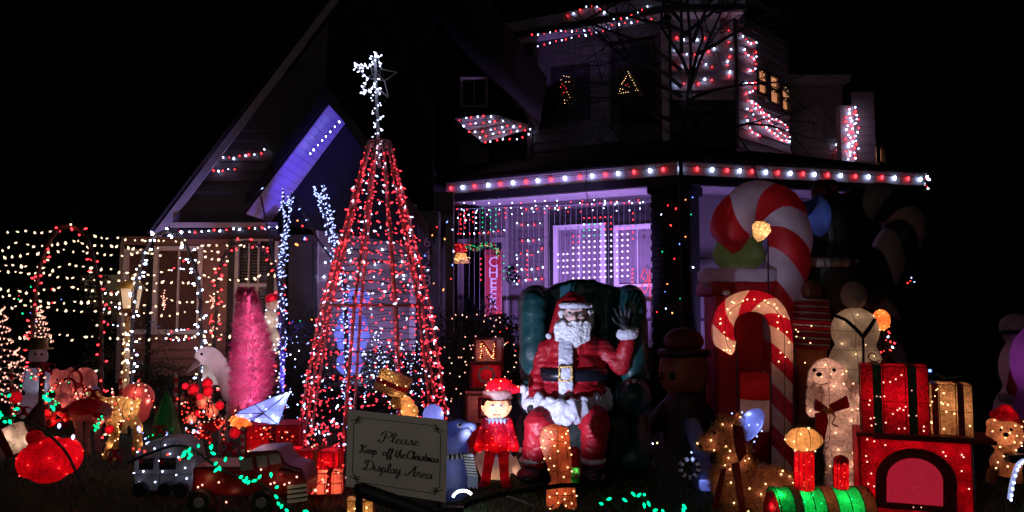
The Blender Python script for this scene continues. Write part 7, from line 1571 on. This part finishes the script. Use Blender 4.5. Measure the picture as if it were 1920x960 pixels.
present('smaller gold glowing gift with dark ribbons beside the red striped gift', 1732, 718, 1812, 816, 5.5, M['litgold'], M['ribbon'], (1, .50, .30), .20, -22, 16, dotc='amber', nrib=2, depth=.28, seed=8, bow=False)
f = Fig(5.52); rb = thing('ribbon_curl', 'dark red curled ribbon loop on top of the red striped gift', 'ribbon', f.W(1640, 684)); P = [f.W(1632 + 10 * math.cos(t) + t * 2, 670 - 8 * math.sin(t), .1) for t in [i * .5 for i in range(12)]]; MB().tube(P, .008, 6, flat=.4).build('loop', M['ribbon'], rb, smooth=True)
f.c(1655, 680, 4, 1662, 668, 3, .12); f.done('knot', M['ribbon'], rb)
bb = MB().box(at(1742, 695, 5.7), (.014, .008, .009)).build('bulb', G['blue'], None); tag(bb, 'single bright blue lamp above the gold gift', 'bulb'); single(bb, at(1742, 695, 5.7))
sp2 = MB().tube([at(1742, 698, 5.72), at(1744, 720, 5.72)], .003, 4).build('stem', M['wire'], bb)
P = smoothpath([at(1735, 708, 5.6), at(1755, 703, 5.6), at(1775, 708, 5.6), at(1800, 705, 5.6)], 5); q = thing('bow', 'dark glitter bow lying on top of the gold gift', 'bow', P[0]); MB().tube(P, .012, 6, flat=.4).build('band', M['ribbong'], q); MB().tube([p + Vector((0, .02, .012 * math.sin(i * 1.2))) for i, p in enumerate(P)], .010, 6, flat=.4).build('band', M['ribbong'], q)
# locomotive of lit cylinders
YC = 5.25; f = Fig(YC); lo = thing('lit_locomotive', 'green glowing locomotive with gold topped red smokestack and a shorter red dome', 'light figure', ground(1530, YC)); k = f.k
a_, b_ = f.W(1450, 955, .16), f.W(1625, 955, .16)
xs = [1450, 1478, 1492, 1535, 1556, 1604, 1625]; mm = ['litgreen', 'litgold', 'litgreen', 'littan', 'litgreen', 'littan']
for i in range(6):
    p, q = f.W(xs[i], 958, .16), f.W(xs[i + 1], 958, .16); r_ = (.165 if mm[i] == 'litgreen' else .172); MB().tube([p, q], r_, 28).build('boiler_band', M[mm[i]], lo, smooth=True)
f.e(1448, 962, 12, 40, 38, .16); f.done('nose', M['litred'], lo)
def cyl(x0, y0, x1, y1, m, nm, d=.16, n=24):
    p, q = f.W((x0 + x1) / 2, y0, d), f.W((x0 + x1) / 2, y1, d); return MB().tube([q, p], (x1 - x0) / 2 * k, n).build(nm, m, lo, smooth=True)
cyl(1489, 848, 1526, 920, M['litred'], 'smokestack'); f.e(1507, 824, 34, 22, 34, .16); o = f.done('stack_top', M['litgold'], lo); lamps(o, lo, 10, .05, 'amber', (1, .50, .28), .06, 8, .04)
cyl(1563, 862, 1591, 920, M['litred'], 'steam_dome'); f.e(1577, 864, 14, 11, 14, .16); f.done('dome_top', M['litred'], lo)
for x, y, c_, pw in ((1507, 860, (1, .15, .1), .3), (1500, 885, (1, .15, .1), .3), (1516, 905, (1, .15, .1), .3), (1507, 820, (1, .6, .3), .16), (1577, 880, (1, .15, .1), .22), (1577, 905, (1, .15, .1), .22), (1463, 930, (.2, 1, .4), .35), (1508, 935, (.2, 1, .4), .35), (1520, 950, (.2, 1, .4), .3), (1580, 940, (.2, 1, .4), .35), (1595, 952, (.2, 1, .4), .3), (1544, 940, (1, .6, .3), .15), (1612, 945, (1, .4, .2), .25), (1446, 950, (1, .2, .12), .3)): lamp('bulb_light', f.W(x, y, .16 if y < 915 else .08), c_, pw, .02, lo)
rnd = random.Random(6)
dots('bulb', [(f.W(rnd.choice((1493, 1500, 1507, 1517, 1522)), 855 + i * 5.5, .088), Vector((0, -1, 0))) for i in range(11)], G['redsoft'], lo, .006, .007)
dots('bulb', [(f.W(rnd.uniform(1566, 1588), 870 + i * 8, .105), Vector((0, -1, 0))) for i in range(6)], G['redsoft'], lo, .006, .007)
dots('bulb', [(f.W(x, y, .02), Vector((0, -1, 0))) for x, y in ((1466, 927), (1476, 952), (1462, 948), (1508, 941), (1524, 928), (1507, 957), (1540, 943), (1596, 935), (1590, 955))], G['green'], lo, .007, .008)
w_ = MB()
for x in (1450, 1478, 1492, 1513, 1535, 1556, 1580, 1604, 1625):
    c = f.W(x, 958, .16); w_.tube([c + Vector((0, math.cos(a) * .170, math.sin(a) * .170)) for a in [i * math.pi / 12 for i in range(24)]], .0035, 4, closed=True)
for (x0, y0, x1, y1) in ((1489, 846, 1526, 920), (1563, 862, 1591, 920)):
    for j in range(5): x = x0 + (x1 - x0) * j / 4; w_.tube([f.W(x, y0, .16 - .068 * math.sin(math.pi * j / 4) - .004), f.W(x, y1, .16 - .068 * math.sin(math.pi * j / 4) - .004)], .0025, 4)
c = f.W(1507, 822, .16)
for a in (0, 45, 90, 135): w_.tube([c + Vector((math.cos(R(a)) * math.cos(t) * 33.4 * k, math.sin(R(a)) * math.cos(t) * 33.4 * k, math.sin(t) * 25.4 * k)) for t in [i * math.pi / 12 for i in range(24)]], .0025, 4, closed=True)
w_.build('frame_wire', M['wire'], lo, stuff=True)
# bronze tinsel reindeer lying, head to the left, red ribbon
f = Fig(5.75); rd = thing('tinsel_reindeer', 'bronze tinsel reindeer lying on the grass with red neck ribbon and bright bulbs', 'reindeer figure', ground(1390, 5.75))
f.e(1425, 915, 70, 40, 40).e(1380, 905, 44, 44, 36).c(1385, 900, 32, 1378, 850, 24).e(1366, 816, 27, 27, 22).e(1376, 842, 26, 22, 22).c(1350, 824, 19, 1322, 832, 13, -.03).c(1460, 925, 30, 1476, 920, 24).c(1385, 945, 12, 1350, 965, 8, -.12).c(1440, 955, 12, 1400, 968, 8, -.14).c(1378, 800, 5, 1384, 778, 5).c(1362, 800, 5, 1350, 782, 4)
o = f.done('body', M['tinselbrown'], rd, .013, 3); pts = lamps(o, rd, 46, .045, 'amber', (1, .48, .28), .07, 26, .03, cond=lambda p, n: n.y < -.1, r=.008)
tb_ = MB(); rnd = random.Random(3); off = wloc(o)
for i in range(9000):
    v = o.data.vertices[rnd.randrange(len(o.data.vertices))]; p = v.co + off; d = (v.normal + Vector((rnd.gauss(0, .6), rnd.gauss(0, .6), rnd.gauss(0, .6)))).normalized() * rnd.uniform(.02, .055); s_ = d.orthogonal().normalized() * .0022; tb_.add([p - s_, p + s_, p + d], [(0, 1, 2)])
for i in range(420):
    v = o.data.vertices[rnd.randrange(len(o.data.vertices))]; p = v.co + off; d = v.normal * rnd.uniform(.02, .06); t_ = v.normal.orthogonal().normalized() * rnd.uniform(-.05, .05); tb_.tube([p, p + d + t_ * .4, p + d * .8 + t_, p + t_ * 1.6], .0022, 3, caps=False)
tb_.build('tinsel', M['gold'], rd, stuff=True)
for i, (q) in enumerate(([(1374, 795), (1392, 800), (1400, 850), (1386, 868), (1378, 840)], [(1372, 870), (1386, 866), (1400, 965), (1388, 968)], [(1352, 880), (1362, 878), (1346, 955), (1336, 955)])):
    MB().prism([f.W(x, y, -.20) for x, y in q], (0, .015, 0)).build('ribbon', M['ribbon'], rd)
f.e(1340, 812, 3, 3, 2, -.09).e(1314, 836, 5, 4, 4, -.05); f.done('face', M['eye'], rd)
f = Fig(6.2); bc = thing('blue_lit_cap', 'blue white glowing rounded shell leaning behind the bronze reindeer head', 'light figure', ground(1405, 6.2)); c = f.W(1404, 798); Mr = Matrix.Rotation(R(40), 3, 'Y'); MB().ell(c, (.09, .09, .17), Mr).build('shell', M['litblue'], bc, smooth=True)
for x, y in ((1395, 770), (1405, 778), (1404, 797), (1420, 797), (1428, 805), (1420, 818), (1412, 825)): lamp('bulb_light', f.W(x, y, -.03), (.35, .45, 1), .12, .01, bc)
dots('bulb', [(f.W(x, y, -.09), Vector((0, -1, 0))) for x, y in ((1391, 773), (1406, 776), (1404, 797), (1420, 796), (1428, 808), (1419, 818), (1414, 828), (1383, 777), (1372, 775), (1379, 790))], G['bluew'], bc, .008, .009); MB().tube([f.W(1402, 830), ground(1402, 6.2)], .01, 5).build('stake', M['wire'], bc)
# small dark and pale blue snow bear with striped ring
f = Fig(6.3); sb = thing('small_scarf_figure', 'small dim figure with striped scarf ring and pale blue cup left of the reindeer', 'light figure', ground(1305, 6.3)); f.c(1298, 800, 16, 1315, 850, 17).c(1318, 880, 20, 1318, 905, 18); f.done('body', M['shark'], sb, .014, 4)
for i in range(18):
    a0, a1 = 2 * math.pi * i / 18, 2 * math.pi * (i + 1) / 18; c = f.W(1293, 878, -.13); MB().tube([c + Vector((math.cos(a) * .075, 0, math.sin(a) * .075)) for a in (a0, a1)], .02, 6).build('scarf_band', M['eyew'] if i % 2 else M['black'], sb)
f.b(1306, 895, 1330, 912, -.16, -.08); f.done('cup', M['litblue'], sb); lamp('bulb_light', f.W(1318, 904, -.12), (.4, .5, 1), .08, .02, sb); lamp('bulb_light', f.W(1296, 860, -.16), (.4, .5, 1), .10, .01, sb); dots('bulb', [(f.W(1296, 848, -.1), Vector((0, -1, 0)))], G['bluew'], sb, .010, .012)
string_lights([at(x, y, 7.5) for x, y in [(1200, 828), (1212, 829), (1222, 830), (1236, 828)]], .07, 'rwa', RW, 'three tiny red, white and amber lights in the dark right of the armchair', r=.009, l=.012)
# right edge: teddy, rope cane, inflatables
f = Fig(6.6); td = thing('lit_teddy_bear', 'glowing teddy bear face with red Santa hat at the right edge', 'bear figure', ground(1885, 6.6))
f.e(1884, 816, 33, 30, 24).e(1860, 795, 11, 11, 8).e(1909, 795, 11, 11, 8).e(1886, 822, 14, 11, 14, -.10).e(1886, 868, 28, 26, 22).c(1862, 885, 10, 1858, 900, 9, -.06).c(1905, 885, 10, 1908, 900, 9, -.06)
o = f.done('body', M['tinselbrown'], td, .013, 3); lamps(o, td, 24, .06, 'amber', (1, .55, .30), .14, 12, .04, r=.008, cond=lambda p, n: n.y < -.4 and p.z > .12)
f.e(1886, 815, 5, 4, 4, -.175).e(1876, 806, 2.5, 2.5, 2, -.115).e(1896, 806, 2.5, 2.5, 2, -.115); f.done('face', M['eye'], td)
f.e(1882, 778, 25, 12, 20).c(1885, 772, 14, 1905, 790, 9).c(1905, 790, 9, 1916, 800, 7); f.done('hat', M['litred'], td, .012, 3); lamp('bulb_light', f.W(1890, 772, -.03), (1, .2, .15), .12, .01, td); f.b(1872, 846, 1915, 862, -.16, -.05); f.done('bow_tie', M['black'], td, .01, 3)
rc2 = thing('rope_light_cane', 'cool white rope light cane cut by the right edge of the picture', 'candy cane', ground(1893, 5.6)); P = cane_path([(1893, 936), (1897, 910), (1905, 880), (1915, 866), (1930, 864), (1940, 880)], 5.6)
MB().tube(P, .016, 8).build('tube', mat('clear_rope', (.6, .65, .8), .3, .1, trans=.4, emit=(.5, .62, 1), estr=.45), rc2, smooth=True); dots('bulb', [(p + Vector((0, -.012, 0)), Vector((0, -1, 0))) for p in P[::4]], G['white'], rc2, .010, .010); MB().tube([P[0], ground(1893, 5.6)], .006, 5).build('stake', M['wire'], rc2)
f = Fig(8.4); ri = thing('inflatable_snowman', 'dim inflatable snowman half cut off by the right edge', 'inflatable', ground(1905, 8.4)); f.e(1905, 615, 30, 28, 26).e(1912, 690, 36, 55, 32).e(1910, 780, 44, 60, 38); f.done('body', M['inflw'], ri, .03, 5); f.c(1878, 624, 4, 1925, 622, 4, -.15); f.done('band', M['inflbk'], ri)
f.c(1905, 730, 16, 1900, 690, 6, -.26); f.done('hat', M['inflr'], ri, .02, 3); f.c(1880, 745, 9, 1912, 752, 9, -.28); f.done('hat_brim', M['inflw'], ri, .02, 3)
lamp('bulb_light', f.W(1912, 690), (1, .4, .45), .25, .1, ri); lamp('bulb_light', f.W(1905, 740, -.1), (1, .4, .35), .2, .1, ri)
f = Fig(8.0); rp = thing('inflatable_ball', 'purple pink inflatable curve entering at the right edge', 'inflatable', ground(1945, 8.0)); f.e(1945, 680, 46, 70, 40).e(1950, 790, 44, 90, 40); f.done('body', mat('inflatable_violet', (.38, .12, .36), .5, .2, 4, .3, 9, trans=.4), rp, .03, 5); lamp('bulb_light', f.W(1940, 680), (.8, .4, 1), 1.6, .1, rp)

fp.rotation_euler.z = R(-20)
